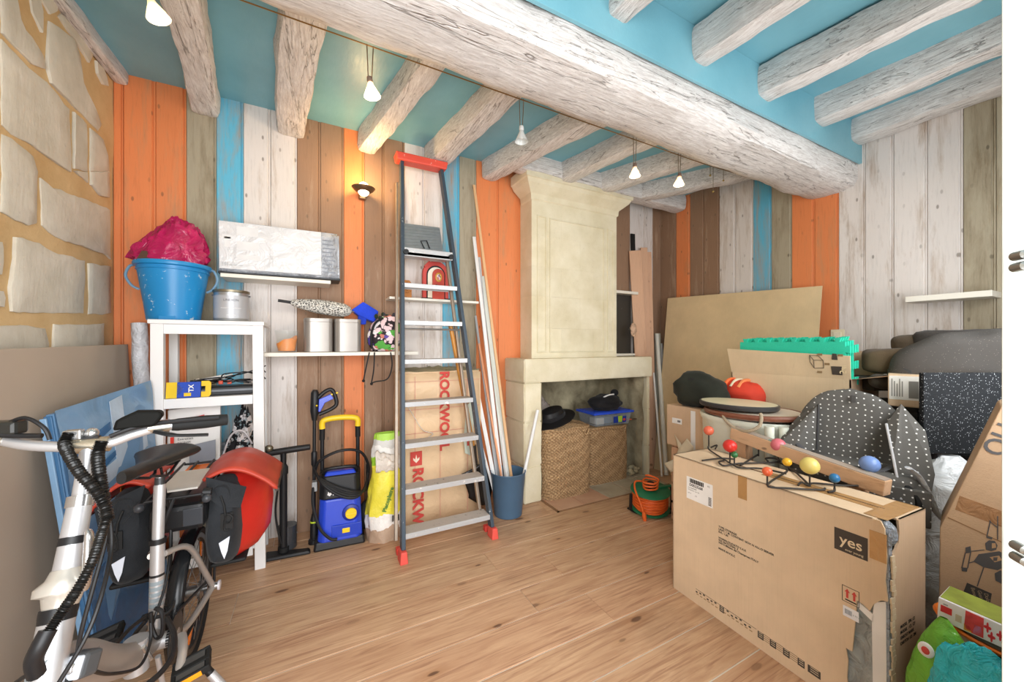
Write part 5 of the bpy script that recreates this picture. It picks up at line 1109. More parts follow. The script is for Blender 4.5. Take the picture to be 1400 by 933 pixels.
ks = MB().tube([at_t(276, 908, 1.30), at_t(306, 940, 1.32)], .012, 10).build('stand_leg', BLACKP, bi, smooth=True); MB().tube([at_t(288, 921, 1.308), at_t(312, 947, 1.322)], .0135, 10).build('stand_foot', SIL, ks, smooth=True)
# handlebar
HB = smoothpath([V((-.80,1.42,1.078)), V((-.68,1.385,1.075)), V((-.60,1.355,1.056)), S2+V((-.03,0,.0)), S2+V((.03,0,.0)), V((-.41,1.365,1.062)), V((-.35,1.39,1.072)), V((-.225,1.43,1.070))], 7)
hb_ = MB().tube(HB, .0125, 14).build('handlebar', SIL, bi, smooth=True)
MB().tube([S2+V((-.036,0,0)), S2+V((.036,0,0))], .0195, 18).build('bar_clamp', metal('#D8CDB8', .25), hb_, smooth=True); MB().beam(S2+V((-.018,0,.02)), S2+V((.018,0,.02)), .016, .004).build('clamp_slot', BLACKP, hb_)
MB().box(S2.x-.045,S2.x-.012,S2.y-.012,S2.y+.012,S2.z+.018,S2.z+.042).build('bell_clamp', CHR, hb_, bevel=.003); MB().ball(S2+V((.0,.01,.028)), .014, seg=12, rings=8).build('bell_dome', CHR, hb_, smooth=True)
for (a, b, nm) in ((V((-.345,1.392,1.072)), V((-.225,1.43,1.070)), 'right'), (V((-.69,1.388,1.075)), V((-.80,1.42,1.078)), 'left')):
    MB().tube([a, a+(b-a)*.1, a+(b-a)*.6, b], [.015,.0175,.019,.0165], 16).build('grip', RUB, hb_, smooth=True)
    d = (b-a).normalized(); MB().tube([a-d*.05, a-d*.005], .018, 14).build('brake_clamp', metal('#C9C2B4', .3), hb_, smooth=True)
    MB().tube(smoothpath([a-d*.03+V((0,-.015,-.01)), a+d*.02+V((0,-.045,-.022)), a+d*.09+V((0,-.05,-.03))], 6), [.009]*6+[.007]*7, 10, flat=.6).build('brake_lever', BLACKP, hb_, smooth=True)
m = MB(); m.prism([(-.045,-.012),(.035,-.012),(.052,.012),(.048,.026),(.0,.032),(-.038,.014)], -.02, .02, frame((1,.12,.04), (0,0,1), V((-.405,1.355,1.092)))).build('display_unit', plain('#121210', .6, spec=.1), hb_, bevel=.006)
m = MB(); m.box(-.045,.045,-.02,.02,-.014,.02, frame((1,-.2,0), (.2,1,0), V((-.655,1.365,1.098)))).build('shifter', plain('#2A2A27', .3), hb_, bevel=.008); MB().tube(smoothpath([V((-.64,1.36,1.11)), V((-.60,1.34,1.125)), V((-.565,1.33,1.10)), V((-.555,1.33,1.07))], 6), .0045, 8).build('cable', BLACKP, hb_, smooth=True)
MB().tube(smoothpath([V((-.80,1.37,1.10)), V((-.70,1.35,1.10)), V((-.63,1.345,1.085)), V((-.57,1.335,1.08))], 6), .006, 8).build('cable', BLACKP, hb_, smooth=True); MB().tube(smoothpath([V((-.45,1.33,1.065)), V((-.41,1.34,1.08)), V((-.35,1.37,1.085)), V((-.24,1.40,1.083))], 6), .006, 8).build('cable', BLACKP, hb_, smooth=True)
# spiral-wrapped cables
def wrap(pts, r, n=26):
    P = smoothpath(pts, n); MB().tube(P, [r*(1+.16*math.sin(i*1.9)) for i in range(len(P))], 10).build('wrapped_cable', plain('#191817', .3), bi, smooth=True)
wrap([at_t(95,592,.93), at_t(88,606,.92), at_t(94,622,.90), at_t(108,645,.885), at_t(128,668,.88), at_t(142,690,.88), at_t(147,712,.87)], .0105)
wrap([at_t(140,603,.95), at_t(134,620,.94), at_t(136,650,.91), at_t(141,678,.895), at_t(147,712,.88)], .0115)
wrap([at_t(147,705,.875), at_t(139,730,.85), at_t(126,768,.80), at_t(106,806,.775), at_t(84,838,.76), at_t(66,865,.74)], .0085, 34)
MB().tube(smoothpath([at_t(66,862,.742), at_t(54,885,.73), at_t(46,905,.73), at_t(50,922,.74)], 6), .0135, 10).build('cable_sleeve', BLACKP, bi, smooth=True)
for pts in (((146,706,.88),(144,740,.87),(128,800,.84),(112,860,.82),(106,892,.82)), ((150,706,.89),(152,750,.88),(140,810,.82),(118,870,.78),(78,938,.75)), ((48,918,.74),(30,928,.75),(14,940,.76)), ((220,640,1.36),(233,720,1.4),(228,790,1.32),(214,838,1.26),(206,860,1.25)), ((120,915,.86),(150,922,.98),(190,912,1.1),(205,880,1.18),(206,852,1.2))):
    MB().tube(smoothpath([at_t(*p) for p in pts], 7), .0042, 8).build('cable', BLACKP, bi, smooth=True)
MB().tube(smoothpath([at_t(*p) for p in ((228,845,1.22),(238,868,1.18),(236,895,1.12),(220,920,1.06),(190,945,1.0))], 8), .0075, 8).build('cable', BLACKP, bi, smooth=True)
# rack and battery
rk = MB(); 
for x in (-.52,-.47,-.41,-.36): rk.tube([V((x,1.80,.735)), V((x,2.28,.745))], .005, 8)
for y in (1.80,2.03,2.28): rk.tube([V((-.52,y,.738)), V((-.36,y,.738))], .005, 8)
for s in (-1, 1): rk.tube([V((-.44+.08*s,2.1,.735)), RA+V((.072*s,0,.02))], .005, 8)
rk.tube([V((-.44,1.80,.737)), V((-.465,1.745,.64))], .006, 8); o = rk.build('rack', BLACKP, bi, smooth=True)
MB().box(-.50,-.38,1.84,2.10,.748,.756).build('spring_flap', plain('#C9C4BC', .4), o, bevel=.003); MB().tube([V((-.36,1.82,.738)), V((-.335,1.82,.735))], .016, 12).build('rack_knob', BLACKP, o, smooth=True); MB().box(-.50,-.40,2.20,2.28,.70,.732).build('orange_reflector', plain('#E5731C', .3), o, bevel=.003)
for s in (-1, 1): MB().ball(V((-.44+.095*s,1.80,.72)), .016, seg=12, rings=8).build('hook_knob', plain('#3C3E42', .3), o, smooth=True)
MB().box(-.520,-.355,1.82,2.20,.60,.700).build('battery', plain('#1B1C1E', .3), bi, bevel=.02); MB().box(-.42,-.36,1.815,1.822,.62,.685).build('battery_cap', plain('#3A3D42', .2), bi, bevel=.006)
# cable lock coiled round the seat tube
lk = thing('cable_lock', 'black coiled cable lock hung around bottom of the bicycle seat tube', 'lock', (-.46, 1.68, .36))
P = [V((-.466+.034*math.cos(t)+.004*t*.5, 1.700+.034*math.sin(t), .375+.006*math.sin(t*2.0)+.004*t)) for t in [i*.35 for i in range(20)]]
MB().tube(P, .006, 8).build('coil', BLACKP, lk, smooth=True)
for pts in (((206,838),(208,858),(214,872),(221,868),(223,850),(220,836),(212,832)), ((202,842),(180,858),(160,880),(152,893)), ((200,848),(184,868),(172,886),(170,896))): MB().tube(smoothpath([at_t(u, v, 1.235) for u, v in pts], 7), .006, 8).build('loop', BLACKP, lk, smooth=True)
# ---------------------------------------------------------------- panniers
REDB = plain('#C3281F', .38, var=.05, bump=.12, bscale=30); BLKF = fabric('#1E2023', '#2A2D31', .75); REFL = plain('#D9DEEA', .35)
def pannier(label, x0, x1, outer):
    """x0 inner (by the wheel), x1 outer"""
    p = thing('pannier', label, 'bike bag', ((x0+x1)/2, 2.07, .42)); s = 1 if x1 > x0 else -1
    def sec(y, z0, z1, xa, xb, n=28, e=3.4):
        o = []; cx, cz = (xa+xb)/2, (z0+z1)/2; w, h = abs(xb-xa)/2, (z1-z0)/2
        for k in range(n):
            t = 2*math.pi*k/n; c, q = math.cos(t), math.sin(t); r = 1/(abs(c)**e+abs(q)**e)**(1/e); x = cx+w*c*r; z = cz+h*q*r
            d = nz((x*9, y*9, z*9), 1.0, 3+x0)*.010+nz((x*24, y*20, z*24), 1.0, 8)*.004; o.append(V((x+d*s, y+d*.5, z+d*.4)))
        return o
    def loft(ys_, name, mat, cap0=True, cap1=True):
        m = MB(); n = 28; R = [sec(*y) for y in ys_]; m.add([q for r in R for q in r], [(i*n+k, i*n+(k+1)%n, (i+1)*n+(k+1)%n, (i+1)*n+k) for i in range(len(R)-1) for k in range(n)]+([tuple(range(n))] if cap0 else [])+([tuple((len(R)-1)*n+k for k in range(n))] if cap1 else [])); return m.build(name, mat, p, smooth=True)
    xi, xo = x0, x1; B = .105 if outer else .03
    body = loft([(1.94,.41,.74,xi,xo),(1.99,.395,.755,xi,xo+.3*B*s),(2.06,.385,.76,xi,xo+.75*B*s),(2.14,.40,.75,xi,xo+B*s),(2.22,.43,.73,xi,xo+.85*B*s),(2.27,.48,.69,xi+.02*s,xo+.5*B*s)], 'red_body', REDB)
    loft([(1.865,.47,.70,xi+.03*s,xo-.03*s),(1.872,.44,.735,xi+.012*s,xo-.012*s),(1.90,.415,.75,xi-.002*s,xo+.002*s),(1.945,.40,.755,xi-.004*s,xo+.006*s),(1.965,.395,.755,xi-.004*s,xo+.008*s)], 'black_end', BLKF)
    # roll-top closure folded over to the outside
    m = MB(); xs0, xs1 = xi-.01*s, xo+.03*s+B*s
    def top(u, v):
        y = 1.895+.36*v; k = u; x = xs0+(xs1-xs0)*k; z = .742+.075*math.sin(math.pi*min(1, .12+k*.86))*(1-.25*abs(v-.5)*2)-.062*k*k+.006*nz((x*12, y*12, 4), 1); return (x, y, z)
    m.grid(top, 18, 14).build('roll_top', plain('#B4402F', .45, var=.08), p, smooth=True, solid=.012)
    MB().tube(smoothpath([top(1.0, v/6) for v in range(7)], 3), .008, 8).build('roll_binding', plain('#3A2E26', .6), p, smooth=True)
    m = MB(); xm = xi+(xo-xi)*.5
    m.add([(xi+.0*s,1.888,.775),(xo+.03*s,1.886,.715),(xo+.012*s,1.868,.64),(xm,1.862,.655),(xi+.01*s,1.866,.70)], [(0,1,2,3,4)]).build('front_flap', BLKF, p, solid=.006)
    fy = 1.858
    m = MB(); xa, xb = xm-.006*s, xo-.022*s; m.prism([(min(xa,xb),.515),(max(xa,xb),.535),(max(xa,xb)-.008,.478),((xa+xb)/2,.448),(min(xa,xb)+.008,.478)], 0, .004, Matrix.Translation((0,fy+.006,0)) @ Matrix.Rotation(math.pi/2, 4, 'X')).build('reflector', REFL, p)
    MB().tube(smoothpath([V((xm+.01*s,fy,.60)), V((xm+.03*s,fy-.008,.592)), V((xm+.04*s,fy-.006,.612)), V((xm+.02*s,fy-.004,.625)), V((xm+.012*s,fy-.002,.57)), V((xm+.03*s,fy-.004,.565))], 5), .0035, 6).build('cord_loop', BLACKR, p, smooth=True)
    MB().box(min(xm,xm+.04*s), max(xm,xm+.04*s), fy-.001, fy+.004, .565, .63).build('cord_patch', BLACKR, p); MB().tube([V((xm,1.864,.70)), V((xm+.012*s,1.858,.66)), V((xm+.016*s,1.856,.62))], .004, 6).build('cord', BLACKR, p)
    MB().box(min(xi,xo+.02*s), max(xi,xo+.02*s), 1.955, 2.19, .376, .394).build('base_panel', BLACKR, p, bevel=.01)
    MB().box(min(xo+B*s,xo+(B+.004)*s), max(xo+B*s,xo+(B+.004)*s), 2.10, 2.18, .66, .72).build('orange_tab', plain('#E58A2A', .4), p, bevel=.002)
pannier('red and black pannier hanging on the shelf side of the bicycle rack', -.365, -.262, True)
pannier('darker red and black pannier hanging between bicycle and blue sheet', -.545, -.648, False)
# ================================================================ FIREPLACE CONTENTS
@cached
def seagrass():
    t = NT('seagrass'); v = t.mapping(); n = t.noise(v, 60, 3); m = t.noise(v, 6, 3)
    sp = t.n('ShaderNodeSeparateXYZ'); t.l(v, sp.inputs[0]); sx = t.math('SINE', t.math('MULTIPLY', t.math('ADD', sp.outputs[0], t.math('MULTIPLY', sp.outputs[1], .6)), 210)); sz = t.math('SINE', t.math('MULTIPLY', sp.outputs[2], 250))
    wv = t.ramp(t.math('MULTIPLY_ADD', t.math('MULTIPLY', sx, sz), .5), .30, .62); wv.node.inputs[0].links[0].from_node.inputs[2].default_value = .5
    c = t.ramp(n, .3, .7, lin('#9A7A58'), lin('#CBAA80')); c = t.mix(t.math('MULTIPLY', t.math('SUBTRACT', 1.0, wv), .55), c, lin('#5E452F')); c = t.mix(t.math('MULTIPLY', t.ramp(m, .5, .75), .3), c, lin('#8A6A4A')); return t.out(c, .85, 0, n, .4, .004, .2)
def basket(label, x0, x1, y0, y1, h, seed, lid):
    b = thing('seagrass_basket', label, 'basket', ((x0+x1)/2, (y0+y1)/2, 0), 'seagrass baskets in the fireplace'); cx, cy, w, d = (x0+x1)/2, (y0+y1)/2, (x1-x0)/2, (y1-y0)/2
    nu, nv = 240, 64
    def f(u, v):
        a = u*2*math.pi; c, s = math.cos(a), math.sin(a); e = 4.5; r = 1/(abs(c)**e+abs(s)**e)**(1/e); bul = 1+.03*math.sin(v*3.1)+.03*nz((c*1.2, s*1.2, v*2), 1.2, seed)
        k = int(round(v*nv)); wv = .0075*math.sin(u*48*2*math.pi+ (math.pi if (k//2)%2 else 0))*(1 if k%2 else .1)
        x = cx+(w*bul*r*c); y = cy+d*bul*r*s; q = Vector((c, s, 0)); z = .004+h*v+ (.02*nz((c*1.5, s*1.5, 4), 1.2, seed) if v > .9 else 0)*(v-.9)*10
        return (x+q.x*wv, y+q.y*wv, z)
    MB().grid(f, nu, nv, close_u=True).build('woven_body', seagrass(), b, smooth=True)
    rim = [Vector(f(i/48, 1.0)) for i in range(48)]
    MB().tube(rim, .011, 8, closed=True).build('rim', seagrass(), b, smooth=True)
    # woven lid, a little raised
    m = MB(); m.grid(lambda u, v: (cx+(Vector(f(u,1.0)).x-cx)*v, cy+(Vector(f(u,1.0)).y-cy)*v, h+.006+lid*(1-v*v)+.003*math.sin(v*60)), 60, 24, close_u=True).build('lid', seagrass(), b, smooth=True)
    for s in (-.5, .5): pts = [Vector((cx+.06*s-.05, y0-.006, h-.01)), Vector((cx+.06*s, y0-.022, h-.05)), Vector((cx+.06*s+.05, y0-.006, h-.01))]
    MB().tube(smoothpath([Vector((cx+.12,y0-.004,h-.01)), Vector((cx+.15,y0-.018,h-.055)), Vector((cx+.19,y0-.004,h-.005))], 6), .007, 8).build('handle', seagrass(), b, smooth=True)
    return b
basket('left seagrass laundry basket in the fireplace, under the wide black hat', 1.715, 2.185, 2.60, 2.90, .575, 2.0, .03)
basket('right seagrass laundry basket in the fireplace, below the blue-lidded box', 2.235, 2.725, 2.705, 2.95, .51, 5.0, .0)
ht_ = thing('black_hat', 'wide-brimmed black hat lying tilted on the left basket', 'hat', (1.9, 2.72, .6))
Mh_ = Matrix.Translation((1.855, 2.74, .672)) @ Matrix.Scale(1.22, 4) @ Matrix.Rotation(-.30, 4, 'Y') @ Matrix.Rotation(.10, 4, 'X')
BLKC = fabric('#1B1A1C', '#222124', .8)
m = MB(); m.lathe([(.0,-.028),(.16,-.030),(.172,-.024),(.172,-.018),(.13,-.012),(.098,-.006),(.092,.02),(.083,.05),(.05,.062),(0,.060)], Mh_, 32, sx=1.0, sy=.78); m.build('hat', plain('#19191B', .4), ht_, smooth=True)
MB().lathe([(.099,-.004),(.102,.004),(.097,.022),(.094,.022)], Mh_, 32, sx=1.0, sy=.78).build('hat_band', BLKC, ht_, smooth=True)
pl = thing('plastic_sack', 'crumpled grey see-through plastic sack behind the black hat', 'bag', (1.86, 2.99, .0))
m = MB(); m.ball((1.875, 3.03, .56), .155, .11, .26, 34, 24, fn=lambda d: 1+.18*nz(d, 2.5, 3)+.07*nz(d, 7, 1)); m.build('sack', glossy_film('#9A8F88', .16, .9, 14, .2), pl, smooth=True)
MB().box(1.77,1.97,2.95,3.12,.0,.33).build('contents', plain('#7E746A', .8), pl, bevel=.02)
bx = thing('storage_box', 'clear plastic storage box with bright blue lid on the right basket', 'storage box', (2.52, 2.85, .51))
Mb_ = rz(-.05, (2.56, 2.865, .523))
m = MB(); m.hexa([Mb_ @ Vector(p) for p in ((-.20,-.11,0),(.20,-.11,0),(.20,.125,0),(-.20,.125,0))], [Mb_ @ Vector(p) for p in ((-.225,-.13,.118),(.225,-.13,.118),(.225,.14,.118),(-.225,.14,.118))]).build('tub', film('#B9C4CC', .38, .12), bx, bevel=.006)
MB().box(-.24,.24,-.145,.15,.115,.135, Mb_).build('lid', plain('#2E55D8', .3), bx, bevel=.005); MB().box(-.215,.215,-.12,.125,.133,.139, Mb_).build('lid_panel', plain('#2A4FCB', .35), bx, bevel=.002)
Md_ = Mb_ @ Matrix.Rotation(math.pi/2, 4, 'X')
MB().prism([(.0,.025),(.15,.025),(.155,.085),(.0,.085)], .128, .131, Md_).build('label', plain('#243A94', .4), bx); MB().prism([(.055,.03),(.10,.03),(.105,.088),(.05,.088)], .1305, .1325, Md_).build('green_label', plain('#A3C63A', .4), bx); MB().ball((.128,.05,.131), .016, .012, .002, 10, 6, M=Md_).build('red_spot', plain('#D9472E', .4), bx)
for x, y, c in ((-.10,.0,'#D7D2C8'),(.0,.02,'#6C7C8C'),(.10,-.01,'#8E8A84')): MB().box(x-.045,x+.045,y-.06,y+.06,.004,.07, Mb_).build('contents', plain(c, .7), bx, bevel=.008)
cp = thing('slumped_hat', 'slumped black cloth hat with pompom on the blue-lidded box', 'cap', (2.56, 2.86, .66))
m = MB(); m.ball((2.55, 2.845, .73), .185, .115, .085, 30, 18, fn=lambda d: 1+.20*nz(d, 2.0, 9)+.06*nz(d, 6, 1))
for p in m.v: p.z = max(p.z, .6625)
m.build('cap', BLKC, cp, smooth=True); MB().ball((2.655, 2.835, .82), .042, .036, .036, 12, 9).build('pompom', BLKC, cp, smooth=True); MB().tube(smoothpath([(2.47,2.80,.785),(2.53,2.785,.810),(2.60,2.785,.815)], 5), .007, 8).build('white_trim', WHITE, cp, smooth=True)
os_ = thing('orange_stick', 'thin orange-red stick poking out over right basket', 'stick', (2.8, 2.87, .52))
MB().tube([(2.62, 2.90, .55), (2.85, 2.80, .545)], .006, 8).build('stick', plain('#D9552E', .5), os_, smooth=True); MB().tube([(2.85,2.80,.545),(2.88,2.785,.548),(2.90,2.775,.55)], [.006,.009,.003], 8).build('tip', plain('#5A4636', .6), os_, smooth=True)
rb = tag(MB().build('rubble_heap', RUBBLE), 'small heap of broken mortar in the right hearth corner', 'rubble', kind='stuff')
m = MB(); random.seed(3)
for k in range(46):
    x, y = random.uniform(2.72, 2.92), random.uniform(2.72, 3.1); r = random.uniform(.012,.035)*(1.2 if y > 2.9 else 1); m.ball((x, y, .006+r*.6+max(0, .07-abs(x-2.86)*.5)*random.random()), r, r*.8, r*.7, 7, 5, fn=lambda d, k=k: 1+.3*nz(d, 2, k))
me_ = m.build('tmp', RUBBLE); rb.data = me_.data; bpy.data.objects.remove(me_)
# ---------------------------------------------------------------- niche right of the fireplace
nb = thing('dark_board', 'dark glossy board standing in the niche above the mantel', 'board', (2.85, 2.97, 1.19))
MB().box(2.66, 3.02, 2.975, 2.992, 1.205, 1.82).build('board', splashed('#3A3733', '#8E8A80', .3, .35, 18), nb)
ns = thing('niche_shelf', 'short narrow white shelf between chimney breast and leaning planks', 'shelf', (2.85, 2.95, 1.83))
MB().box(2.655, 3.04, 2.89, 2.996, 1.822, 1.85).build('board', SHW, ns, bevel=.002); MB().box(2.655, 3.04, 2.91, 2.996, 1.182, 1.204).build('lower_board', SHW, ns, bevel=.002)
PB = painted_wood('#CDA384', '#A97C5E', 'Z', .3, True, .6)
for k, (u, v, xb, yb, w, d, lab) in enumerate(((868,343,3.10,2.83,.125,.022,'widest bare plank leaning in the niche beside the chimney'), (880,339,3.20,2.86,.07,.024,'middle bare plank of the bundle leaning in niche'), (887,345,3.26,2.875,.05,.022,'narrow bare plank on the right of the niche bundle'))):
    L = thing('bare_plank', lab, 'plank', (xb, yb, 0)); MB().beam((xb, yb, .0), on_y(u, v, 2.945-.012*k), w, d, up=(-.55,-1,0)).build('plank', PB, L, bevel=.002)
bs = thing('black_strip', 'thin black strip sticking up behind the bare niche planks', 'strip', (3.1, 2.98, 0)); MB().beam((3.12, 2.965, .0), on_y(865, 320, 2.975), .055, .012, up=(0,-1,0)).build('strip', BLACKR, bs)
ft = thing('foam_scrap', 'torn scrap of pinkish foam caught on the niche planks', 'scrap', (3.05, 2.8, 1.35)); m = MB(); m.ball(on_y(866, 451, 2.80), .038, .018, .065, 18, 12, fn=lambda d: 1+.5*nz(d, 2.5, 6)+.2*nz(d, 6, 1)); m.build('scrap', plain('#C3A389', .8, var=.2, nscale=20), ft, smooth=True)
for k, (ut, vt, ub, vb, r, mt, lab) in enumerate(((898,457,911,648,.022,splashed('#DAD7CB', '#8F8A7C', .3, .5), 'thickest pale tube standing right of the fireplace'), (904,470,915,640,.014,plain('#C4C3BE', .4), 'thin grey tube standing right of the thick pale tube'), (892,490,905,650,.010,plain('#E2E0DA', .4), 'thinnest white tube standing left of the thick pale tube'))):
    L = thing('plastic_tube', lab, 'tube', on_z(ub, vb)); a = on_z(ub, vb+2); a.z = 0; MB().tube([a, on_y(ut, vt, 2.93-.0*k)], r, 12).build('tube', mt, L, smooth=True)
wp = thing('wrapped_offcut', 'plank end wrapped in pale crumpled paper behind the tubes', 'offcut', (3.3, 2.9, 0)); MB().beam((3.36, 2.90, 0), on_y(899, 456, 2.955), .06, .03, up=(-.4,-1,0)).build('offcut', splashed('#C9C4B0', '#8E8468', .4, .7, 40), wp, bevel=.004)
# ---------------------------------------------------------------- cable reel
cr = thing('cable_reel', 'green extension reel wound with orange cable on the floor by the hearth', 'cable reel', (2.36, 2.08, 0))
ORC = plain('#E2662A', .45, var=.08); GRN = plain('#1F6E4A', .4)
rc_ = Vector((2.33, 2.10, .0)); Mr = Matrix.Translation(rc_+Vector((0,0,.03))) @ Matrix.Rotation(.13, 4, 'X') @ Matrix.Rotation(-.10, 4, 'Y')
def disc(z, nm): MB().lathe([(.028,z),(.142,z),(.146,z+.003),(.146,z+.007),(.142,z+.010),(.028,z+.010)], Mr, 36).build(nm, GRN, cr, smooth=True)
disc(.0, 'lower_flange'); disc(.145, 'upper_flange')
P = []
for i in range(26*22):
    a = 2*math.pi*i/26; lay = i/(26*22); P.append(Mr @ Vector(((.118+.010*math.sin(i*.37)+.006*nz((i*.1,0,0),1))*math.cos(a), (.118+.010*math.sin(i*.37))*math.sin(a), .018+.120*abs(((lay*2)%2)-1))))
MB().tube(P, .0072, 7).build('wound_cable', ORC, cr, smooth=True); MB().lathe([(.10,.01),(.10,.145)], Mr, 30).build('drum', ORC, cr, smooth=True)
P = [Mr @ Vector((.055*math.cos(2*math.pi*i/20)+.006*math.sin(i), .055*math.sin(2*math.pi*i/20), .162+.0012*i)) for i in range(66)]
MB().tube(P, .007, 7).build('top_coil', ORC, cr, smooth=True); MB().tube([Mr @ Vector((0,0,-.02)), Mr @ Vector((0,0,.21))], .026, 14).build('axle', BLACKP, cr, smooth=True); MB().box(-.02,.035,-.03,.0,.155,.19, Mr).build('black_clip', BLACKR, cr, bevel=.004)
MB().tube(smoothpath([Mr @ Vector(p) for p in ((.03,.06,.175),(-.05,.10,.185),(-.13,.03,.175),(-.165,-.06,.12),(-.16,-.09,.05))], 7), .0072, 8).build('loose_cable', ORC, cr, smooth=True); MB().tube([Mr @ Vector(p) for p in ((-.16,-.088,.065),(-.16,-.095,.03),(-.158,-.10,.0))], [.011,.017,.012], 10).build('plug', ORC, cr, smooth=True)
MB().tube(smoothpath([Mr @ Vector(p) for p in ((.17,-.05,.155),(.175,-.055,.05),(.165,-.06,-.025),(.02,-.12,-.03),(-.10,-.10,-.03))], 6), .009, 8).build('stand_frame', BLACKP, cr, smooth=True); MB().beam(Mr @ Vector((.0,0,.158)), Mr @ Vector((.175,-.05,.158)), .03, .012).build('stand_arm', GRN, cr, bevel=.003); MB().tube([Mr @ Vector((-.15,.05,.0)), Mr @ Vector((-.15,.05,.13))], .012, 8).build('stand_post', BLACKP, cr, smooth=True); MB().tube([Mr @ Vector((.175,-.053,.06)), Mr @ Vector((.225,-.06,.06))], .014, 10).build('crank_knob', BLACKP, cr, smooth=True)
MB().box(-.13,.13,-.11,.11,-.030,-.020, Mr).build('stand_base', BLACKP, cr, bevel=.004)
# ================================================================ RIGHT SIDE
CB1, CB2, CB3, CB4 = cardboard('#DEC3A2'), cardboard('#D5B997'), cardboard('#CFB193'), cardboard('#DBC5A3')
DARKPRINT = plain('#4A423C', .7, var=.03); TAPE = glossy_film('#B48A58', .25, .3, 20, .06)
# big carton: front face at x=.., runs along y
bc_ = thing('large_carton', 'large worn cardboard carton with torn corner standing on the floor', 'carton', (1.84, .93, 0))
A0, A1, H = on_z(921.5, 804), on_z(1212, 1024), .712
A1 = Vector((1.672, .515, 0)); A0 = Vector((1.712, 1.385, 0)); ey = (A0-A1).normalized(); ex = Vector((ey.y, -ey.x, 0)); Lb = (A0-A1).length; Wb = .272
def cp3(a, d, z): return A1+ey*a+ex*d+Vector((0,0,z))        # a along the front from the torn corner, d depth, z height
def slabq(name, quad, n, th, mat, par):
    """thin board from four points, thickness along n"""
    q = [Vector(p) for p in quad]; n = Vector(n).normalized()*th; return MB().hexa(q, [p+n for p in q]).build(name, mat, par)
T = .006; TE = .070
# front panel with the torn outline (a, z) -- tear at small a
fr_out = [(Lb,0),(Lb,H),(.022,H),(.012,.69),(.006,.60),(.010,.52),(.004,.455),(.020,.449),(.030,.437),(.040,.424),(.050,.395),(.066,.405),(.085,.41),(.088,.36),(.092,.30),(.098,.222),(.116,.222),(.110,.18),(.113,.12),(.106,.06),(.12,0)]
Mfront = Matrix(((ey.x,0,ex.x,A1.x),(ey.y,0,ex.y,A1.y),(0,1,0,0),(0,0,0,1)))
MB().prism(fr_out, 0, T, Mfront).build('front_panel', CB1, bc_)
MB().prism([(Lb,0),(Lb,H),(0,H),(0,0)], Wb-T, Wb, Mfront).build('back_panel', CB1, bc_)
slabq('end_panel', [cp3(Lb,0,0), cp3(Lb,Wb,0), cp3(Lb,Wb,H), cp3(Lb,0,H)], -ey, T, CB1, bc_)
Mend = Matrix(((ex.x,0,ey.x,A1.x),(ex.y,0,ey.y,A1.y),(0,1,0,0),(0,0,0,1)))
end_out = [(Wb,0),(Wb,H),(.065,H),(.072,.67),(.066,.635),(.045,.615),(.028,.605),(.030,.55),(.022,.48),(.030,.42),(.036,.36),(.028,.30),(.032,.2),(.022,.12),(.028,0)]
MB().prism(end_out, 0, T, Mend).build('end_panel', CB3, bc_)
top_out = [(Lb,0),(Lb,Wb),(0,Wb),(0,.075),(.018,.072),(.040,.060),(.030,.030),(.045,.0)]
Mtop = Matrix(((ey.x,ex.x,0,A1.x),(ey.y,ex.y,0,A1.y),(0,0,1,H),(0,0,0,1)))
MB().prism(top_out, -T, 0, Mtop).build('top_flap', CB1, bc_)
MB().prism([(Lb-.01,.002),(Lb-.18,.002),(Lb-.21,.13),(Lb-.01,.135)], .001, .005, Mtop @ Matrix.Rotation(.03, 4, 'Y')).build('top_flap', CB1, bc_)
MB().box(.06, Lb-.24, .128, .134, .0005, .0025, Mtop).build('flap_joint', plain('#7A5E42', .8), bc_); MB().box(.02, Lb-.40, .10, .165, .0002, .0012, Mtop).build('packing_tape', TAPE, bc_); MB().box(.012, .075, .02, Wb-.01, .0012, .002, Mtop).build('packing_tape', TAPE, bc_)
MB().box(Lb-.40, Lb-.36, -.0015, 0, H-.10, H, Mfront @ Matrix(((1,0,0,0),(0,0,1,0),(0,1,0,0),(0,0,0,1)))).build('packing_tape', TAPE, bc_)
MB().box(0, 0.001, 0, .001, 0, .001, Mend).build('tmp', TAPE); bpy.data.objects.remove(bpy.data.objects['tmp'])
slabq('bottom_panel', [cp3(0,.01,.002), cp3(Lb,.01,.002), cp3(Lb,Wb-.01,.002), cp3(0,Wb-.01,.002)], (0,0,1), .004, CB1, bc_)
# what the tear shows: foil, foam edge, ragged paper
MB().box(.03, .145, .012, .03, .01, .43, Mfront @ Matrix(((1,0,0,0),(0,0,1,0),(0,1,0,0),(0,0,0,1)))).build('silver_lining', glossy_film('#9FA5A3', .15, .9, 16, .2), bc_)
MB().prism([(.008,.02),(.042,.02),(.046,.36),(.040,.43),(.010,.45)], .004, .016, Mfront).build('white_foam', plain('#EDEBE8', .6), bc_); MB().prism([(.04,.385),(.082,.405),(.085,.385),(.042,.36)], .004, .010, Mfront).build('white_foam', plain('#EDEBE8', .6), bc_)
MB().prism([(.0,.02),(.012,.02),(.014,.60),(.004,.68)], .006, .03, Mfront).build('grey_bubble_wrap', glossy_film('#9AA2AC', .2, .9, 30, .2), bc_)
m = MB(); m.ball(cp3(.025,.035,.665), .030, .034, .045, 16, 12, fn=lambda d: 1+.2*nz(d, 3, 2)); m.build('grey_bubble_wrap', glossy_film('#9AA2AC', .2, .9, 30, .2), bc_, smooth=True)
MB().box(.006, .050, -.0025, -.0005, H-.135, H-.04, Mfront @ Matrix(((1,0,0,0),(0,0,1,0),(0,1,0,0),(0,0,0,1)))).build('packing_tape', glossy_film('#C79A66', .25, .4, 20, .06), bc_)
random.seed(5)
m = MB()
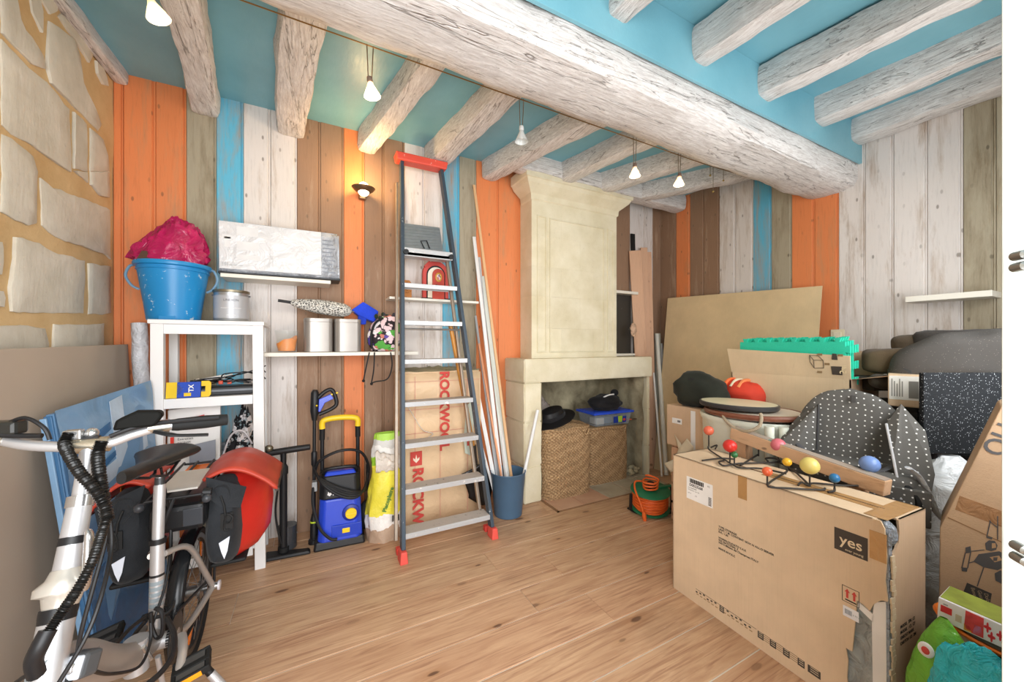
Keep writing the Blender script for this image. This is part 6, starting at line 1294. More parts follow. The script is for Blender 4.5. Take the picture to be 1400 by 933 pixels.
for k in range(30):
    z = .02+.0195*k; a = .028+.006*math.sin(k*1.7); m.box(a-.012-.01*random.random(), a+.006, -.004, .001, z, z+.017, Mend @ Matrix(((1,0,0,0),(0,0,1,0),(0,1,0,0),(0,0,0,1))))
o = m.build('torn_edge', plain('#D8C3A4', .8), bc_); o['kind'] = 'stuff'
# printing
def fprint(x0, x1, z0, z1, mat, name, d=.0008): return MB().prism([(x0,z0),(x1,z0),(x1,z1),(x0,z1)], -d, 0, Mfront).build(name, mat, bc_)
Mtx = Mfront @ Matrix(((-1,0,0,0),(0,1,0,0),(0,0,-1,0),(0,0,0,1)))     # text reads from the room side
def ftext(body, size, a, z, mat=INK, bold=0.0): return text_mesh('lettering', body, size, Mtx @ Matrix.Translation((-a, z, .0012)), mat, bc_, .0002, 'LEFT', bold)
fprint(.055, .150, .560, .638, DARKPRINT, 'brand_panel'); CREAM = plain('#E6D2B0', .7); text_mesh('lettering', 'yes', .050, Mtx @ Matrix.Translation((-.134, .586, .0014)), CREAM, bc_, .0002, 'LEFT', .0005); text_mesh('lettering', 'ever young', .0115, Mtx @ Matrix.Translation((-.118, .568, .0014)), CREAM, bc_, .0002)
fprint(.637, .784, .512, .624, plain('#EFEDE9', .5), 'shipping_label', .0012)
for k in range(16): fprint(.765-.005*k-.003-.0018*(k%2), .765-.005*k, .597, .618, INK, 'barcode_bar', .0016)
ftext('D0523268', .018, .767, .580, bold=.0006); ftext('(1) SOMMIER', .009, .775, .567); ftext('TRANSPORT 140 x 200', .0065, .775, .557); ftext('1/2', .009, .735, .535); ftext('LOT 2', .007, .776, .540); ftext('A2', .012, .665, .606)
for k in range(6): fprint(.643, .659, .520+.007*k, .524+.007*k, INK, 'barcode_bar', .0016)
for body, z in (('TYPE: STORAGE', .437), ('UNIT: 1 M. CONTENT: BOX N ALL.O SERVER', .425), ('B.R.: 1.00', .413), ('WARIN-OLIDATO S.A.R', .385), ('VIA NATIONAL 3', .374), ('33012 Bibiana dei Champrost ITALY', .363), ('MADE IN P.R.C', .335)): ftext(body, .0125, .606, z, bold=.0002)
MB().prism([(.205,.0),(.205,.001)], 0, .001, Mfront) if False else None
ax0, ax1, az0, az1 = .078, .127, .386, .442
for q in ((ax0,ax1,az0,az0+.0015),(ax0,ax1,az1-.0015,az1),(ax0,ax0+.0015,az0,az1),(ax1-.0015,ax1,az0,az1)): fprint(*q, INK, 'handling_frame')
for a in (.092, .112):
    MB().prism([(a-.0032,az0+.016),(a+.0032,az0+.016),(a+.0032,az0+.036),(a+.0075,az0+.036),(a,az0+.048),(a-.0075,az0+.036),(a-.0032,az0+.036)], -.0009, 0, Mfront).build('red_arrow', RED_INK, bc_)
fprint(.086, .118, az0+.007, az0+.011, INK, 'black_bar'); fprint(.079, .124, .335, .371, plain('#EDEDF0', .5), 'small_label', .0012)
for k in range(8): fprint(.117-.0026*k, .1184-.0026*k, .345, .362, plain('#7C8894', .6), 'barcode_bar', .0016)
ftext('2 TT-4', .007, .096, .349, plain('#4C7C74', .6))
bz = .046
for a, w, dark in ((.590,.022,1),(.412,.024,1),(.362,.024,1),(.311,.024,1),(.258,.024,1),(.214,.042,1)):
    fprint(a-w/2, a+w/2, bz, bz+.028, DARKPRINT, 'care_symbol')
    for k in range(3): fprint(a-w*.35, a+w*.30, bz+.008+.008*k, bz+.010+.008*k, CREAM, 'symbol_line', .0012)
fprint(.43, .73, bz+.028, bz+.0292, INK, 'printed_line')
for k in range(14): a = .73-.0205*k; fprint(a-.010, a, bz+.012+.004*(k%3), bz+.018+.004*(k%3), INK, 'printed_mark') if abs(a-.590) > .02 else None; fprint(a-.016, a-.004, bz+.004, bz+.008, plain('#9C7C58', .8), 'printed_mark')
for a in (.387, .336, .285):
    for k in range(4): fprint(a-.014, a+.014, bz+.004+.008*k, bz+.0055+.008*k, plain('#7A5F45', .8), 'printed_line')
Met = Mend
def etext(body, size, a, z): text_mesh('lettering', body, size, Mend @ Matrix.Translation((a, z, -.0012)) @ Matrix.Rotation(0,4,'Z') @ Matrix.Diagonal((1,1,-1,1)), INK, bc_, .0002, 'LEFT', .0003)
for k, b in enumerate(('MODEL  376 : CI', 'MODEL  : CI . CF', 'UNICAT MARK', 'CARTON 1/2 : 2M')): etext(b, .015, .075, .345-.019*k)
# ---------------------------------------------------------------- coat rack with coloured balls on the carton
ck_ = thing('coat_rack', 'bent black wire coat rack with coloured wooden balls lying on the large carton', 'coat rack', (1.82, 1.0, H))
WIRE = plain('#3B3733', .5, .3)
zt = H+.008
def ontop(u, v, z=zt): return on_z(u, v, z)
def upto(base, u, v):            # point straight above base that projects near (u, v)
    d = base-O; t = d.x*_s+d.y*_c; p = base.copy(); p.z = CAM_H-(v-HORIZ)/FPX*t; return p
balls = [((969,612),(966,589),.022,'#DB6A4E','salmon ball'),((998,632),(994,610),.026,'#D5342C','red ball'),((1004,634),(1003,622),.013,'#2F6E3E','green ball'),((1037,624),(1036,611),.013,'#DF4A2A','orange ball'),((1064,632),(1062,609),.0275,'#D7717B','pink ball'),((1076,645),(1076,632),.0155,'#E9B42C','yellow ball'),((1049,664),(1047,645),.0155,'#E5653E','orange ball'),((1107,664),(1107,637),.0285,'#DCCB74','pale yellow ball'),((1141,668),(1140,654),.015,'#2F74A8','blue ball'),((1189,662),(1187,635),.0285,'#7C9BD6','sky blue ball')]
for bs_, tp, r, c, lab in balls:
    b = ontop(*bs_); p = upto(b, *tp); rr = r*1.22
    MB().tube([b, p-Vector((0,0,rr*.8))], .0035, 8).build('prong', WIRE, ck_, smooth=True)
    o = MB().ball(p, rr, rr, rr*.97, 20, 14).build('ball', splashed(c, '#F3EDE0', .12, .28, 60), ck_, smooth=True); o['label'] = lab
    if lab == 'pale yellow ball': MB().ball(p+Vector((-.014,-.018,.004)), .005, seg=8, rings=6).build('green_dot', plain('#4F8F3C', .5), o)
def wire(pts): MB().tube(smoothpath([ontop(u, v, zt+dz) for u, v, dz in pts], 6), .0042, 8).build('wire', WIRE, ck_, smooth=True)
for pts in (((969,611,.0),(968,612,.02),(972,617,.0),(999,634,.0),(1012,640,.0),(1040,641,.003),(1075,648,.003)), ((972,612,0),(980,609,.006),(978,614,0)), ((990,630,0),(983,632,0),(990,637,0),(1012,634,0),(1064,632,.0),(1058,627,.006),(1047,627,.006),(1050,631,0)), ((1012,637,0),(1020,632,0),(1036,622,.004)), ((1064,632,0),(1085,644,0),(1107,664,0)), ((1076,645,0),(1049,664,0),(1080,668,0),(1122,670,0),(1128,668,.004)), ((1107,664,0),(1112,661,0),(1150,664,0),(1186,664,0),(1190,660,0)), ((960,630,0),(985,627,0),(1003,628,.0)), ((1141,668,0),(1140,672,0),(1132,673,0)), ((1107,665,.0),(1096,660,.008),(1091,664,0))): wire(pts)
# ---------------------------------------------------------------- wooden trestle behind the carton
tr = thing('trestle', 'paint-stained wooden trestle standing behind the large carton', 'trestle', (2.02, .95, 0))
TW = painted_wood('#D6AE8A', '#8E6A4E', 'Y', .3, True, .7); TWZ = painted_wood('#C79C78', '#8E6A4E', 'Z', .3, True, .7)
ta, tb_ = on_x(1003, 592, 2.06), on_x(1214, 668, 2.00)
MB().beam(ta, tb_, .055, .062).build('top_rail', TW, tr, bevel=.003); MB().beam(ta+Vector((0,0,.032)), tb_+Vector((0,0,.032)), .050, .004).build('splashed_top', splashed('#A9998A', '#3E8C7A', .45, .6, 20), tr)
for f in (.07, .84): p = ta+(tb_-ta)*f; MB().beam(p+Vector((.012,0,-.03)), Vector((p.x+.03, p.y, 0)), .05, .035, up=(1,0,0)).build('leg', TWZ, tr, bevel=.002); MB().beam(p+Vector((.04,.0,-.03)), Vector((p.x+.16, p.y+.02, 0)), .05, .03, up=(1,0,0)).build('leg', TWZ, tr, bevel=.002)
# ---------------------------------------------------------------- cream tub with boards
tu = thing('enamel_tub', 'tall oval cream enamel tub with brown board on top behind trestle', 'tub', (2.30, 1.34, 0))
CRM = plain('#E6EADB', .3, var=.03); Mu = Matrix.Translation((2.325, 1.335, 0)) @ Matrix.Rotation(math.pi/2+.02, 4, 'Z')
MB().lathe([(0,.0),(.20,.0),(.205,.01),(.225,.83),(.232,.84),(.238,.862),(.234,.872),(.215,.872),(.19,.02),(0,.02)], Mu, 40, sx=1.22, sy=.92).build('tub', CRM, tu, smooth=True)
for dy in (-.262, -.215): MB().tube([(2.14+abs(dy+.215)*.9, 1.335+dy, .0), (2.125+abs(dy+.215)*.9, 1.335+dy, .87)], .022, 12).build('side_post', CRM, tu, smooth=True)
wb_ = thing('wooden_tray', 'round brown wooden tray resting tilted on the cream tub', 'tray', (2.32, 1.33, .875))
BRN = painted_wood('#7A4A38', '#5A3428', 'X', .2, False, .3); Mw_ = Matrix.Translation((2.315, 1.315, .891)) @ Matrix.Rotation(-.015, 4, 'X')
MB().lathe([(0,-.012),(.24,-.012),(.258,-.004),(.262,.010),(.255,.020),(.24,.022),(.235,.016),(0,.014)], Mw_, 44, sx=.92, sy=1.02).build('rim', BRN, wb_, smooth=True); MB().lathe([(0,.016),(.234,.017),(.234,.019),(0,.0195)], Mw_, 40, sx=.92, sy=1.02).build('inlay', plain('#D8C8B4', .4), wb_, smooth=True)
wm_ = thing('round_mirror', 'round pale disc with dark rim and rope loop on the wooden tray', 'mirror', (2.28, 1.36, .92))
Mm_ = Matrix.Translation((2.285, 1.385, .940)) @ Matrix.Rotation(.02, 4, 'Y')
MB().lathe([(0,-.018),(.200,-.018),(.206,-.012),(.207,.006),(.202,.010),(.196,.010),(.194,.006),(0,.006)], Mm_, 44, sx=.95, sy=1.04).build('dark_rim', plain('#3A3B3C', .35), wm_, smooth=True); MB().lathe([(0,.0105),(.196,.0105),(.197,.008)], Mm_, 40, sx=.95, sy=1.04).build('pale_face', plain('#D9D2B0', .35), wm_, smooth=True)
RP = plain('#A89880', .8, bump=.5, bscale=200)
MB().tube(smoothpath([on_x(u, v, x) for u, v, x in ((988,566,2.09),(992,575,2.07),(1005,586,2.045),(1022,590,2.03),(1037,584,2.05),(1041,574,2.07),(1040,566,2.09))], 7), .0085, 8).build('rope_loop', RP, wm_, smooth=True)
# ---------------------------------------------------------------- crate, small box, black bag behind
wcx = thing('wooden_crate', 'bare wooden crate on the floor behind left end of the large carton', 'crate', (2.42, 1.80, 0))
for k in range(4): MB().box(2.345, 2.357, 1.60, 1.90, .015+.138*k, .135+.138*k).build('slat', PB, wcx, bevel=.002); MB().box(2.345, 2.66, 1.90, 1.912, .015+.138*k, .135+.138*k).build('slat', PB, wcx, bevel=.002); MB().box(2.357, 2.66, 1.60, 1.612, .015+.138*k, .135+.138*k).build('slat', PB, wcx, bevel=.002)
for x, y in ((2.358,1.613),(2.358,1.877),(2.636,1.877),(2.636,1.613)): MB().box(x, x+.022, y, y+.022, 0, .56).build('corner_post', PB, wcx)
MB().box(2.345, 2.66, 1.60, 1.91, .555, .565).build('top_board', PB, wcx)
sb = thing('small_carton', 'small cardboard box with white tape on the wooden crate', 'carton', (2.45, 1.8, .566))
MB().box(2.325, 2.66, 1.58, 1.935, .567, .855).build('box', CB3, sb, bevel=.003); MB().box(2.3235, 2.3255, 1.70, 1.735, .567, .84).build('white_tape', WHITE, sb)
a, b = on_x(919, 571, 2.323), on_x(932, 581, 2.323); MB().box(2.3225, 2.325, b.y, a.y, b.z, a.z).build('label', WHITE, sb); MB().box(2.322, 2.324, b.y+.01, b.y+.035, b.z+.012, a.z-.012).build('barcode_bar', plain('#77777A', .7), sb)
MB().hexa([Vector(p) for p in ((2.325,1.58,.8545),(2.48,1.58,.8545),(2.48,1.935,.8545),(2.325,1.935,.8545))], [Vector(p) for p in ((2.325,1.58,.858),(2.48,1.58,.858),(2.48,1.935,.858),(2.325,1.935,.858))]).build('flap', CB3, sb)
tp_ = thing('torn_tape', 'torn strips of pale masking paper hanging on the wooden crate', 'paper', (2.25, 1.7, .6))
for pts in (((944,606),(934,618),(927,633),(912,640)), ((926,600),(932,620),(941,645),(948,660))):
    P = smoothpath([on_x(u, v, 2.295) for u, v in pts], 5); m = MB(); n_ = len(P); m.grid(lambda u, v: P[min(n_-1, int(round(v*(n_-1))))]+Vector((.004*math.sin(v*9), (u-.5)*.055, (u-.5)*.05)), 3, n_-1).build('strip', plain('#D9CFB8', .7), tp_, smooth=True, solid=.002)
MB().beam((2.325, 1.70, .52), (2.305, 1.70, .58), .03, .01).build('fold', plain('#D9CFB8', .7), tp_)
bb = thing('black_bag', 'soft black cloth bag slumped on the small carton', 'bag', (2.42, 1.74, .86))
m = MB(); m.ball((2.44, 1.72, .965), .12, .17, .125, 34, 22, fn=lambda d: 1+.18*nz(d, 1.8, 12)+.05*nz(d, 5, 3))
for p in m.v:
    if p.x > 2.27: p.z = max(p.z, .860)
    if p.y > 1.74: p.x -= (p.y-1.74)*.45; p.z -= (p.y-1.74)*.25 if p.x < 2.28 else 0
    q = (p.y-1.66)/.2; p.z += .03*q if p.z > .95 else 0
m.build('bag', fabric('#22241D', '#2B2D25', .9), bb, smooth=True); MB().tube(smoothpath([(2.33,1.80,.97),(2.345,1.77,1.045),(2.36,1.73,1.05),(2.38,1.68,.985)], 6), .010, 8).build('strap', BLACKR, bb, smooth=True)
fl2 = thing('black_bag_flap', 'black cloth corner hanging from the slumped bag', 'cloth', (2.27, 1.75, .75)) if False else None
ro = thing('red_cushion', 'red and orange striped cloth bundle behind the black bag', 'bundle', (2.58, 1.60, .86))
m = MB(); m.ball((2.60, 1.56, .955), .09, .16, .105, 26, 18, fn=lambda d: 1+.16*nz(d, 2.2, 5))
for p in m.v: p.z = max(p.z, .861)
m.build('bundle', plain('#CF3F2A', .8, var=.1), ro, smooth=True)
for dy, c in ((-.05,'#E88A56'),(.0,'#D9CDB0'),(.05,'#E8703C')): MB().tube(smoothpath([(2.53,1.58+dy,1.01),(2.57,1.57+dy,1.052),(2.63,1.56+dy,1.055)], 5), .012, 8).build('stripe', plain(c, .8), ro, smooth=True)
# ---------------------------------------------------------------- cardboard sheet on the wall
cs = thing('cardboard_sheet', 'large plain cardboard sheet leaning on the striped right wall', 'cardboard', (3.3, 2.1, 0))
t0, t1 = on_x(913, 408, 3.40), on_x(1124, 391, 3.40); b0_, b1_ = Vector((3.17, 2.80, 0)), Vector((3.20, 1.44, 0)); th = Vector((.006, 0, .001))
MB().hexa([b0_, b1_, b1_+th, b0_+th], [t0, t1, t1+th, t0+th]).build('sheet', cardboard('#D6BE96'), cs)
# ---------------------------------------------------------------- open carton with foam mats
oc = thing('open_carton', 'open cardboard box with raised flaps printed with a cube and 54L', 'carton', (2.78, 1.3, 0))
ox0, ox1 = 2.62, 2.98; yl, yr = on_x(1000, 510, ox0).y, on_x(1163, 516, ox0).y; zf = on_x(1080, 514, ox0).z; zb0 = .50
MB().box(ox0, ox0+T, yr, yl, zb0, zf).build('front_panel', CB4, oc); MB().box(ox1-T, ox1, yr, yl, zb0, zf).build('back_panel', CB4, oc); MB().box(ox0, ox1, yr, yr+T, zb0, zf).build('end_panel', CB3, oc); MB().box(ox0, ox1, yl-T, yl, zb0, zf).build('end_panel', CB4, oc); MB().box(ox0, ox1, yr, yl, zb0, zb0+T).build('bottom_panel', CB4, oc)
f0, f1 = on_x(994, 477, ox0-.02), on_x(1162, 487, ox0-.02)
MB().hexa([Vector((ox0, yl, zf)), Vector((ox0, yr, zf)), Vector((ox0+T, yr, zf)), Vector((ox0+T, yl, zf))], [f0, f1, f1+Vector((T,0,0)), f0+Vector((T,0,0))]).build('front_flap', CB4, oc)
g0, g1 = on_y(1228, 497, yr-.17), on_y(1196, 515, yr-.14)
MB().hexa([Vector((ox0+.01, yr, zf)), Vector((ox1, yr, zf)), Vector((ox1, yr+T, zf)), Vector((ox0+.01, yr+T, zf))], [Vector((ox0-.02, yr-.19, zf+.035)), Vector((ox1-.04, yr-.17, zf+.045)), Vector((ox1-.04, yr-.165, zf+.05)), Vector((ox0-.02, yr-.185, zf+.04))]).build('end_flap', CB3, oc)
MB().hexa([Vector((ox1-T, yr, zf)), Vector((ox1-T, yr+.25, zf)), Vector((ox1, yr+.25, zf)), Vector((ox1, yr, zf))], [Vector((ox1, yr-.16, zf+.14)), Vector((ox1, yr+.20, zf+.16)), Vector((ox1+T, yr+.20, zf+.16)), Vector((ox1+T, yr-.16, zf+.14))]).build('back_flap', CB3, oc)
Moc = Matrix(((0,0,1,ox0),(-1,0,0,0),(0,1,0,0),(0,0,0,1)))          # local x = -y (to the right), local y = z
lean = lambda z: -.0206*(z-zf)/(f1.z-zf)-.0012 if z > zf else -.001
def opr(pts, name, mat):
    n = len(pts); vs = [(ox0+lean(p.z)-.0008, p.y, p.z) for p in pts]+[(ox0+lean(p.z)+.0005, p.y, p.z) for p in pts]
    MB().add(vs, [tuple(range(n)), tuple(range(2*n-1,n-1,-1))]+[(i,(i+1)%n,n+(i+1)%n,n+i) for i in range(n)]).build(name, mat, oc)
fa = lambda u, v: on_x(u, v, ox0-.012)
opr([fa(1136,501), fa(1151,501.5), fa(1151,513.5), fa(1137,512.5)], 'dark_panel', DARKPRINT)
p = fa(1148, 511.5); text_mesh('lettering', '54L', .042, Matrix(((0,0,-1,ox0+lean(p.z+.02)-.0025),(0,-1,0,p.y),(1,0,0,p.z),(0,0,0,1))), plain('#E2CFA6', .7), oc, .0002, 'LEFT', .0006)
opr([fa(1138,492), fa(1146,492.5), fa(1145,484), fa(1139,483.5)], 'weight_symbol', DARKPRINT)
for a, b in (((1108,486),(1108,495)),((1108,495),(1113,503.5)),((1113,503.5),(1126,503.5)),((1126,503.5),(1126,493)),((1126,493),(1113,492.5)),((1113,492.5),(1113,503.5)),((1108,486),(1113,492.5)),((1108,486),(1120,487)),((1120,487),(1126,493))):
    A, B = fa(*a), fa(*b); A.x = ox0+lean(A.z)-.001; B.x = ox0+lean(B.z)-.001; MB().beam(A, B, .0025, .001, up=(1,0,0)).build('cube_line', DARKPRINT, oc)
for u, v in ((1122,485),(1131,498),(1120,509),(1150,486)): p = fa(u, v); MB().box(ox0+lean(p.z)-.001, ox0+lean(p.z), p.y-.012, p.y+.012, p.z-.006, p.z+.006).build('small_print', plain('#8E7350', .8), oc)
p = fa(1043, 551); MB().box(ox0-.001, ox0, p.y-.03, p.y+.03, p.z-.014, p.z+.014).build('brown_mark', CB3, oc)
un = thing('lower_carton', 'plain closed cardboard box carrying the open 54L box', 'carton', (2.8, 1.3, 0)); MB().box(2.60, 3.0, yr-.02, yl+.02, 0, .497).build('box', CB4, un, bevel=.003); MB().box(2.78, 2.83, yr-.022, yl+.022, .496, .499).build('packing_tape', TAPE, un)
TEAL = plain('#2BC4A2', .6, var=.04, bump=.3, bscale=160)
def puzzle_outline(w, h, tabs_top, tabs_side, d=.022):
    o = [(0,0),(w,0)]; n = tabs_side
    for k in range(n): y0 = h*(k+.25)/n; y1 = h*(k+.75)/n; o += [(w,y0+.006),(w+d,y0),(w+d,y1),(w,y1-.006)]
    o.append((w,h)); n = tabs_top
    for k in range(n): x1 = w-w*(k+.25)/n; x0 = w-w*(k+.75)/n; o += [(x1-.008,h),(x1,h+d),(x0,h+d),(x0+.008,h)]
    o += [(0,h)]; return o
for k in range(4):
    L = thing('foam_mat', ('frontmost turquoise foam mat in the 54L box, against its printed flap','second turquoise foam mat from the printed flap in the 54L box','third turquoise foam mat from the printed flap in the 54L box','rearmost turquoise foam mat in the 54L box, nearest the wall')[k], 'foam mat', (2.66+.02*k, 1.3, .52), 'turquoise foam mats in the 54L box')
    yy = on_x(1014+2*k, 470, 2.66).y-.006*k; w = yy-on_x(1158, 470, 2.66).y; ht2 = on_x(1080, 463-.6*k, 2.66).z-.022-.51
    M = Matrix(((0,0,1,2.640+.0185*k),(-1,0,0,yy-.004*k),(0,1,0,.51),(0,0,0,1))); MB().prism(puzzle_outline(w, ht2, 8, 9), 0, .0165, M).build('mat', TEAL, L, bevel=.0015)
# ---------------------------------------------------------------- folded pushchair and child seat
pc = thing('folded_pushchair', 'folded black pushchair frame with wheel and straps under the grey seat', 'pushchair', (2.3, .8, 0))
MB().box(2.13, 2.42, .66, .98, .22, .56, top=(.03,.03)).build('seat_fabric', fabric('#1D1D20', '#2A2A2E'), pc, bevel=.04)
for y in (.66, .98): MB().tube(smoothpath([(2.13,y,.05),(2.16,y,.40),(2.36,y-.02,.62),(2.50,y-.03,.80)], 6), .013, 10).build('frame_tube', BLACKP, pc, smooth=True)
for x, y in ((2.13,.62),(2.13,1.02),(2.45,.62),(2.45,1.02)): MB().lathe([(.03,-.018),(.075,-.020),(.085,-.010),(.085,.010),(.075,.020),(.03,.018)], Matrix.Translation((x,y,.086)) @ Matrix.Rotation(math.pi/2,4,'X'), 22).build('wheel', RUB, pc, smooth=True)
P = smoothpath([on_x(u, v, 2.17) for u, v in ((1205,668),(1228,664),(1247,672),(1256,690),(1248,704),(1232,700),(1222,688))], 6); MB().tube(P, .012, 8).build('strap', BLACKR, pc, smooth=True)
P = smoothpath([on_x(u, v, 2.10) for u, v in ((1160,690),(1185,680),(1215,688),(1240,712),(1260,730))], 6); MB().tube(P, .016, 8).build('strap', BLACKR, pc, smooth=True)
MB().tube([on_x(1200, 660, 2.2), on_x(1230, 655, 2.2)], .022, 12).build('handle_bar', plain('#5C6470', .4), pc, smooth=True)
MB().box(2.47, 2.52, .60, .66, .60, 1.03).build('backrest_post', BLACKP, pc, bevel=.01); MB().tube([(2.50,.63,.55),(2.50,.63,1.03)], .022, 10).build('backrest_tube', BLACKP, pc, smooth=True)
pt_ = thing('child_seat', 'charcoal child seat cushion with white dots standing behind the trestle', 'child seat', (2.25, .88, .62))
cY = ray(1160, 471).normalized(); cX = Vector((cY.y, -cY.x, 0)); POL = polka('#605E5A', '#EFEDE8', .027, .085, tuple(cX)); cO = at_t(1163, 640, 1.78); cO.z = .66
Mseat = Matrix(((cX.x,cY.x,0,cO.x),(cX.y,cY.y,0,cO.y),(0,0,1,cO.z),(0,0,0,1)))
def back(u, v):                     # domed backrest, leaning back
    a = u*2*math.pi; c, s = math.cos(a), math.sin(a); e = 2.6; r = 1/(abs(c)**e+abs(s)**e)**(1/e)
    w = .20*(1-v**2.6)**.5+.02; return (w*r*c-.005, .075+.045*r*s*(1-.4*v)+.05*v, .06+.355*v+.006*nz((c*2, v*3, 1), 1.4))
m = MB(); m.grid(back, 40, 26, Mseat, close_u=True); m.f.append([26*40+i for i in range(40)]); m.mi.append(0); m.f.append(list(range(40))); m.mi.append(0); m.build('backrest', POL, pt_, smooth=True)
m = MB(); m.ball((-.01,-.045,.05), .235, .13, .055, 36, 14, M=Mseat, fn=lambda d: (1/(abs(d.x)**4+abs(d.y)**4+abs(d.z)**4+1e-9)**.25)*.92); m.build('seat_pad', POL, pt_, smooth=True)
m = MB(); m.hexa([Mseat @ Vector(p) for p in ((-.22,-.15,-.07),(.24,-.15,-.10),(.24,-.135,-.10),(-.22,-.135,-.07))], [Mseat @ Vector(p) for p in ((-.22,-.16,.05),(.24,-.16,.05),(.24,-.14,.05),(-.22,-.14,.05))]).build('front_skirt', POL, pt_, bevel=.006)
for s in (-1, 1):
    wing = [(.17*s,.06,.37),(.12*s,.02,.28),(.135*s,-.12,.15),(.155*s,-.15,.0),(.235*s,-.13,-.02),(.26*s,-.06,.10),(.245*s,.05,.26)] if s > 0 else [(-.12,.05,.34),(-.125,.02,.12),(-.24,-.10,.06),(-.275,-.06,.13),(-.26,.02,.18),(-.20,.06,.27)]
    x = Vector((0,.018,0)); n_ = len(wing); m = MB(); m.add([Mseat @ Vector(p) for p in wing]+[Mseat @ (Vector(p)+x) for p in wing], [(i,(i+1)%n_,n_+(i+1)%n_,n_+i) for i in range(n_)]+[(0,i,i+1) for i in range(1,n_-1)]+[(n_,n_+i+1,n_+i) for i in range(1,n_-1)]).build('side_wing', POL, pt_, bevel=.004)
    MB().tube([Mseat @ (Vector(p)+Vector((0,-.004,0))) for p in (wing[1:4] if s > 0 else wing[0:2])], .005 if s > 0 else .004, 8).build('piping', plain('#C4C4C6' if s > 0 else '#3A3A3C', .6), pt_, smooth=True)
MB().tube(smoothpath([Mseat @ Vector(p) for p in ((-.20,-.04,.15),(-.14,-.10,.11),(-.06,-.13,.095),(.03,-.14,.09),(.10,-.12,.10),(.14,-.09,.13))], 6), .012, 8, flat=.35).build('belt', plain('#4C4C4F', .6), pt_, smooth=True)
MB().box(.0,.05,-.155,-.135,.075,.105, Mseat).build('buckle', BLACKR, pt_, bevel=.004); MB().box(-.165,-.125,-.105,-.085,.10,.13, Mseat).build('buckle', BLACKR, pt_, bevel=.004); MB().box(.0,.02,.068,.075,.36,.395, Mseat).build('tab', plain('#4A4846', .7), pt_, bevel=.002)
# ---------------------------------------------------------------- stack at the far right
cxr = Vector((_c, -_s, 0)); fwd = Vector((_s, _c, 0))
def vbox(u0, u1, v0, v1, t, depth, name, mat, par, bevel=.004, top=None, face=None):
    """upright box square to the doorway: front at depth t, spanning those columns and heights"""
    a, b = at_t(u0, v1, t), at_t(u1, v0, t); F = fwd if face is None else ray(face, 471).normalized(); X_ = Vector((F.y, -F.x, 0)); M = Matrix(((X_.x,F.x,0,a.x),(X_.y,F.y,0,a.y),(0,0,1,0),(0,0,0,1))); w = (b-a).dot(X_)
    return MB().box(0, w, 0, depth, a.z, b.z, M, top=top).build(name, mat, par, bevel=bevel), M, w, a.z, b.z
pcx = thing('plastic_crate', 'black ribbed plastic crate tower behind the speckled mat', 'crate', at_t(1300, 900, 1.95)-Vector((0,0,at_t(1300, 900, 1.95).z)))
a = at_t(1254, 600, 1.93); Mk_ = Matrix(((cxr.x,fwd.x,0,a.x),(cxr.y,fwd.y,0,a.y),(0,0,1,0),(0,0,0,1)))
for z0, z1 in ((0,.33),(.335,.67),(.675,1.0)): 
    o = MB().box(0,.62,0,.20,z0,z1, Mk_, top=(-.01,-.01)).build('crate', plain('#25282C', .45), pcx, bevel=.012)
    for k in range(4): MB().box(-.014,.634,-.014,.214,z0+.05+.07*k,z0+.066+.07*k, Mk_).build('rib', plain('#2E3236', .45), o, bevel=.004)
lb = thing('labelled_carton', 'small cardboard box with white shipping label under the grey blanket', 'carton', at_t(1237, 540, 1.95))
o, M_, w_, z0_, z1_ = vbox(1214, 1330, 512, 555, 1.90, .25, 'box', CB2, lb, face=1220)
MB().box(.004, w_*.40, -.0015, 0, z0_+.035, z1_-.006, M_).build('label', plain('#E6E4DC', .5), lb)
for k in range(5): MB().box(.012+.009*k, .016+.009*k, -.0025, -.001, z0_+.05, z1_-.02-.012*(k%3), M_).build('label_text', plain('#8A8880', .6), lb)
MB().box(.072,.105,-.0025,-.001,z0_+.045,z1_-.03, M_).build('label_block', plain('#77756E', .6), lb); MB().box(.125,.135,-.0025,-.001,z0_+.05,z1_-.02, M_).build('barcode_bar', INK, lb)
if True: zc = z0_; MB().box(-.0, w_, .02, .25, 1.0, zc+.002, M_).build('packing', CB2, lb)
def softslab(name, mat, par, u0, u1, v0, v1, t, depth, seed, rad=3.0, amp=.014, n=44, k=20, tl=0.0):
    a, b = at_t(u0, v1, t), at_t(u1, v0, t); w = (b-a).dot(cxr); h = b.z-a.z; dd_ = ray((u0+u1)/2-20, 471).normalized(); c = (a+b)/2+dd_*depth/2; lt_ = Vector((dd_.y, -dd_.x, 0)); w *= abs(lt_.dot(cxr))**.5
    M = Matrix(((lt_.x,dd_.x,0,c.x),(lt_.y,dd_.y,0,c.y),(0,0,1,c.z),(0,0,0,1))); m = MB()
    def fn(d): return 1/(abs(d.x)**rad+abs(d.y)**rad+abs(d.z)**rad)**(1/rad)
    m.ball((0,0,0), w/2, depth/2, h/2, n, k, fn=fn); vs = []
    for p in m.v:
        q = p+Vector((nz(p, 5, seed), nz(p, 5, seed+4), nz(p, 7, seed+8)))*amp*1.6+Vector((0,0,1))*amp*.5*nz(p, 15, seed)
        f = max(0, -q.x/(w/2)); q.z -= tl*f*f*(1 if q.z > -h*.2 else .2); vs.append(M @ q)
    m.v = vs; return m.build(name, mat, par, smooth=True)
fb = thing('brown_blanket', 'folded dark brown blanket in front of the white planks', 'blanket', at_t(1230, 520, 2.15))
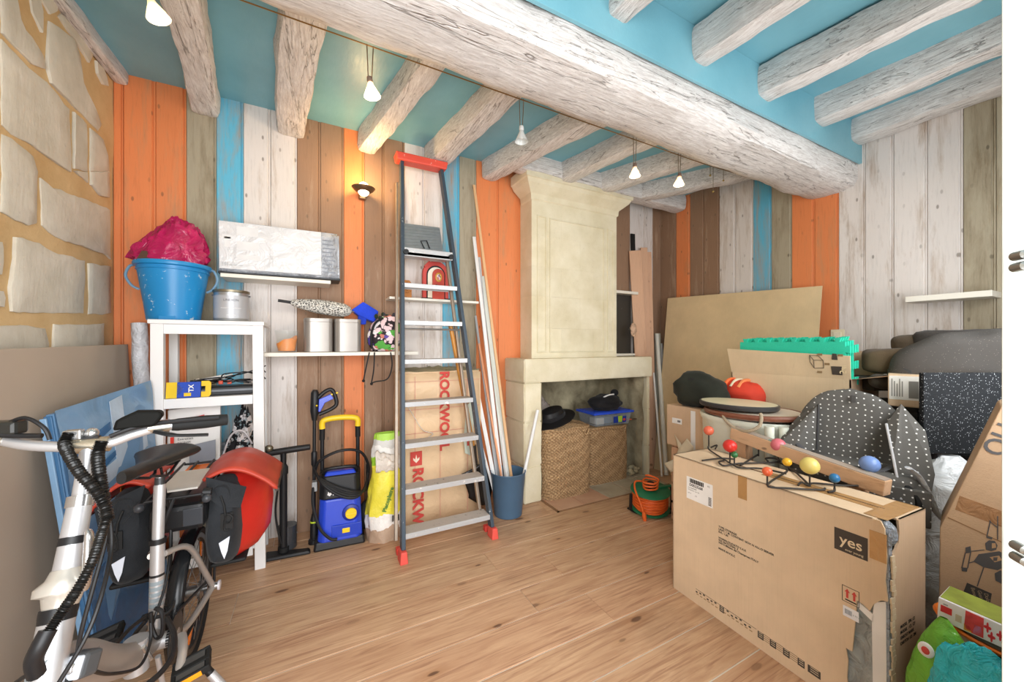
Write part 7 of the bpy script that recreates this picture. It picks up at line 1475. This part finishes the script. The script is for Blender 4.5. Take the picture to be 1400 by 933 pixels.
softslab('lower_fold', fabric('#564737', '#63533F'), fb, 1184, 1300, 478, 514, 2.0, .26, 3, 6, .008); softslab('upper_fold', fabric('#54483A', '#5F5344'), fb, 1226, 1340, 458, 486, 2.02, .26, 6, 4, .010); softslab('rolled_edge', fabric('#3A352C', '#453F36'), fb, 1191, 1218, 512, 534, 1.98, .12, 9, 2.4, .008)
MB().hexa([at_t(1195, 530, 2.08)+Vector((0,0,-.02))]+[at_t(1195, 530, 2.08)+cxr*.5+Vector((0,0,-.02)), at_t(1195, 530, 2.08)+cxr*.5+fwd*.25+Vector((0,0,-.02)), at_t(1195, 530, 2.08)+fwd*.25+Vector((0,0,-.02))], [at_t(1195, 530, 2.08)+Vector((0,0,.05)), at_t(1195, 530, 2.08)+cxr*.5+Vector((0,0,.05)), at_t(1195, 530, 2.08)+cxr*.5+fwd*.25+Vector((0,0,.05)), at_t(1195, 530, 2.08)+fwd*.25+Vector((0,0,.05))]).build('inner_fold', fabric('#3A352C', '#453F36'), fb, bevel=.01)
gb = thing('grey_blanket', 'thick charcoal grey felt blanket draped over the labelled carton', 'blanket', at_t(1300, 500, 1.8))
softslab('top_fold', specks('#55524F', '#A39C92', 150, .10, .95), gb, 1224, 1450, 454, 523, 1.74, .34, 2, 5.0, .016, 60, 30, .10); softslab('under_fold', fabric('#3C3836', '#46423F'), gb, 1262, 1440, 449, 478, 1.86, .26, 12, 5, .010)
sm_ = thing('speckled_mat', 'thick black rubber mat with white specks standing under the grey blanket', 'mat', at_t(1315, 621, 1.69))
vbox(1263, 1420, 510, 621, 1.68, .022, 'mat', specks('#14171B', '#BFC5C9', 150, .18, .8), sm_, .004)
wg = thing('white_sack', 'bulging white plastic sack under the black speckled mat', 'sack', at_t(1300, 700, 1.75)-Vector((0,0,at_t(1300, 700, 1.75).z)))
c = at_t(1296, 700, 1.70); m = MB()
def sk(u, v):
    a = u*2*math.pi; cc, s = math.cos(a), math.sin(a); w = (.20+.03*math.sin(v*5))*(1 if v < .86 else 1-.75*(v-.86)/.14)*(1 if v > .1 else .8+2*v); q = 1+.10*nz((cc*1.6, s*1.6, v*3), 1.6, 3)+.035*nz((cc*5, s*5, v*12), 1.2, 5)
    return (c.x+cxr.x*w*q*cc+fwd.x*w*.62*q*s, c.y+cxr.y*w*q*cc+fwd.y*w*.62*q*s, .004+.80*v)
m.grid(sk, 44, 34, close_u=True); m.f.append([34*44+i for i in range(44)]); m.mi.append(0); m.build('sack', glossy_film('#D6DADC', .2, .8, 12, .12), wg, smooth=True)
P = smoothpath([at_t(u, v, 1.56) for u, v in ((1242,640),(1256,652),(1270,676),(1280,700),(1290,712))], 6); m = MB(); m.tube(P, .016, 8, flat=.4).build('loose_edge', glossy_film('#E4E8EE', .2, .6, 12, .06), wg, smooth=True)
# robot carton
rbx = thing('tilted_carton', 'tall cardboard box printed with a grey vacuum drawing leaning by the door', 'carton', at_t(1340, 930, 1.45)-Vector((0,0,at_t(1340, 930, 1.45).z)))
PT = [(1282,958),(1285,722),(1369,556),(1500,520),(1500,958)]; tq = 1.36
_P0 = at_t(1335, 750, tq); _n = ray(1318, 471); _n.z = 0; _n.normalize(); _lat = Vector((_n.y, -_n.x, 0))
def rq(u, v, d=0.0): r = ray(u, v); return O+r*((_P0-O).dot(_n)/r.dot(_n))+_n*d
n_ = len(PT); MB().add([rq(u, v) for u, v in PT]+[rq(u, v, .22) for u, v in PT], [tuple(range(n_)), tuple(range(2*n_-1,n_-1,-1))]+[(i,(i+1)%n_,n_+(i+1)%n_,n_+i) for i in range(n_)]).build('box', cardboard('#C8A888', 'X'), rbx, bevel=.003)
def rprint(pts, name, mat, d=.0012):
    m = len(pts); MB().add([rq(u, v, -d) for u, v in pts]+[rq(u, v) for u, v in pts], [tuple(range(m)), tuple(range(2*m-1,m-1,-1))]+[(i,(i+1)%m,m+(i+1)%m,m+i) for i in range(m)]).build(name, mat, rbx)
GP = plain('#5B5A5C', .7); rprint([(1312,678),(1372,700),(1372,722),(1306,697)], 'packing_tape', glossy_film('#A67C58', .25, .4, 20, .06), .0008); rprint([(1296,707),(1372,742),(1372,743.5),(1296,708.5)], 'crease', plain('#9A7856', .8), .0008)
rprint([(1331,768),(1338,758),(1366,754),(1372,757),(1372,776),(1364,780),(1345,776)], 'drawing_body', GP); rprint([(1353,762),(1366,760),(1370,766),(1360,769)], 'drawing_lens', plain('#C7A27C', .7), .0018); rprint([(1358,762),(1364,762),(1363,767),(1358,767)], 'drawing_pupil', GP, .0024)
rprint([(1347,743),(1352,739),(1360,740),(1364,746),(1362,752),(1355,754),(1348,752)], 'drawing_head', GP); rprint([(1356,743),(1361,743),(1362,749),(1356,750)], 'drawing_visor', plain('#C7A27C', .7), .0018)
rprint([(1320,749),(1327,747),(1328,756),(1320,757)], 'drawing_roller', GP); rprint([(1315,776),(1323,777),(1322,782),(1315,781)], 'drawing_roller', GP)
for a, b in (((1320,756),(1315,777)),((1327,756),(1323,777)),((1328,754),(1346,752)),((1325,770),(1332,768)),((1345,776),(1336,802)),((1354,712),(1349,735)),((1364,706),(1364,738)),((1352,712),(1364,722))): MB().beam(rq(*a, -.001), rq(*b, -.001), .0025, .001, up=_n).build('drawing_line', GP, rbx)
rprint([(1349,733),(1357,735),(1356,738),(1349,736)], 'drawing_foot', GP); rprint([(1360,784),(1368,780),(1372,784),(1372,800),(1361,794)], 'drawing_hand', GP)
rprint([(1322,797),(1356,812),(1353,829),(1312,823)], 'dark_panel', plain('#4C4947', .6)); 
Mrt = Matrix(((_lat.x,0,-_n.x,0),(_lat.y,0,-_n.y,0),(0,1,0,0),(0,0,0,1)))
for k, (u, v) in enumerate(((1327,803),(1336,807),(1345,811))):
    p = rq(u, v, -.0022); M = Matrix.Translation(p) @ Mrt @ Matrix.Rotation(-1.35, 4, 'Z'); text_mesh('lettering', ('Bene','Gusto','Dolce')[k], .014, M, plain('#B9A184', .7), rbx, .0002)
p = rq(1370, 627, -.002); text_mesh('lettering', 'OLLI', .075, Matrix.Translation(p) @ Mrt @ Matrix.Rotation(1.2, 4, 'Z'), GP, rbx, .0002, 'LEFT', .001)
# puzzle box, toys, gift bag near the door
toy = thing('toy_bin', 'dark plastic toy bin standing under the puzzle box', 'bin', (1.86, .3, 0)); MB().box(1.75, 2.0, .13, .40, 0, .27, top=(-.008,-.008)).build('bin', plain('#2A3A4E', .5), toy, bevel=.012)
nv = thing('navy_ball', 'navy blue plastic ball with bright blue patch in toy bin', 'ball', (1.80, .24, .30)); MB().ball((1.835, .285, .322), .062, seg=22, rings=16).build('ball', plain('#1D2F4C', .3), nv, smooth=True); MB().ball((1.785, .255, .335), .026, .030, .024, 14, 10).build('blue_patch', plain('#2C7FC8', .3), nv, smooth=True)
og = thing('orange_disc', 'orange-rimmed grey plastic sledge edge below the puzzle box', 'disc', (1.84, .28, .40))
Mo = Matrix.Translation((1.865, .325, .398)) @ Matrix.Scale(.9, 4) @ Matrix.Rotation(.10, 4, 'X') @ Matrix.Rotation(.06, 4, 'Y')
MB().lathe([(0,-.012),(.10,-.012),(.135,.002),(.140,.010),(.135,.016),(.10,.002),(0,.0)], Mo, 36, sx=1.0, sy=1.1).build('rim', plain('#EE7A22', .35), og, smooth=True); MB().lathe([(0,.002),(.095,.004),(.128,.017),(.120,.019),(0,.008)], Mo, 36, sx=1.0, sy=1.1).build('grey_top', plain('#8B8880', .5), og, smooth=True)
pz = thing('puzzle_box', 'flat white puzzle box with red jigsaw pieces lying tilted near the door', 'puzzle box', (1.85, .27, .43))
pzx = 1.742; q0, q1 = on_x(1283, 817, pzx), on_x(1369, 855, pzx); r0, r1 = on_x(1281, 846, pzx), on_x(1369, 886, pzx)
e = (q1-q0); q2 = q0+e*1.25; r2 = r0+(r1-r0)*1.25; D = Vector((.10, .0, .006))
MB().hexa([r0, r2, r2+D, r0+D], [q0, q2, q2+D, q0+D]).build('box', plain('#EDEBF0', .4), pz, bevel=.002)
up = Vector((0,0,.0015)); MB().hexa([q0+D*.06+e*.02+up*.1, q2+D*.06+up*.1, q2+D*.98+up*.1, q0+D*.98+e*.02+up*.1], [q0+D*.06+e*.02+up, q2+D*.06+up, q2+D*.98+up, q0+D*.98+e*.02+up]).build('lid_picture', plain('#8E9A3E', .4, var=.3, nscale=14), pz)
def pq2(s, h): return r0*(1-s)*(1-h)+r1*s*(1-h)+q0*(1-s)*h+q1*s*h
def pzp(pts, name, mat, d=.0012):
    m = len(pts); A = [pq2(*p) for p in pts]; MB().add([p-Vector((d,0,0)) for p in A]+A, [tuple(range(m)), tuple(range(2*m-1,m-1,-1))]+[(i,(i+1)%m,m+(i+1)%m,m+i) for i in range(m)]).build(name, mat, pz)
RDP = plain('#D4343C', .5); pzp([(.05,.42),(.24,.42),(.24,.72),(.05,.72)], 'red_title', RDP); pzp([(.09,.78),(.17,.78),(.17,.83),(.09,.83)], 'grey_print', plain('#9AA0A8', .5))
pzp([(.30,.28),(.40,.28),(.40,.60),(.30,.60)], 'round_seal', plain('#C9B9A8', .5)); pzp([(.44,.06),(.74,.06),(.74,.95),(.46,.95)], 'picture_panel', plain('#D8484C', .5, var=.2, nscale=40)); pzp([(.44,.06),(.56,.06),(.54,.34),(.44,.34)], 'picture_panel', plain('#E8C23A', .5)); pzp([(.58,.10),(.72,.10),(.70,.50),(.60,.50)], 'picture_panel', plain('#8F95D6', .5))
def jig(cs, ch, k=1.0):
    o = []
    for i in range(32): a = 2*math.pi*i/32; r = .045*k*(1+.42*math.cos(4*a)); o.append((cs+r*math.cos(a)*.9, ch+r*math.sin(a)*3.6))
    return o
for cs_, ch_ in ((.80,.62),(.86,.28),(.985,.50)): pzp(jig(cs_, ch_), 'jigsaw_print', RDP, .0016)
gw = thing('gift_bag', 'shiny green and turquoise foil bag crumpled against the large carton', 'bag', (1.62, .33, 0))
GFO = glossy_film('#6FB53A', .22, .7, 16, .15); TFO = glossy_film('#2CC0D0', .16, 1.0, 22, .2); BFO = plain('#2A8CE8', .3)
m = MB()
def gb_(u, v):
    a = u*2*math.pi; cc, s = math.cos(a), math.sin(a); f = 1-.92*v**3.2; q = 1+.12*nz((cc*1.6,s*1.6,v*3),1.4,3)-.12*abs(nz((cc*4,s*4,v*7),1,3))
    return (1.662+.060*f*q*cc+.016*v, .350+.108*f*q*s+.045*v, .004+.475*v)
m.grid(gb_, 40, 30, close_u=True).build('green_foil', GFO, gw, smooth=True)
m = MB(); m.ball((1.606, .312, .262), .052, .098, .205, 44, 32, fn=lambda d: 1+.14*nz(d, 2.4, 8)-.10*abs(nz(d, 5, 2))+.04*nz(d, 11, 2))
for p in m.v: p.z = max(.004, p.z+ .25*(p.y-.285))
m.build('turquoise_foil', TFO, gw, smooth=True)
m = MB(); m.ball((1.578, .215, .350), .022, .036, .060, 20, 14); m.build('blue_patch', BFO, gw, smooth=True)
p = on_x(1266, 889, 1.618); MB().ball(p, .006, .018, .022, 14, 10).build('round_logo', WHITE, gw, smooth=True); MB().ball(p+Vector((-.003,0,0)), .006, .010, .012, 12, 8).build('red_logo', RED_INK, gw, smooth=True)
# wall shelf and switch on the right wall
s3 = thing('wall_shelf', 'single cream wall shelf on the white and grey planks by the door', 'shelf', (XR, .95, 1.6)); a, b = on_x(1258, 397, XR-.004), on_x(1240, 403, XR-.16)
MB().box(XR-.19, XR-.004, .60, on_x(1245, 400, XR-.10).y, 1.565, 1.600).build('board', SHW, s3, bevel=.003)
sw = thing('light_switch', 'square cream double light switch on the right wall', 'switch', (XR, 1.34, 1.33)); a, b = on_x(1136, 451, XR-.006), on_x(1155, 467, XR-.006)
MB().box(XR-.014, XR-.004, b.y, a.y, b.z-.02, a.z).build('plate', plain('#E6DDBE', .4), sw, bevel=.003); MB().box(XR-.018, XR-.013, b.y+.018, a.y-.018, b.z, a.z-.02).build('rocker', plain('#EDE5CB', .35), sw, bevel=.002)
